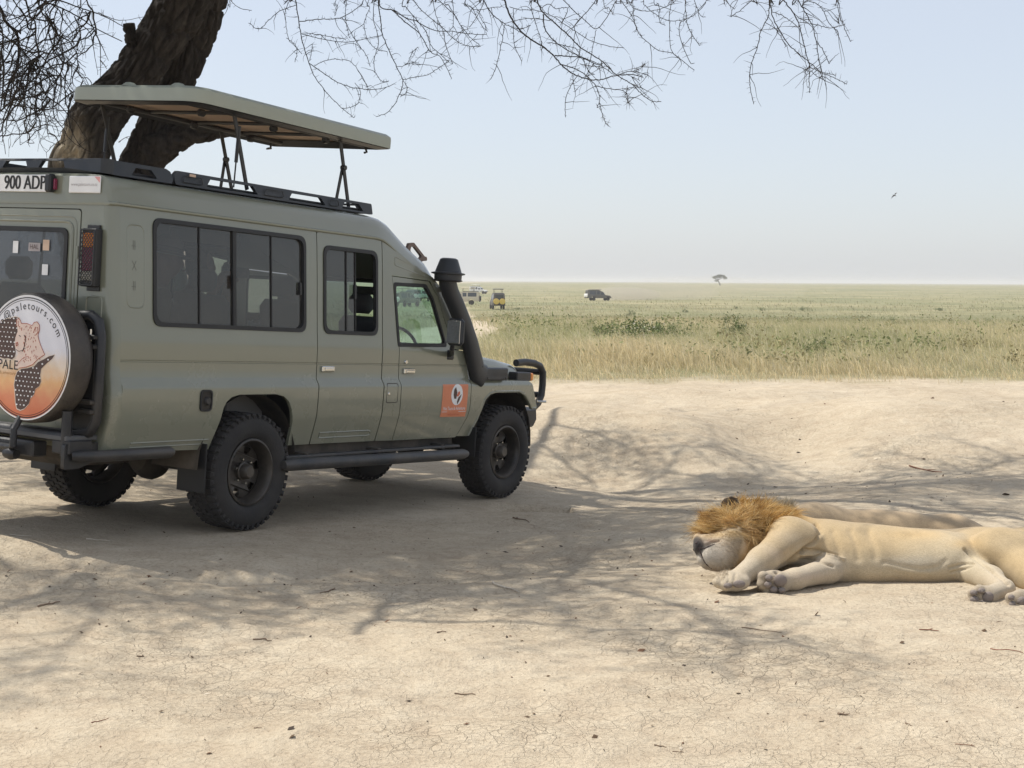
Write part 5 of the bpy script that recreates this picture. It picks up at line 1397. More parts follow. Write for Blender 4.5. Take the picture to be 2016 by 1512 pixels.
    for mk in ((1402, 1065, 15, 3.5, (.26, .15, .09), .85), (1392, 1071, 8, 2.5, (.24, .15, .10), .6), (1396, 1056, 16, 6, (.50, .36, .20), .8), (1388, 1100, 12, 14, (.62, .57, .49), .8), (1432, 1072, 22, 14, (.44, .35, .25), .55), (1445, 1050, 18, 10, (.54, .39, .19), .8), (1415, 1052, 16, 7, (.52, .38, .20), .8), (1405, 1122, 18, 8, (.34, .25, .19), .5), (1560, 1060, 40, 22, (.44, .37, .28), .5), (1530, 1090, 22, 14, (.42, .32, .24), .4), (1800, 1052, 60, 10, (.60, .42, .20), .6), (1900, 1070, 30, 12, (.60, .41, .18), .6), (1700, 1068, 90, 16, (.58, .43, .24), .4),
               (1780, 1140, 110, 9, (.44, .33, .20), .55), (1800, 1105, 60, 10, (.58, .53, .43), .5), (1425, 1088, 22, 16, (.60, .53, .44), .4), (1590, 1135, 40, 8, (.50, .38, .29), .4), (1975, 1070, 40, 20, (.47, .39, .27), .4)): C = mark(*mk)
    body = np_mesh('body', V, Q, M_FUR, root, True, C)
    # nose, lips
    for (u, v, d_) in ((1371, 1068, 8.80), (1366, 1082, 8.80)):
        jj = np.argmin(np.linalg.norm(px - (u, v), axis=1) + 40 * np.maximum(Wd[:, 1] - 8.86, 0) * 10); q = Wd[jj] - base + N[jj] * .001
        mb = MB(); mb.lathe([(0, .003), (.006, .003), (.009, -.003)], q, N[jj], 10); mb.build('nostril', M_DARK, root)
    for pts in ([(1377, 1081), (1377, 1093), (1382, 1106), (1390, 1116), (1400, 1124)], [(1378, 1081), (1385, 1077), (1394, 1071), (1406, 1067)]):
        path = []
        for (u, v) in pts:
            px_d = np.linalg.norm(px - (u, v), axis=1); near = np.where(px_d < 5)[0]; j = near[np.argmin(Wd[near, 1])] if len(near) else np.argmin(px_d)
            path.append(Wd[j] - base + N[j] * .001)
        mb = MB(); mb.tube(path, [.002] + [.0042] * (len(path) - 2) + [.002], 6); mb.build('lip_line', M_DARK, root)
    ear('ear', P(1480, 1044, 8.985) - base, (.3, .1, 1), (-.7, -.7, .3), .06, (.62, .40, .16), root, M_MANE)
    pads(root, 8.46, ()); 
    for par_spots in ((8.46, [(1433, 1153, 9, 6, .05), (1455, 1150, 13, 8, .045)]), (8.55, [(1514, 1138, 8, 7, .062), (1512, 1151, 8, 7, .066), (1523, 1161, 8, 7, .064), (1539, 1162, 8, 6, .058), (1536, 1143, 14, 13, .052)]),
                      (8.315, [(1917, 1167, 8, 6, .058), (1918, 1181, 9, 8, .062), (1932, 1163, 8, 6, .056), (1945, 1176, 12, 12, .050), (1934, 1187, 7, 6, .055)]), (8.26, [(1991, 1176, 7, 6, .055), (1993, 1190, 7, 7, .058), (2012, 1184, 10, 10, .05)])):
        D_, sp = par_spots
        for (u, v, ru, rv, dd) in sp:
            c = P(u, v, D_ - dd) - base; s = D_ / FPX; mb = MB(); rings = []
            for i in range(7):
                t = -math.pi / 2 + math.pi * i / 6
                rings.append([(c[0] + ru * s * math.cos(t) * math.cos(w), c[1] + .016 * math.sin(t), c[2] + rv * s * math.cos(t) * math.sin(w)) for w in np.linspace(0, 6.283, 13)[:-1]])
            mb.loft(rings); mb.build('paw_pad', M_PAD, root, 80)
    # mane: clumped long hair
    g = np.random.default_rng(5)
    gold = np.exp(-((C - np.array(GOLD)) ** 2).sum(1) / .012)
    FACE = np.array([(1350, 1052), (1385, 1055), (1405, 1049), (1436, 1043), (1455, 1047), (1460, 1062), (1452, 1092), (1434, 1124), (1424, 1140), (1390, 1140), (1350, 1100)], float)
    inf = np.zeros(len(px), bool)
    for i in range(len(FACE)):
        (xa, ya), (xb, yb) = FACE[i], FACE[(i + 1) % len(FACE)]
        cc_ = (ya > px[:, 1]) != (yb > px[:, 1]); inf ^= cc_ & (px[:, 0] < (xb - xa) * (px[:, 1] - ya) / (yb - ya + 1e-9) + xa)
    inf &= Wd[:, 1] < 9.06
    gold[(px[:, 0] > 1386) & (px[:, 0] < 1482) & (px[:, 1] < 1062) & (Wd[:, 2] > .12)] = .9
    gold[inf] = 0; sel = (gold > .30) & (px[:, 0] < 1552) & (Wd[:, 2] > .04)
    ids = g.choice(np.where(sel)[0], 34000, p=gold[sel] / gold[sel].sum())
    rt = Wd[ids]; cen = P(1452, 1070, 9.05)
    rd = rt - cen; rd /= np.linalg.norm(rd, axis=1)[:, None]
    up = sstep(1078, 1030, px[ids, 1])[:, None]; low = 1 - up
    cl = lambda o: np.stack([vnoise(rt[:, 0] * 34 + o, (rt[:, 2] + rt[:, 1]) * 34 + o), vnoise(rt[:, 0] * 34 + o + 40, rt[:, 1] * 34), vnoise(rt[:, 1] * 34 + o + 80, rt[:, 2] * 34)], 1)
    left = sstep(1450, 1390, px[ids, 0])[:, None]; right = sstep(1480, 1530, px[ids, 0])[:, None]
    fl = rd * up + np.array([-.7, .1, .25]) * left * up + np.array([.5, 0, .3]) * right * up + low * np.array([.1, -.1, -1.0]) + cl(0) * .55; fl = fl - N[ids] * (fl * N[ids]).sum(1)[:, None]; fl /= np.linalg.norm(fl, axis=1)[:, None] + 1e-6
    dr = fl * .75 + N[ids] * .42 + 0 * rd * .6 * up + np.array([-.45, .2, .1]) * left * up + np.array([.35, 0, .25]) * right * up + low * np.array([.12, -.15, -.75]) + cl(0) * .6 + g.normal(0, .12, (len(ids), 3))
    nearf = (px[ids, 1] < 1062) & (px[ids, 0] < 1480); dr[nearf, 1] = np.maximum(dr[nearf, 1], -.05)
    dr /= np.linalg.norm(dr, axis=1)[:, None]
    ln = np.where(g.random(len(ids)) < .65, g.uniform(.025, .06, len(ids)), g.uniform(.06, .11, len(ids))) * (.75 + .25 * up[:, 0]) * (1 + .5 * cl(11)[:, 0])
    tone = np.clip(cl(23)[:, 0] * .85 + g.normal(.46, .2, len(ids)), 0, 1)[:, None]
    c0 = np.array([.22, .11, .03]); c1 = np.array([.56, .34, .10]); c2 = np.array([.74, .56, .28])
    colr = np.where(tone < .5, c0 + (c1 - c0) * tone * 2, c1 + (c2 - c1) * (tone - .5) * 2)
    inner = np.exp(-((px[ids, 0] - 1455) / 30) ** 2 - ((px[ids, 1] - 1058) / 26) ** 2)[:, None]; colr = colr * (1 - inner * .6) + np.array([.68, .52, .30]) * inner * .6
    strands('mane', rt - base, dr, ln * 1.05, colr, root, M_MANE, 1, .0014, .18, 3)
    # pale whisker fur on cheek, lips and chin
    fs = np.where(inf & (Wd[:, 2] > .02) & (px[:, 0] > 1382) & ((px[:, 1] < 1118) | (px[:, 0] < 1432)))[0]
    ids = g.choice(fs, 9000); fl = np.array([.75, .1, -.35]); T_ = fl - N[ids] * (N[ids] @ fl)[:, None]
    dr = T_ * .85 + N[ids] * .4 + g.normal(0, .16, (len(ids), 3)); dr /= np.linalg.norm(dr, axis=1)[:, None]
    ck = sstep(1405, 1460, px[ids, 0])[:, None]; colr = C[ids] * g.uniform(.85, 1.2, (len(ids), 1))
    strands('whisker_fur', V[ids], dr, g.uniform(.004, .010, len(ids)) * (1 + 2.5 * ck[:, 0]), colr, root, M_MANE, 6, .0009, .15, 3)
    return root

def lion_back():
    root = thing('lion', 'second lion lying stretched out behind the maned one with its back turned', 'lion', P(1720, 1110, 9.9) * np.array([1, 1, 0]))
    base = np.array(root.location)
    BK = (.42, .315, .195)
    pr = [E(P(1612, 1046, 9.92), (.22, .22, .185), BK), E(P(1600, 1036, 9.86), (.13, .14, .15), BK, .06), K(P(1640, 1050, 9.9), P(1800, 1052, 9.92), .155, .135, BK, .06), E(P(1720, 1052, 9.95), (.36, .24, .145), BK, .08), K(P(1800, 1056, 9.92), P(1870, 1054, 9.92), .12, .125, BK, .06),
          E(P(1872, 1052, 9.9), (.21, .2, .125), BK, .06), E(P(1920, 1068, 9.95), (.15, .18, .11), BK, .06),
          K(P(1590, 1046, 9.88), P(1510, 1042, 9.80), .155, .15, GREY, .06), E(P(1470, 1036, 9.76), (.16, .15, .15), GOLD, .05), E(P(1432, 1060, 9.85), (.11, .12, .10), TAN, .05),
          K(P(1620, 1075, 10.1), P(1600, 1085, 10.5), .09, .06, TAN, .05), K(P(1600, 1085, 10.5), P(1560, 1088, 10.75), .058, .05, TAN, .04), E(P(1550, 1082, 10.8), (.08, .07, .05), TAN, .04),
          K(P(1640, 1080, 10.1), P(1660, 1090, 10.5), .085, .06, TAN, .05), E(P(1655, 1084, 10.6), (.08, .08, .05), TAN, .04),
          K(P(1890, 1070, 10.05), P(1860, 1082, 10.45), .12, .08, TAN, .05), K(P(1860, 1082, 10.45), P(1900, 1086, 10.8), .065, .05, TAN, .05), E(P(1905, 1080, 10.85), (.06, .09, .05), TAN, .04),
          K(P(1945, 1078, 9.95), P(2020, 1098, 9.9), .045, .028, BK, .04), K(P(2020, 1098, 9.9), P(2090, 1098, 10.1), .026, .022, BK, .03), E(P(2100, 1096, 10.15), (.05, .03, .03), (.10, .07, .05), .03)]
    for p in pr:
        if p['t'] == 'e': p['c'] = p['c'] - base
        else: p['a'] = p['a'] - base; p['b'] = p['b'] - base
    V, Q, C, N = sdf_skin(pr, np.array([1.15, 9.4, -.03]) - base, np.array([3.9, 11.1, .5]) - base, .014, floor=-.012)
    np_mesh('body', V, Q, M_FUR, root, True, C)
    ear('ear', P(1440, 1008, 9.62) - base, (-.02, .0, 1), (0, 1, .1), .10, (.075, .05, .03), root, M_FUR)
    Wd = V + base; px = proj_px(Wd); g = np.random.default_rng(9)
    sel = np.where((px[:, 0] > 1425) & (px[:, 0] < 1562) & (Wd[:, 2] > .14))[0]
    ids = g.choice(sel, 2600)
    dr = N[ids] * .6 + np.array([.15, 0, .3]) + g.normal(0, .18, (len(ids), 3)); dr /= np.linalg.norm(dr, axis=1)[:, None]
    k = sstep(1490, 1530, px[ids, 0])[:, None]
    colr = (np.array([.50, .30, .09]) * (1 - k) + np.array([.42, .36, .26]) * k) * g.uniform(.75, 1.2, (len(ids), 1))
    strands('mane', V[ids], dr, g.uniform(.04, .085, len(ids)), colr, root, M_MANE, 3, .003, .15)
lion_front()
lion_back()

# ------------------------------------------------------------------ passengers behind the tinted glass
def person(label, x, y, yaw, shirt, skin, lean=.15, cam=True, hat=None):
    base = car_pt(x, y, 1.13)
    root = thing('person', label, 'person', base)
    root.rotation_euler = (Matrix([list(r) for r in VR]) @ Matrix.Rotation(yaw, 3, 'Z')).to_euler()
    S, B, TR = skin, shirt, (.10, .09, .075)
    sh = .50; fx = .28
    pr = [E((0, 0, .10), (.15, .18, .13), TR, .05), E((.02 + lean * .15, 0, .28), (.115, .155, .18), B, .06), E((.03 + lean * .3, 0, .43), (.12, .19, .13), B, .06), K((.03 + lean * .35, 0, .52), (.05 + lean * .45, 0, .62), .055, .052, S, .03),
          E((.07 + lean * .5, 0, .73), (.098, .078, .118), S, .03), E((.165 + lean * .5, 0, .715), (.02, .018, .024), S, .02)]
    hx = .07 + lean * .5
    for s in (-1, 1):
        pr += [K((.0, s * .10, .08), (.42, s * .13, .09), .085, .062, TR, .04), K((.42, s * .13, .09), (.44, s * .13, -.33), .058, .042, TR, .03), K((.44, s * .13, -.36), (.58, s * .14, -.38), .042, .035, (.03, .03, .03), .02)]
        if cam:
            el = (.20 + lean * .3, s * .27, .36); hd = (hx + .19, s * .085, .66)
        else:
            el = (.10, s * .27, .27); hd = (.34, s * .16, .20)
        pr += [K((.03 + lean * .32, s * .19, .49), el, .058, .045, B, .04), K(el, hd, .042, .030, S, .03)]
        h = np.array(hd); pr.append(E(h + (.03, 0, .01), (.045, .022, .04), S, .015))
        for q in range(4): pr.append(K(h + (.05, -s * .005, .035 - q * .02), h + (.085, -s * .035, .035 - q * .02), .011, .009, S, .006))
        pr.append(K(h + (.03, -s * .01, -.03), h + (.06, -s * .045, -.035), .012, .010, S, .006))
        pr += [E((hx - .005, s * .08, .725), (.022, .012, .03), S, .012), E((hx + .083, s * .032, .745), (.012, .012, .009), (.05, .04, .035), .004)]
    V, Q, C, N = sdf_skin(pr, (-.25, -.42, -.45), (.75, .42, .90), .0135)
    np_mesh('body', V, Q, fur_mat('cloth_and_skin'), root, True, C)
    if hat:
        mb = MB(); mb.lathe([(0, .135), (.06, .13), (.092, .10), (.10, .03), (.105, .02), (.18, .0), (.182, -.006), (.10, .005)], (hx - .01, 0, .775), (.12, 0, 1), 28); mb.build('hat', hat, root, 50)
        mb = MB(); mb.lathe([(.1035, .022), (.1045, .05), (.1015, .055)], (hx - .01, 0, .775), (.12, 0, 1), 28); mb.build('hat_band', M_SEAT, root)
    else:
        mb = MB(); mb.lathe([(0, .125), (.05, .118), (.088, .08), (.102, .02), (.10, -.05), (.08, -.08)], (hx - .02, 0, .735), (-.18, 0, 1), 20); mb.build('hair', mat('dark_hair', (.03, .02, .015), .7, 0, .3, 60, .5, 90), root, 60)
    mb = MB(); mb.tube([(hx + .108, -.025, .675), (hx + .112, 0, .672), (hx + .108, .025, .675)], .006, 6); mb.build('mouth', mat('lip_skin', tuple(c * .6 for c in skin), .6), root)
    if cam:
        ct = thing('camera', 'black camera raised to the face of a passenger: ' + label.split(' ')[0] + ' one', 'camera')
        mw = Matrix.Translation(Vector(base)) @ (Matrix([list(r) for r in VR]) @ Matrix.Rotation(yaw, 3, 'Z')).to_4x4() @ Matrix.Translation((hx + .20, 0, .70))
        ct.matrix_world = mw
        mb = MB(); mb.box((0, 0, 0), (.06, .13, .085), .012); mb.box((-.005, 0, .052), (.045, .05, .03), .01); mb.build('camera_body', M_BLK, ct)
        mb = MB(); mb.lathe([(0, .16), (.036, .16), (.04, .15), (.038, .06), (.034, .02)], (0, 0, -.005), (1, 0, 0), 20); mb.build('lens_barrel', M_PLASTIC, ct)
        ct['label'] = 'black camera with lens held up by the ' + ('passenger in the khaki hat' if hat else 'dark haired passenger') + ' in the vehicle'
    return root
person('passenger in khaki hat and olive shirt seated behind the long rear side window', -.62, -.30, -.5, (.17, .16, .11), (.42, .22, .15), .25, False, mat('khaki_hat', (.42, .38, .29), .9, 0, .1))
person('dark haired passenger in grey shirt raising a camera behind the long side window', .12, .05, -1.15, (.16, .17, .19), (.33, .18, .12), .2, True, None)
# ------------------------------------------------------------------ the thorn tree behind the vehicle
def catmull(P, n=6):
    P = np.array(P, float)
    if len(P) < 3: return np.array([P[0] + (P[-1] - P[0]) * t for t in np.linspace(0, 1, n + 1)])
    Q = np.concatenate([[2 * P[0] - P[1]], P, [2 * P[-1] - P[-2]]]); out = []
    for i in range(1, len(Q) - 2):
        for t in np.linspace(0, 1, n, endpoint=False):
            a, b, c, d = Q[i - 1], Q[i], Q[i + 1], Q[i + 2]
            out.append(.5 * (2 * b + (c - a) * t + (2 * a - 5 * b + 4 * c - d) * t * t + (3 * b - a - 3 * c + d) * t ** 3))
    return np.array(out + [P[-1]])

def bark_mat():
    mt, N, L = nt('acacia_bark')
    o = N.new('ShaderNodeOutputMaterial'); p = N.new('ShaderNodeBsdfPrincipled'); p.inputs['Roughness'].default_value = .92; p.inputs['Specular IOR Level'].default_value = .15
    tc = N.new('ShaderNodeTexCoord'); at = N.new('ShaderNodeAttribute'); at.attribute_name = 'tint'
    mp = N.new('ShaderNodeMapping'); mp.inputs['Scale'].default_value = (1, 1, .35); L.new(tc.outputs['Object'], mp.inputs[0])
    n1 = noise(N, L, mp.outputs[0], 9, 8, .7); n2 = noise(N, L, mp.outputs[0], 38, 6, .7); n3 = noise(N, L, tc.outputs['Object'], 2.2, 5)
    r = ramp(N, [(.28, (.45, .43, .42)), (.5, (1, 1, 1)), (.75, (1.7, 1.6, 1.5))]); L.new(n1.outputs[0], r.inputs[0])
    c = mixc(N, L, 1.0, at.outputs[0], r.outputs[0], 'MULTIPLY')
    r3 = ramp(N, [(.62, (0, 0, 0)), (.75, (1, 1, 1))]); L.new(n3.outputs[0], r3.inputs[0])
    c = mixc(N, L, mathn(N, L, 'MULTIPLY', r3.outputs[0], .45), c, (.22, .20, .16))
    L.new(c, p.inputs['Base Color'])
    b = N.new('ShaderNodeBump'); b.inputs['Strength'].default_value = .9; b.inputs['Distance'].default_value = .05
    L.new(mathn(N, L, 'ADD', n1.outputs[0], mathn(N, L, 'MULTIPLY', n2.outputs[0], .4)), b.inputs['Height']); L.new(b.outputs[0], p.inputs['Normal'])
    L.new(p.outputs[0], o.inputs[0]); return mt
M_BARK = bark_mat()
M_TWIG = mat('thorn_twig', (.036, .031, .029), .9, 0, .3, 20)

TREE = thing('thorn_tree', 'leaning bare thorn tree with rough dark bark arching over the safari vehicle', 'tree', (-4.35, 17.0, float(hz(-4.35, 17.0))))
TB = np.array(TREE.location)
def plates(a, b, sd):
    g = np.random.default_rng(sd); T = g.random((64, 64, 2)); i0 = np.floor(a).astype(int); j0 = np.floor(b).astype(int); d1 = np.full(a.shape, 9.); d2 = d1.copy()
    for di in (-1, 0, 1):
        for dj in (-1, 0, 1):
            t = T[(i0 + di) & 63, (j0 + dj) & 63]; d = np.hypot(i0 + di + t[..., 0] - a, j0 + dj + t[..., 1] - b)
            d2 = np.minimum(d2, np.maximum(d, d1)); d1 = np.minimum(d1, d)
    return np.clip((d2 - d1) / .35, 0, 1)
def woody(name, path, radii, seed, parent, nth=132, pale=None, sub=26):
    g = np.random.default_rng(seed)
    C = catmull(path, sub); R = np.interp(np.linspace(0, 1, len(C)), np.linspace(0, 1, len(radii)), radii)
    Tn = np.gradient(C, axis=0); Tn /= np.linalg.norm(Tn, axis=1)[:, None]
    Nn = np.cross(Tn[0], [0, 1.0, .01]); Nn /= np.linalg.norm(Nn); vs = []; cols = []
    s = np.concatenate([[0], np.cumsum(np.linalg.norm(np.diff(C, axis=0), axis=1))])
    th = np.arange(nth) / nth * 2 * np.pi
    for i in range(len(C)):
        Nn = Nn - Tn[i] * (Nn @ Tn[i]); Nn /= np.linalg.norm(Nn); B = np.cross(Tn[i], Nn)
        a, b = np.cos(th) * 2.2 + seed, np.sin(th) * 2.2
        rid = 1 - np.abs(vnoise(a * 2.0 + .25 * s[i], b * 2.0 + s[i] * .55)) * 1.6
        plate = vnoise(a * 4 + 3, b * 4 + s[i] * 2.3)
        lump = vnoise(a * .7 + 9, b * .7 + s[i] * 1.1)
        cellu = th * R[i] / .085 + .5 * vnoise(th * 3 + seed, s[i] * 2 + 0 * th); pe = plates(cellu, s[i] / .27 + 0 * th + .4 * vnoise(th * 4, s[i] * 3 + 0 * th), seed)
        rr = R[i] * (1 + .09 * lump + .05 * rid - .03) + .048 * pe * pe * (3 - 2 * pe) - .03 + .006 * vnoise(th * 60, s[i] * 30 + 0 * th)
        vs.append(C[i] + rr[:, None] * (np.cos(th)[:, None] * Nn + np.sin(th)[:, None] * B))
        c = np.repeat(np.array([[.044, .040, .038]]), nth, 0) * (1 + .25 * plate)[:, None]
        cols.append(c)
    V = np.concatenate(vs); Cc = np.concatenate(cols)
    if pale is not None:
        w = pale(V + TB)[:, None]; Cc = Cc * (1 - w) + np.array([.40, .35, .27]) * w
    n = nth; k = len(C); i = (np.arange(k - 1)[:, None] * n + np.arange(n)[None, :]); j = (np.arange(k - 1)[:, None] * n + (np.arange(n)[None, :] + 1) % n)
    F = np.stack([i, j, j + n, i + n], -1).reshape(-1, 4)
    capc = len(V); V = np.concatenate([V, [C[-1] + Tn[-1] * R[-1] * .15]]); Cc = np.concatenate([Cc, [[.12, .10, .08]]])
    last = (k - 1) * n + np.arange(n); F = np.concatenate([F, np.stack([last, np.roll(last, -1), np.full(n, capc), np.full(n, capc)], 1)])
    F2 = [tuple(f) if len(set(f)) == 4 else tuple(dict.fromkeys(f)) for f in F.tolist()]
    me = bpy.data.meshes.new(name); me.from_pydata(V.tolist(), [], F2); me.materials.append(M_BARK)
    me.polygons.foreach_set('use_smooth', [True] * len(me.polygons))
    at = me.attributes.new('tint', 'FLOAT_COLOR', 'POINT'); at.data.foreach_set('color', np.concatenate([Cc, np.ones((len(Cc), 1))], 1).ravel().astype(np.float32))
    o = bpy.data.objects.new(name, me); COL.objects.link(o); o.parent = parent
    return o
def tp(u, v, d): return pix(u, v, d) - TB
gz = 0.0
def pale_patch(W):
    q = proj_px(W); return np.clip(np.exp(-((q[:, 0] - 138) / 30) ** 2 - ((q[:, 1] - 292) / 45) ** 2) * 1.3 + .0, 0, 1) * (W[:, 1] < 17.05)
TRK = woody('trunk', [(.0, 0, -.15), (-.12, 0, .8), (-.30, 0, 1.8), tp(150, 350, 17), tp(167, 300, 17), tp(190, 238, 17), tp(247, 172, 17), tp(296, 105, 17), tp(340, 35, 17), tp(378, -40, 16.95), tp(415, -120, 16.9), tp(425, -230, 16.7)],
            [.48, .38, .31, .27, .265, .265, .225, .235, .27, .29, .25, .2], 3, TREE, pale=pale_patch)
woody('trunk', [(.35, .25, -.15), (.30, .22, 1.0), (.12, .2, 2.0), tp(272, 345, 17.35), tp(288, 305, 17.35), tp(306, 258, 17.35), tp(345, 172, 17.35), tp(368, 105, 17.3), tp(386, 45, 17.25), tp(402, -20, 17.15)],
      [.40, .30, .25, .23, .225, .22, .175, .195, .235, .24], 11, TREE)
woody('limb', [tp(300, 300, 17.2), tp(338, 280, 17.1), tp(372, 264, 17.0), tp(420, 258, 16.9), tp(460, 250, 16.85)], [.20, .15, .11, .085, .07], 17, TREE, 32)
woody('stub', [tp(268, 110, 16.9), tp(258, 80, 16.85), tp(253, 46, 16.8)], [.10, .055, .045], 23, TREE, 20)

# boughs overhead (above the picture; they carry the hanging branches and throw the dappled shade)
TOP = np.array([tp(400, -60, 16.95), tp(415, -120, 16.9), tp(425, -230, 16.7)])
BOUGH = []
def W3(*p): return np.array(p, float) - TB
for i, (st, pts, r) in enumerate((
        (0, [(-2.6, 15.2, 5.6), (-1.2, 12.9, 5.2), (.0, 11.2, 4.75), (1.0, 10.2, 4.6)], .13), (1, [(-2.0, 14.9, 6.5), (-.2, 13.0, 6.3), (1.4, 11.4, 5.6), (2.4, 10.0, 4.9)], .12),
        (0, [(-4.6, 15.0, 5.6), (-4.9, 12.8, 5.6), (-4.7, 10.8, 5.2)], .12), (2, [(-5.0, 14.6, 7.0), (-6.4, 12.2, 6.8), (-7.2, 10.4, 6.3)], .12),
        (1, [(-3.4, 14.3, 6.2), (-2.9, 12.0, 6.0), (-2.6, 9.9, 5.4)], .12), (2, [(-5.2, 16.6, 6.8), (-6.8, 16.0, 6.6), (-8.6, 15.2, 6.0)], .12),
        (2, [(-2.2, 16.8, 7.0), (.1, 16.3, 6.9), (1.9, 15.6, 6.2)], .11), (0, [(-4.9, 16.2, 5.5), (-5.6, 15.6, 5.45), (-6.4, 15.1, 5.2)], .09), (1, [(-3.2, 18.4, 6.4), (-2.5, 20, 6.3)], .1), (2, [(-1.2, 15.4, 7.2), (.2, 14.9, 7.1), (1.4, 14.6, 6.7)], .09),
        (2, [(-4.6, 13.6, 7.2), (-5.6, 11.0, 6.9), (-6.2, 8.9, 6.4)], .11), (1, [(-4.0, 13.0, 6.5), (-4.0, 10.6, 6.3), (-3.9, 8.6, 5.8)], .11))):
    pth = [TOP[st]] + [W3(*p) for p in pts]
    mb = MB(); C = catmull(pth, 8); C = C + np.random.default_rng(i).normal(0, .02, C.shape) * np.linspace(0, 1, len(C))[:, None]
    mb.tube(C, np.linspace(r, r * .22, len(C)), 9); mb.build('bough', M_BARK if False else M_TWIG, TREE, 60)
    BOUGH.append(C)
ALLB = np.concatenate(BOUGH)

def seg_strip(paths, radii, n):
    """many thin tubes at once -> vertices, quads"""
    V, F, o = [], [], 0
    ang = np.arange(n) / n * 2 * np.pi
    for C, R in zip(paths, radii):
        T_ = np.gradient(C, axis=0); T_ /= np.linalg.norm(T_, axis=1)[:, None] + 1e-9
        A = np.cross(T_, [.31, .77, .55]); A /= np.linalg.norm(A, axis=1)[:, None] + 1e-9; B = np.cross(T_, A)
        v = C[:, None, :] + R[:, None, None] * (np.cos(ang)[None, :, None] * A[:, None, :] + np.sin(ang)[None, :, None] * B[:, None, :])
        k = len(C); i = np.arange(k - 1)[:, None] * n + np.arange(n)[None, :]; j = np.arange(k - 1)[:, None] * n + (np.arange(n)[None, :] + 1) % n
        V.append(v.reshape(-1, 3)); F.append(np.stack([i, j, j + n, i + n], -1).reshape(-1, 4) + o); o += k * n
    return np.concatenate(V), np.concatenate(F)

def twig(g, p, d, L, r, droop, k=6, wob=.16):
    C = [np.array(p, float)]; d = np.array(d, float) / np.linalg.norm(d)
    for _ in range(k):
        d = d + g.normal(0, wob, 3) + np.array([0, 0, -droop]); d /= np.linalg.norm(d); C.append(C[-1] + d * L / k)
    return np.array(C), np.linspace(r, r * .35, k + 1)

def crown():
    g = np.random.default_rng(21); paths, rads = [], []; tips = []
    for bi, C in enumerate(BOUGH):
        n1 = (16, 12, 22, 22, 26, 16, 20, 12, 4, 18, 22, 24)[bi]
        for q in range(n1):
            t = g.uniform(.22, 1.0); i = int(t * (len(C) - 1)); p = C[i]
            d = g.normal(0, 1, 3); d[2] = abs(d[2]) * .5 + .12
            c, r = twig(g, p, d, g.uniform(1.0, 2.1), .032, .045, 7); paths.append(c); rads.append(r)
            for q2 in range(9):
                j = g.integers(2, len(c)); d2 = g.normal(0, 1, 3) + (c[-1] - c[0]) * .4; d2[2] = d2[2] * .5 + .15
                c2, r2 = twig(g, c[j], d2, g.uniform(.5, 1.15), .013, .05, 6); paths.append(c2); rads.append(r2)
                for q3 in range(6):
                    j3 = g.integers(1, len(c2)); d3 = g.normal(0, 1, 3) + (c2[-1] - c2[0]) * .6
                    c3, r3 = twig(g, c2[j3], d3, g.uniform(.25, .6), .0065, .04, 4, .25); paths.append(c3); rads.append(r3); tips.append(c3)
    # keep the random growth above the picture, except over the left edge
    def ok(C):
        W = C + TB; q = proj_px(W); return ((q[:, 1] < -6) | (q[:, 0] < -20) | (q[:, 0] > 2040)).all()
    def lands(W):                                         # where a point's shadow falls: keep an opening in the crown over the lions
        k = (W[:, 2] - .2) / SUN_DIR[2]; G = W - SUN_DIR * k[:, None]; return (G[:, 0] > .9) & (G[:, 0] < 3.4) & (G[:, 1] > 8.2) & (G[:, 1] < 9.5)
    kp = [i for i in range(len(paths)) if ok(paths[i]) and (not lands(paths[i] + TB).any() or g.random() < .22)]
    V, F = seg_strip([paths[i] for i in kp], [rads[i] for i in kp], 3)
    o = np_mesh('crown_twigs', V, F, M_TWIG, TREE); o['kind'] = 'stuff'
    # tiny leaves added above the view to thicken the crown's shade
    T_ = np.concatenate([t[1:] for t in tips if ok(t)]); W = T_ + TB
    dens = np.clip(.22 + .8 * sstep(-.6, -2.6, W[:, 0]) + .9 * sstep(13.2, 14.4, W[:, 1]), 0, 1) + 1e-6
    base = T_[g.choice(len(T_), 105000, p=dens / dens.sum())] + g.normal(0, .12, (105000, 3)); n = len(base)
    a = g.normal(0, 1, (n, 3)); a /= np.linalg.norm(a, axis=1)[:, None]; b = np.cross(a, g.normal(0, 1, (n, 3))); b /= np.linalg.norm(b, axis=1)[:, None]
    s = g.uniform(.020, .044, n)[:, None]
    v = np.stack([base - a * s, base + b * s * .45, base + a * s, base - b * s * .45], 1).reshape(-1, 3)
    q = proj_px(v.reshape(n, 4, 3).mean(1) + TB); kk = ((q[:, 1] < -8) | (q[:, 0] < -20)) & (~lands(v.reshape(n, 4, 3).mean(1) + TB) | (g.random(n) < .15))
    v = v.reshape(n, 4, 3)[kk].reshape(-1, 3)
    o = np_mesh('shade_leaflets', v, np.arange(len(v)).reshape(-1, 4), M_LEAF, TREE, smooth=False, colors=np.repeat(np.array([.11, .12, .05]) * g.uniform(.6, 1.3, (len(v) // 4, 1)), 4, 0)); o['kind'] = 'stuff'
crown()

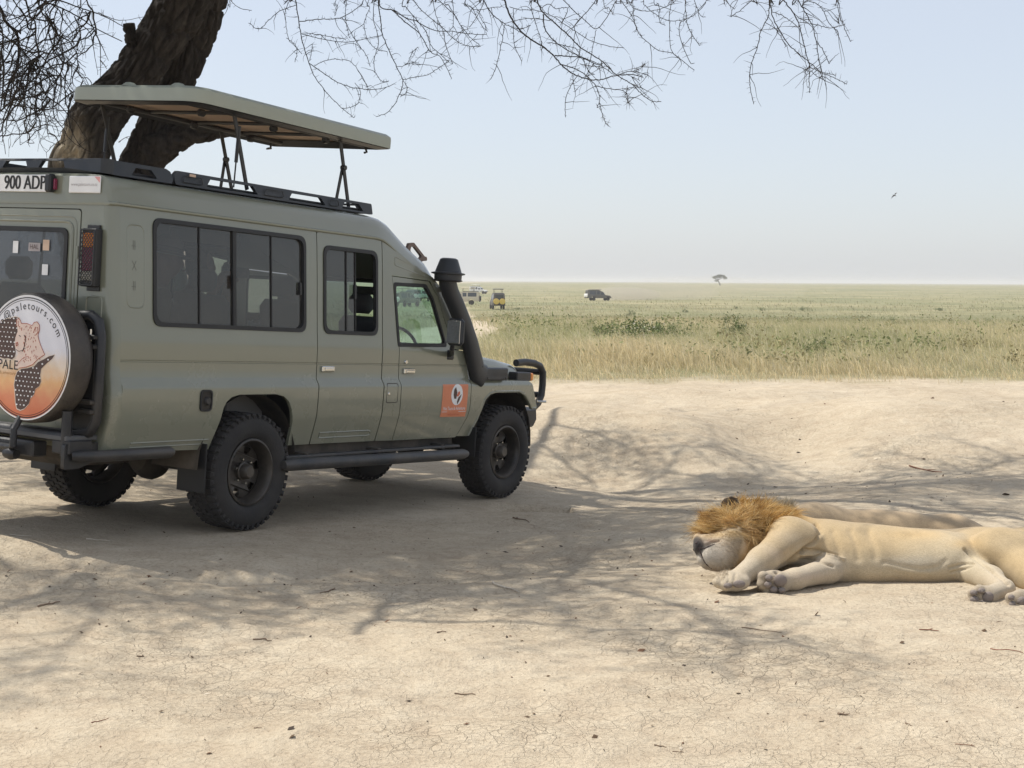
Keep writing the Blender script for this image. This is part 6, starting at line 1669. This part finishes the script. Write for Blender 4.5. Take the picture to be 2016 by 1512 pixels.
# hanging branches seen against the sky, in their own distances
HANG = [
 (440, 0, 3.877, 11.3, """3 550,-40 550,0 575,160 600,310 650,470 700,590 790,710 900,820 995,900|2 650,480 780,570 920,650 1060,680 1180,680 1300,645|1.4 690,500 800,455 880,455 970,470 1040,560 1100,660|2 580,165 700,150 800,145 905,130 1050,40 1080,-20
 1.6 590,255 700,285 850,315 970,320 1090,295 1190,275|1.2 600,250 720,262 840,285 930,300|3 1180,-40 1180,0 1200,150 1215,260 1270,400 1320,510 1367,610 1355,690 1310,790 1240,865 1168,890|1.6 1367,610 1450,590 1560,570 1640,520 1715,470
 3 1190,-10 1300,80 1400,140 1470,160 1600,230 1750,240 1900,260 2010,265|2.6 1280,70 1400,180 1500,260 1560,370 1600,410 1660,440 1740,600|2.2 1380,-20 1400,60 1500,180 1550,250 1580,340 1660,420 1720,470|2 1420,-20 1440,0 1560,120 1680,220 1760,300 1860,350 1960,355
 2.2 1630,-30 1640,0 1750,100 1800,180 1880,280 1960,350|1.6 550,40 430,85 350,150 270,220 190,175|1.5 505,-20 505,0 470,100 480,200 500,300 600,410|1.4 1120,-20 1115,60 1075,180 1095,290 1160,370 1250,395|1.6 1150,-20 1150,0 1145,150 1185,310 1150,450 1160,550 1210,620 1260,622
 1.6 940,-20 940,0 930,130 960,290|1.4 905,130 1010,310 1090,420 1120,510|1.4 1600,-20 1600,0 1620,110 1680,250 1700,350 1750,490|1.2 20,-30 50,0 120,60 215,80|1.2 1750,-20 1750,0 1755,180 1730,230|1.8 1990,-20 1990,0 1950,100 1880,205|1.4 1950,100 1970,150 2016,220|1.2 660,460 680,340
 1.2 480,290 545,340 560,400 545,470|1.3 1367,610 1400,660 1390,710 1350,740|1.2 1000,630 1045,690 1030,780 970,820 910,825|1.3 1320,510 1400,490 1440,400 1480,360|1.2 1380,490 1440,480 1500,495|1.2 870,-20 870,40 850,120|1.6 1700,-20 1720,40 1790,150|1.4 1850,-20 1900,60 1960,180 2016,240"""),
 (900, 0, 3.877, 10.6, """6 350,-60 365,0 400,110 470,220 560,300 660,360 740,430 800,500 880,560 980,600 1080,610 1200,580 1340,570 1420,590|3 180,-30 200,0 270,110 360,180 440,220 500,260|5 595,-40 610,0 650,90 740,170 850,270 950,370 1070,440 1140,500 1220,575 1330,640 1400,710 1480,770 1560,777
 3 655,110 670,220 750,320 870,400 960,440 1080,490 1200,570|3 745,425 850,430 950,440 1060,490 1110,480|2.4 800,490 930,540 1030,620 1090,740 1065,825|1.8 1060,655 1160,680 1280,700 1310,785|1.6 930,560 860,670 825,780 828,895|1.5 1085,780 1110,880 1155,965
 2 795,-20 810,0 900,90 980,160 1060,220 1130,150 1205,20 1215,-30|2.6 1075,-20 1060,0 1000,80 900,190 900,240|1.5 1060,225 1040,340 1020,440|1.6 360,190 340,320 300,500 260,600|1.5 430,70 435,330 495,470|1.6 400,50 480,75 600,80 700,110 830,190 980,290 1120,345 1275,365
 1.8 1240,-20 1250,0 1330,120 1380,240 1440,310 1540,385 1640,405 1700,450 1810,535|1.4 1340,-20 1340,0 1355,180 1415,290|1.6 1290,-20 1300,0 1350,60 1430,85 1550,70 1650,20 1680,-20|1.6 1420,-30 1440,45 1500,100 1600,155 1700,155 1800,120 1890,30 1900,-20|1.6 1640,-20 1640,0 1620,150 1635,380 1700,445
 1.6 1740,-20 1740,0 1745,140 1700,180 1705,300 1785,490|1.4 1745,140 1780,240 1850,345|2 1220,575 1330,545 1455,572|1.8 690,330 720,325 800,345 900,370 940,420|1.4 70,-20 90,40 140,75 260,60 340,50|2 560,-20 570,0 565,60 600,180 640,300 650,370|1.6 640,60 700,30 750,65 800,60 845,70 790,190
 1.4 1120,-10 1160,60 1190,110|1.4 1300,650 1290,740 1310,790|1.4 880,570 890,640 900,700|1.5 360,180 480,150 600,140 720,160|1.4 440,220 510,215 560,190|1.6 940,490 1000,500 1100,510|1.3 960,440 1000,540 1050,570|1.4 1330,640 1420,680|1.3 1300,570 1400,615|1.3 1340,545 1400,520 1435,485
 1.4 1500,-20 1540,30 1545,160 1590,195|1.4 1800,-20 1830,60 1860,120 1895,130"""),
 (1300, 0, 3.877, 9.9, """2.6 830,-40 830,0 825,120 770,230 740,360 690,500 680,600 690,700 713,795|2.8 835,-20 835,0 860,130 910,230 980,340 1050,405 1120,460 1190,520 1230,555 1320,590 1420,640|3.2 925,-30 940,0 1010,90 1055,180 1080,270 1110,400 1140,510 1135,620 1140,710|2.8 1030,-30 1050,0 1110,100 1160,200 1190,310 1240,380 1290,490
 2 1190,310 1205,430 1225,520 1228,590|1.6 850,90 910,110 980,150 1060,215|1.6 1060,170 1150,180 1230,200 1310,212 1410,185|2 1100,-20 1120,0 1190,30 1240,75 1290,180 1355,240|1.8 1345,-20 1350,0 1365,100 1400,200 1450,315|1.6 1140,510 1220,545 1335,575|1.4 1150,540 1190,580 1240,605
 2 720,-20 700,0 620,70 540,128|1.5 480,-15 490,0 565,70|1.4 830,130 880,220 960,350|1.3 1140,510 1105,548|1.4 1010,90 1075,145 1160,145|1.3 1365,100 1357,180"""),
 (0, 0, 4.032, 15.6, """14 -60,-40 0,60 50,180 130,260 150,400 130,550 60,700 30,850|7 200,-40 205,0 240,130 280,180 285,320 310,430 230,490 120,560 0,590|4 310,430 400,520 500,620 550,710 620,850|7 300,-20 330,0 500,70 650,150 750,220 970,330|6 440,-20 470,0 600,50 720,90 850,140 985,215
 4 320,450 260,520 320,640 350,740 400,800 340,855|3 370,-10 400,150 390,280 430,400|4 460,60 430,170 470,300 510,450 600,560 690,680|4 680,90 740,220 790,340 800,480 795,620|3 590,130 640,260 610,400 620,520|4 0,270 120,350 200,430 330,560 450,600|3 740,230 800,350 860,480
 8 10,400 30,550 20,750 0,900|3 100,560 160,680 230,790 280,900 290,1000|3 60,700 140,800 200,900 210,1020 230,1150|3 30,850 90,920 150,1020 160,1150|2 240,490 330,540 420,590 520,630|2 130,400 220,470 290,560|2 330,0 370,110 470,250 560,300|2 500,70 560,180 640,290|2 0,330 80,420 150,520|3 150,400 180,520 170,640 200,740
 2 780,100 900,150 1000,160 1160,130|2 480,1150 430,1140 330,1095|2 430,1145 370,1210|2 600,850 570,930 510,1000|4 -20,150 20,260 10,420|3 800,480 850,545|2 940,1130 1000,1090 1040,1080"""),
]
def hanging():
    g = np.random.default_rng(33); cnt = 0
    for gi, (ox, oy, sc, dep, txt) in enumerate(HANG):
        lines = [s for row in txt.strip().split('\n') for s in row.strip().split('|')]
        tang = []
        for ln in lines:
            it = ln.split(); w = float(it[0]); pts = [tuple(map(float, s.split(','))) for s in it[1:]]
            z0 = g.normal(0, .28); sl = g.normal(0, .22)
            path = np.array([tp(ox + x / sc, oy + y / sc, dep + z0 + sl * i / max(1, len(pts) - 1)) for i, (x, y) in enumerate(pts)])
            if min(p[1] for p in pts) <= 0:                         # lead it up to the nearest bough
                top = path[0] if pts[0][1] <= pts[-1][1] else path[-1]
                b = ALLB[np.argmin(np.linalg.norm((ALLB - top) * [1, 1, .6], axis=1) + 5 * (ALLB[:, 2] < top[2] + .1))]
                lead = [b, b * .45 + top * .55 + np.array([0, 0, .12])]
                path = np.concatenate([lead, path]) if pts[0][1] <= pts[-1][1] else np.concatenate([path, lead[::-1]])
            C = catmull(path, 6); C = C + g.normal(0, .0016, C.shape)
            r0 = max(w, 1.3) * .5 / sc * dep / FPX * (3.4 if w < 4 else 2.5)
            mb = MB(); mb.tube(C, np.linspace(r0, max(r0 * .42, .0022), len(C)), 6 if w > 3 else 5, caps=False)
            br = mb.build('hanging_branch', M_TWIG, TREE, 80)
            # thorns and short spurs along it
            L = np.linalg.norm(np.diff(C, axis=0), axis=1); S = np.concatenate([[0], np.cumsum(L)])
            ps, rs = [], []
            for s in np.arange(.04, S[-1], .036 if gi < 3 else .12):
                i = min(np.searchsorted(S, s), len(C) - 1); p = C[i]
                for _ in range(2 if g.random() < .6 else 1):
                    d = g.normal(0, 1, 3); t = C[i] - C[i - 1]; t /= np.linalg.norm(t) + 1e-9; d -= t * (d @ t) * .8; d /= np.linalg.norm(d)
                    l = g.uniform(.014, .040) if g.random() < .94 else g.uniform(.05, .09)
                    if gi == 3: l *= 2.2
                    ps.append(np.array([p, p + d * l * .5, p + d * l])); q = .0016 if gi < 3 else .0028; rs.append(np.array([q, q * .8, q * .4]))
            if gi < 3:                                            # short side twigs
                for _ in range(5 if w >= 2 else 2):
                    i = g.integers(len(C) // 3, len(C)); q0 = proj_px((C[i] + TB)[None])[0]
                    c2, r2 = twig(g, C[i], g.normal(0, 1, 3) + np.array([.2, 0, -.35]), g.uniform(.10, .30), .0026, .08, 7, .14)
                    if proj_px(c2 + TB)[:, 1].max() < 235: ps.append(c2); rs.append(r2)
            if ps:
                V, F = seg_strip(ps, rs, 3); o = np_mesh('thorns', V, F, M_TWIG, br); o['kind'] = 'stuff'
            tang.append(C)
        if gi == 3:                                                 # dense tangle at the left
            ps, rs = [], []
            src = np.concatenate(tang); q = proj_px(src + TB); src = src[(q[:, 0] < 190) & (q[:, 1] > -10)]
            for k in range(230):
                p = src[g.integers(0, len(src))]; d = g.normal(0, .8, 3) + np.array([0, 0, -.7])
                c, r = twig(g, p, d, g.uniform(.4, 1.3), g.uniform(.004, .011), .05, 12, .24)
                qq = proj_px(c + TB)
                if qq[:, 0].max() > 195 or qq[:, 1].max() > 310: continue
                ps.append(c); rs.append(r)
                for _ in range(4):
                    i = g.integers(1, len(c)); c2, r2 = twig(g, c[i], g.normal(0, 1, 3), g.uniform(.08, .22), .003, .03, 3, .2); ps.append(c2); rs.append(r2)
            V, F = seg_strip(ps, rs, 4); o = np_mesh('tangled_twigs', V, F, M_TWIG, TREE); o['kind'] = 'stuff'
hanging()
# ------------------------------------------------------------------ other safari vehicles out on the plain
def far_mat(name, col, rough=.5): return mat(name, col, rough, 0, .08, 2, dust=.3)
FM = {'cream': far_mat('cream_paint', (.62, .55, .42)), 'white': far_mat('white_paint', (.72, .72, .70)), 'dark': far_mat('dark_grey_paint', (.10, .095, .095)), 'olive': far_mat('olive_paint', (.20, .20, .14)), 'grey': far_mat('grey_paint', (.16, .165, .17)), 'mint': far_mat('pale_green_paint', (.55, .66, .58))}
M_FGLASS = mat('dark_window', (.05, .06, .07), .12, 0, .1)
M_YELLOW = mat('yellow_cover', (.78, .55, .12), .6); M_COVER = mat('white_cover', (.78, .77, .74), .6)
def far_car(label, paint, u, D_, yaw, covers=(), cov_m=None, top=True, up=True, rider=False, group='safari vehicles out on the plain'):
    q = pix(u, 600, D_); z = float(hz(q[0], q[1]))
    r = thing('safari_vehicle', label, 'vehicle', (q[0], q[1], z), yaw, group)
    side = [(-1.35, .62), (-.48, .60), (-.44, .85), (-.25, .97), (.25, .97), (.44, .85), (.48, .58), (2.9, .56), (2.96, .80), (3.12, .95), (3.6, .95), (3.78, .80), (3.85, .62), (4.1, .62), (4.1, .98), (3.95, 1.12), (2.85, 1.25), (2.72, 1.32), (2.35, 1.88), (2.2, 1.95), (1.6, 2.22), (1.5, 2.26), (-1.3, 2.26), (-1.36, 2.2), (-1.36, .7)]
    yy = lambda z: float(np.interp(z, [.5, 1.0, 1.3, 2.3], [.80, .85, .83, .72]))
    mb = MB(); n = len(side)
    for s in (-1, 1): pass
    mb.plate(side, [], lambda x, z, d: (x, -yy(z) if d == 0 else yy(z), z), 1.0, (1.0, 1.3, 1.8)); mb.build('body', paint, r, 30)
    for s in (-1, 1):
        for (x0, x1, z0, z1) in ((-.95, .55, 1.42, 2.1), (.78, 1.45, 1.42, 2.08)):
            mb = MB(); mb.plate(rrect(x0, x1, z0, z1, .07, 2), [], lambda x, z, d, s=s: (x, s * (yy(z) + .006 - d), z), .01, ()); mb.build('window', M_FGLASS, r, 0)
        mb = MB(); mb.plate([(1.72, 1.35), (2.55, 1.36), (2.2, 1.85), (1.70, 1.85)], [], lambda x, z, d, s=s: (x, s * (yy(z) + .006 - d), z), .01, ()); mb.build('window', M_FGLASS, r, 0)
        for x in (0, 3.45):
            mb = MB(); mb.lathe([(0, s * .10), (.2, s * .11), (.24, s * .13), (.34, s * .135), (.40, s * .10), (.41, 0), (.40, -s * .1), (.3, -s * .12), (0, -s * .12)], (x, s * .74, .41), (0, 1, 0), 20); mb.build('wheel', M_TYRE, r, 40)
        mb = MB(); mb.box((-1.375, s * .66, 1.4), (.03, .12, .36), .01); mb.build('tail_lamp', M_RED, r)
    mb = MB(); mb.add([(2.74, -.70, 1.34), (2.74, .70, 1.34), (2.40, .64, 1.85), (2.40, -.64, 1.85)], [(0, 1, 2, 3)]); mb.build('windscreen', M_FGLASS, r, 0)
    mb = MB(); mb.plate(rrect(-.55, .55, 1.45, 2.05, .05, 2), [], lambda y, z, d: (-1.37 + d, y, z), .01, ()); mb.build('window', M_FGLASS, r, 0)
    for x, nm in ((4.2, 'front_bumper'), (-1.48, 'rear_bumper')):
        mb = MB(); mb.box((x, 0, .66), (.22, 1.6, .2), .04); mb.build(nm, M_BLK, r)
    for yc in covers:
        mb = MB(); mb.lathe([(0, -.12), (.38, -.12), (.41, -.10), (.41, .12), (.30, .14)], (-1.56, yc, 1.15), (1, 0, 0), 28); mb.build('spare_wheel_cover', cov_m or M_COVER, r, 40)
    mb = MB(); mb.box((.1, 0, 2.30), (2.7, 1.3, .07), .03); mb.build('roof_rack', M_PLASTIC, r)
    if top:
        zt = 2.86 if up else 2.42
        mb = MB(); mb.box((.55, 0, zt), (2.5, 1.36, .12), .04); mb.build('pop_up_roof', paint, r)
        if up:
            for x in (-.4, 1.5):
                for y in (-.55, .55): mb = MB(); mb.tube([(x, y, 2.3), (x - .1, y, 2.82)], .025, 6); mb.build('strut', M_BLK, r)
    return r
far_car('cream safari four-wheel drive driving along the track with raised flat roof', FM['cream'], 928, 262, rad(176), (0,), M_BLK)
far_car('white safari four-wheel drive beyond the cream one, nose the other way', FM['white'], 934, 470, rad(-28), (), None)
far_car('dark safari four-wheel drive with two round yellow spare wheel covers on its back', FM['dark'], 981, 214, rad(96), (-.42, .42), M_YELLOW)
far_car('dark safari four-wheel drive beside the pale dust cloud, white covers on its back', FM['dark'], 1166, 335, rad(22), (-.42, .42), M_COVER, True, False)
far_car('olive safari four-wheel drive with raised tan roof seen through the cab glass', FM['olive'], 789, 235, rad(60), (-.42, .42), M_COVER)
far_car('grey safari four-wheel drive with white covers seen through the cab glass', FM['grey'], 815, 290, rad(120), (-.42, .42), M_COVER)
far_car('pale green safari four-wheel drive seen through the cab glass near the door pillar', FM['mint'], 836, 300, rad(95), (-.42, .42), FM['mint'], False)
# ------------------------------------------------------------------ lone acacia on the horizon
def lone_tree():
    D_ = 1000; q = pix(1416, 560, D_); z = float(hz(q[0], q[1]))
    r = thing('acacia_tree', 'lone flat-topped acacia standing on the far horizon', 'tree', (q[0], q[1], z))
    s = D_ / FPX; g = np.random.default_rng(4)
    zt = pix(1413, 541, D_)[2] - z; mb = MB(); k = zt / 7.0
    mb.tube([(0.6, 0, -.1), (.3, 0, 1.2 * k), (-.5, 0, 2.6 * k), (-1.1, 0, 3.6 * k), (-.9, 0, 5.0 * k)], [.45, .38, .34, .3, .15], 8)
    mb.build('trunk', M_TWIG, r)
    mb = MB()
    for (x, y, zz) in ((-3.2, .5, 5.4), (2.6, -.4, 5.6), (-1.5, -2, 6.0), (1.0, 2, 6.2), (.6, -1.5, 5.9), (3.0, 1, 5.0)): mb.tube([(-1.0, 0, 3.4 * k), (x * .5 - .5, y * .5, 4.5 * k), (x, y, zz * k)], [.2, .14, .05], 6)
    mb.build('limbs', M_TWIG, r)['kind'] = 'stuff'
    cl = np.array([(-3.4, 0, 5.2), (-2.6, 1, 5.6), (-1.2, -1, 6.2), (0, .5, 6.5), (1.2, -.5, 6.4), (2.4, .5, 6.2), (3.2, 0, 5.5), (3.7, -.4, 4.8), (-2.9, -.6, 5.0), (.6, 1, 5.7), (-.3, -1, 5.6), (-1.9, 0, 3.2)]) * [1, 1, k]
    n = 2600; c = cl[g.integers(0, len(cl), n)] + g.normal(0, 1, (n, 3)) * [.62, .8, .34]
    a = g.normal(0, 1, (n, 3)); a /= np.linalg.norm(a, axis=1)[:, None]; b = np.cross(a, g.normal(0, 1, (n, 3))); b /= np.linalg.norm(b, axis=1)[:, None]
    sz = g.uniform(.12, .3, n)[:, None]
    v = np.stack([c - a * sz, c + b * sz * .7, c + a * sz, c - b * sz * .7], 1).reshape(-1, 3)
    np_mesh('crown', v, np.arange(4 * n).reshape(-1, 4), M_LEAF, r, False, np.repeat(np.array([.085, .10, .05]) * g.uniform(.6, 1.4, (n, 1)), 4, 0))
lone_tree()
# ------------------------------------------------------------------ bird
def bird():
    c = pix(1761, 384, 40); s = 40 / FPX
    r = thing('bird', 'small dark bird in flight against the pale sky', 'bird', c)
    X = lambda u, v, y=0: ((u - 1761) * s, y, (384 - v) * s)
    mb = MB(); mb.tube([X(1764.5, 386), X(1762.5, 385, .01), X(1760.5, 384.6, .02), X(1758.5, 384.2, .01), X(1757.6, 383.4)], [.004, .011, .013, .010, .003], 8); mb.build('body', M_UNDER, r)
    for pts in ([(1761.5, 383.5, .0), (1760.2, 382.0, -.05), (1761.8, 380.6, -.10), (1763.3, 380.0, -.14), (1762.3, 381.8, -.10), (1762.0, 383.6, -.02)], [(1761.5, 385.0, 0), (1759.2, 385.4, .05), (1758.0, 387.0, .09), (1757.3, 390.8, .15), (1758.8, 388.4, .11), (1760.6, 386.4, .05)]):
        mb = MB(); a = [np.array(X(*p)) for p in pts]; b = [p + np.array([0, .004, .003]) for p in a]; n = len(a)
        mb.add(a + b, [tuple(range(n)), tuple(range(n, 2 * n))[::-1]] + [(i, (i + 1) % n, n + (i + 1) % n, n + i) for i in range(n)]); mb.build('wing', M_UNDER, r, 30)
bird()
# ------------------------------------------------------------------ sticks and litter on the dirt
def ground_at(u, v):
    r = pix(u, v, 1) - EYE; d = 1.75 / max(-r[2], 1e-4)
    for _ in range(6): q = EYE + r * d; d = (EYE[2] - float(hz(q[0], q[1]))) / -r[2]
    return EYE + r * d
M_DRY = mat('dry_wood', (.20, .14, .095), .9, 0, .3, 30); M_BLEACH = mat('bleached_wood', (.52, .46, .37), .85, 0, .15, 30); M_REDW = mat('reddish_twig', (.22, .10, .06), .9, 0, .3, 30)
STICKS = [(970, 1148, 1022, 1168, 4.5, 1), (790, 1318, 806, 1334, 2, 1), (895, 1366, 936, 1369, 3, 0), (498, 1260, 535, 1262, 3, 0), (860, 1246, 878, 1244, 3, 0), (75, 1196, 118, 1186, 4, 0), (270, 1294, 284, 1295, 3.5, 0), (180, 1424, 214, 1414, 2, 2), (1790, 918, 1855, 912, 3, 2), 
          (1460, 1236, 1540, 1246, 2.2, 0), (1810, 1240, 1848, 1244, 3, 2), (1950, 1278, 2014, 1286, 2.6, 2), (1300, 1156, 1336, 1160, 2.2, 1), (1288, 1468, 1312, 1472, 3, 0), (1650, 1406, 1672, 1408, 4.5, 0), (1782, 1424, 1796, 1430, 2.4, 0), (500, 1434, 516, 1434, 2.4, 0), (170, 1062, 215, 1066, 3, 1), (20, 1054, 60, 1056, 2.4, 1), (1010, 1020, 1042, 1030, 3, 0), (1324, 1480, 1346, 1482, 2.4, 0), (1880, 1466, 1920, 1470, 2, 2), (475, 1128, 490, 1123, 4, 0), (660, 1160, 630, 1168, 3, 0)]
def sticks():
    g = np.random.default_rng(8)
    for i, (u0, v0, u1, v1, w, mi) in enumerate(STICKS):
        a, b = ground_at(u0, v0), ground_at(u1, v1); r = w * .5 * a[1] / FPX
        lab = {0: 'long pale forked stick lying on the dirt between vehicle and lions', 8: 'reddish stick on the sunlit dirt bank behind the lions'}.get(i) or ('short dark brown twig lying on the bare dirt', 'thin bleached straw lying on the bare dirt', 'slender reddish twig lying on the bare dirt')[mi]
        t = thing('stick', lab, 'stick', a, 0, 'sticks and straws on the dirt')
        n = 6; C = np.array([a + (b - a) * k / n for k in range(n + 1)]); C[1:-1] += g.normal(0, r * 1.2, (n - 1, 3)); C[:, 2] = [float(hz(x, y)) for x, y, _ in C] + np.abs(g.normal(r, r * .3, n + 1)); C = C - a
        mb = MB(); mb.tube(C, np.linspace(r, r * .5, n + 1), 6); m_ = (M_DRY, M_BLEACH, M_REDW)[mi]; mb.build('stem', m_, t, 60)
        if w > 2.8:
            p = C[3]; d = (C[-1] - C[0]); e = np.array([d[1], -d[0], 0]) * .12 * random.choice((-1, 1)) + d * .2
            mb = MB(); mb.tube([p, p + e * .5 + np.array([0, 0, r]), p + e + np.array([0, 0, r * 1.5])], [r * .6, r * .5, r * .25], 5); mb.build('side_twig', m_, t, 60)
sticks()
def litter():
    g = np.random.default_rng(15); n = 1500
    Y = 5.6 * (24 / 5.6) ** g.random(n); X = g.uniform(-1, 1, n) * (.36 * Y + .4)
    extra = np.array([(-2.4, 8.9, .5, .3), (-1.6, 8.9, .5, .3), (-.9, 9.1, .6, .3), (3.2, 14.6, 1.0, .3)])
    k = g.integers(0, 4, 320); X = np.concatenate([X, extra[k, 0] + g.normal(0, 1, 320) * extra[k, 2]]); Y = np.concatenate([Y, extra[k, 1] + g.normal(0, 1, 320) * extra[k, 3]]); n = len(X)
    Z = hz(X, Y); c = np.stack([X, Y, Z + .004], 1)
    th = g.uniform(0, 6.28, n); sz = .0022 + g.exponential(.0035, n) * (1 + .03 * Y); asp = g.uniform(.25, .9, n)
    a = np.stack([np.cos(th), np.sin(th), g.normal(0, .35, n)], 1) * sz[:, None]; b = np.stack([-np.sin(th), np.cos(th), g.normal(0, .35, n)], 1) * (sz * asp)[:, None]
    up = np.array([0, 0, 1.0]) * (sz * .3)[:, None]
    v = np.stack([c - a, c + b, c + a, c - b, c + up], 1).reshape(-1, 3); o = np.arange(n)[:, None] * 5
    f = np.concatenate([o + q for q in ([0, 1, 4], [1, 2, 4], [2, 3, 4], [3, 0, 4])])
    pal = np.array([(.10, .065, .04), (.16, .09, .055), (.06, .045, .035), (.36, .29, .21), (.55, .48, .38)])
    col = np.repeat(pal[g.choice(5, n, p=[.34, .22, .22, .14, .08])], 5, 0)
    lt = np_mesh('leaf_litter', v, f, leaf_mat('litter', .05, .9), None, False, col)
    tag(lt, 'scattered dry leaf crumbs and pebbles on the bare dirt', 'litter', kind='stuff')
litter()
# ------------------------------------------------------------------ dust behind a far vehicle, and the hazy air
def volume_mat(name, col, dens, falloff=False, aniso=.3):
    mt, N, L = nt(name); o = N.new('ShaderNodeOutputMaterial'); p = N.new('ShaderNodeVolumePrincipled')
    p.inputs['Color'].default_value = (*col, 1); p.inputs['Density'].default_value = dens; p.inputs['Anisotropy'].default_value = aniso
    L.new(p.outputs[0], o.inputs['Volume']); return mt
def dust():
    for i, (u, w, h, dz, den) in enumerate(((1228, 9, 2.2, 1.0, .10), (1290, 15, 3.2, 1.4, .045), (1390, 24, 4.2, 1.8, .02))):
        q = pix(u, 580, 345); z = float(hz(q[0], q[1]))
        mb = MB(); rings = []
        for k in range(9):
            t = -math.pi / 2 + math.pi * k / 8
            rings.append([(w * math.cos(t) * math.cos(a), 5 * math.cos(t) * math.sin(a), dz + h * math.sin(t) * .8) for a in np.linspace(0, 6.283, 17)[:-1]])
        mb.loft(rings); o = mb.build('dust_cloud', volume_mat('dust', (.80, .74, .64), den), None, 60, (q[0], q[1], z + .3)); tag(o, 'pale dust drifting behind the far dark vehicle', 'dust', kind='stuff')
dust()
def haze():
    mb = MB(); mb.box((0, 4500, 3.2), (13000, 11400, 15.6)); o = mb.build('haze', volume_mat('haze_air', (.87, .87, .895), .00032, aniso=.1), None, 0)
    tag(o, 'thin pale dusty haze in the air over the plain', 'haze', kind='stuff')
haze()
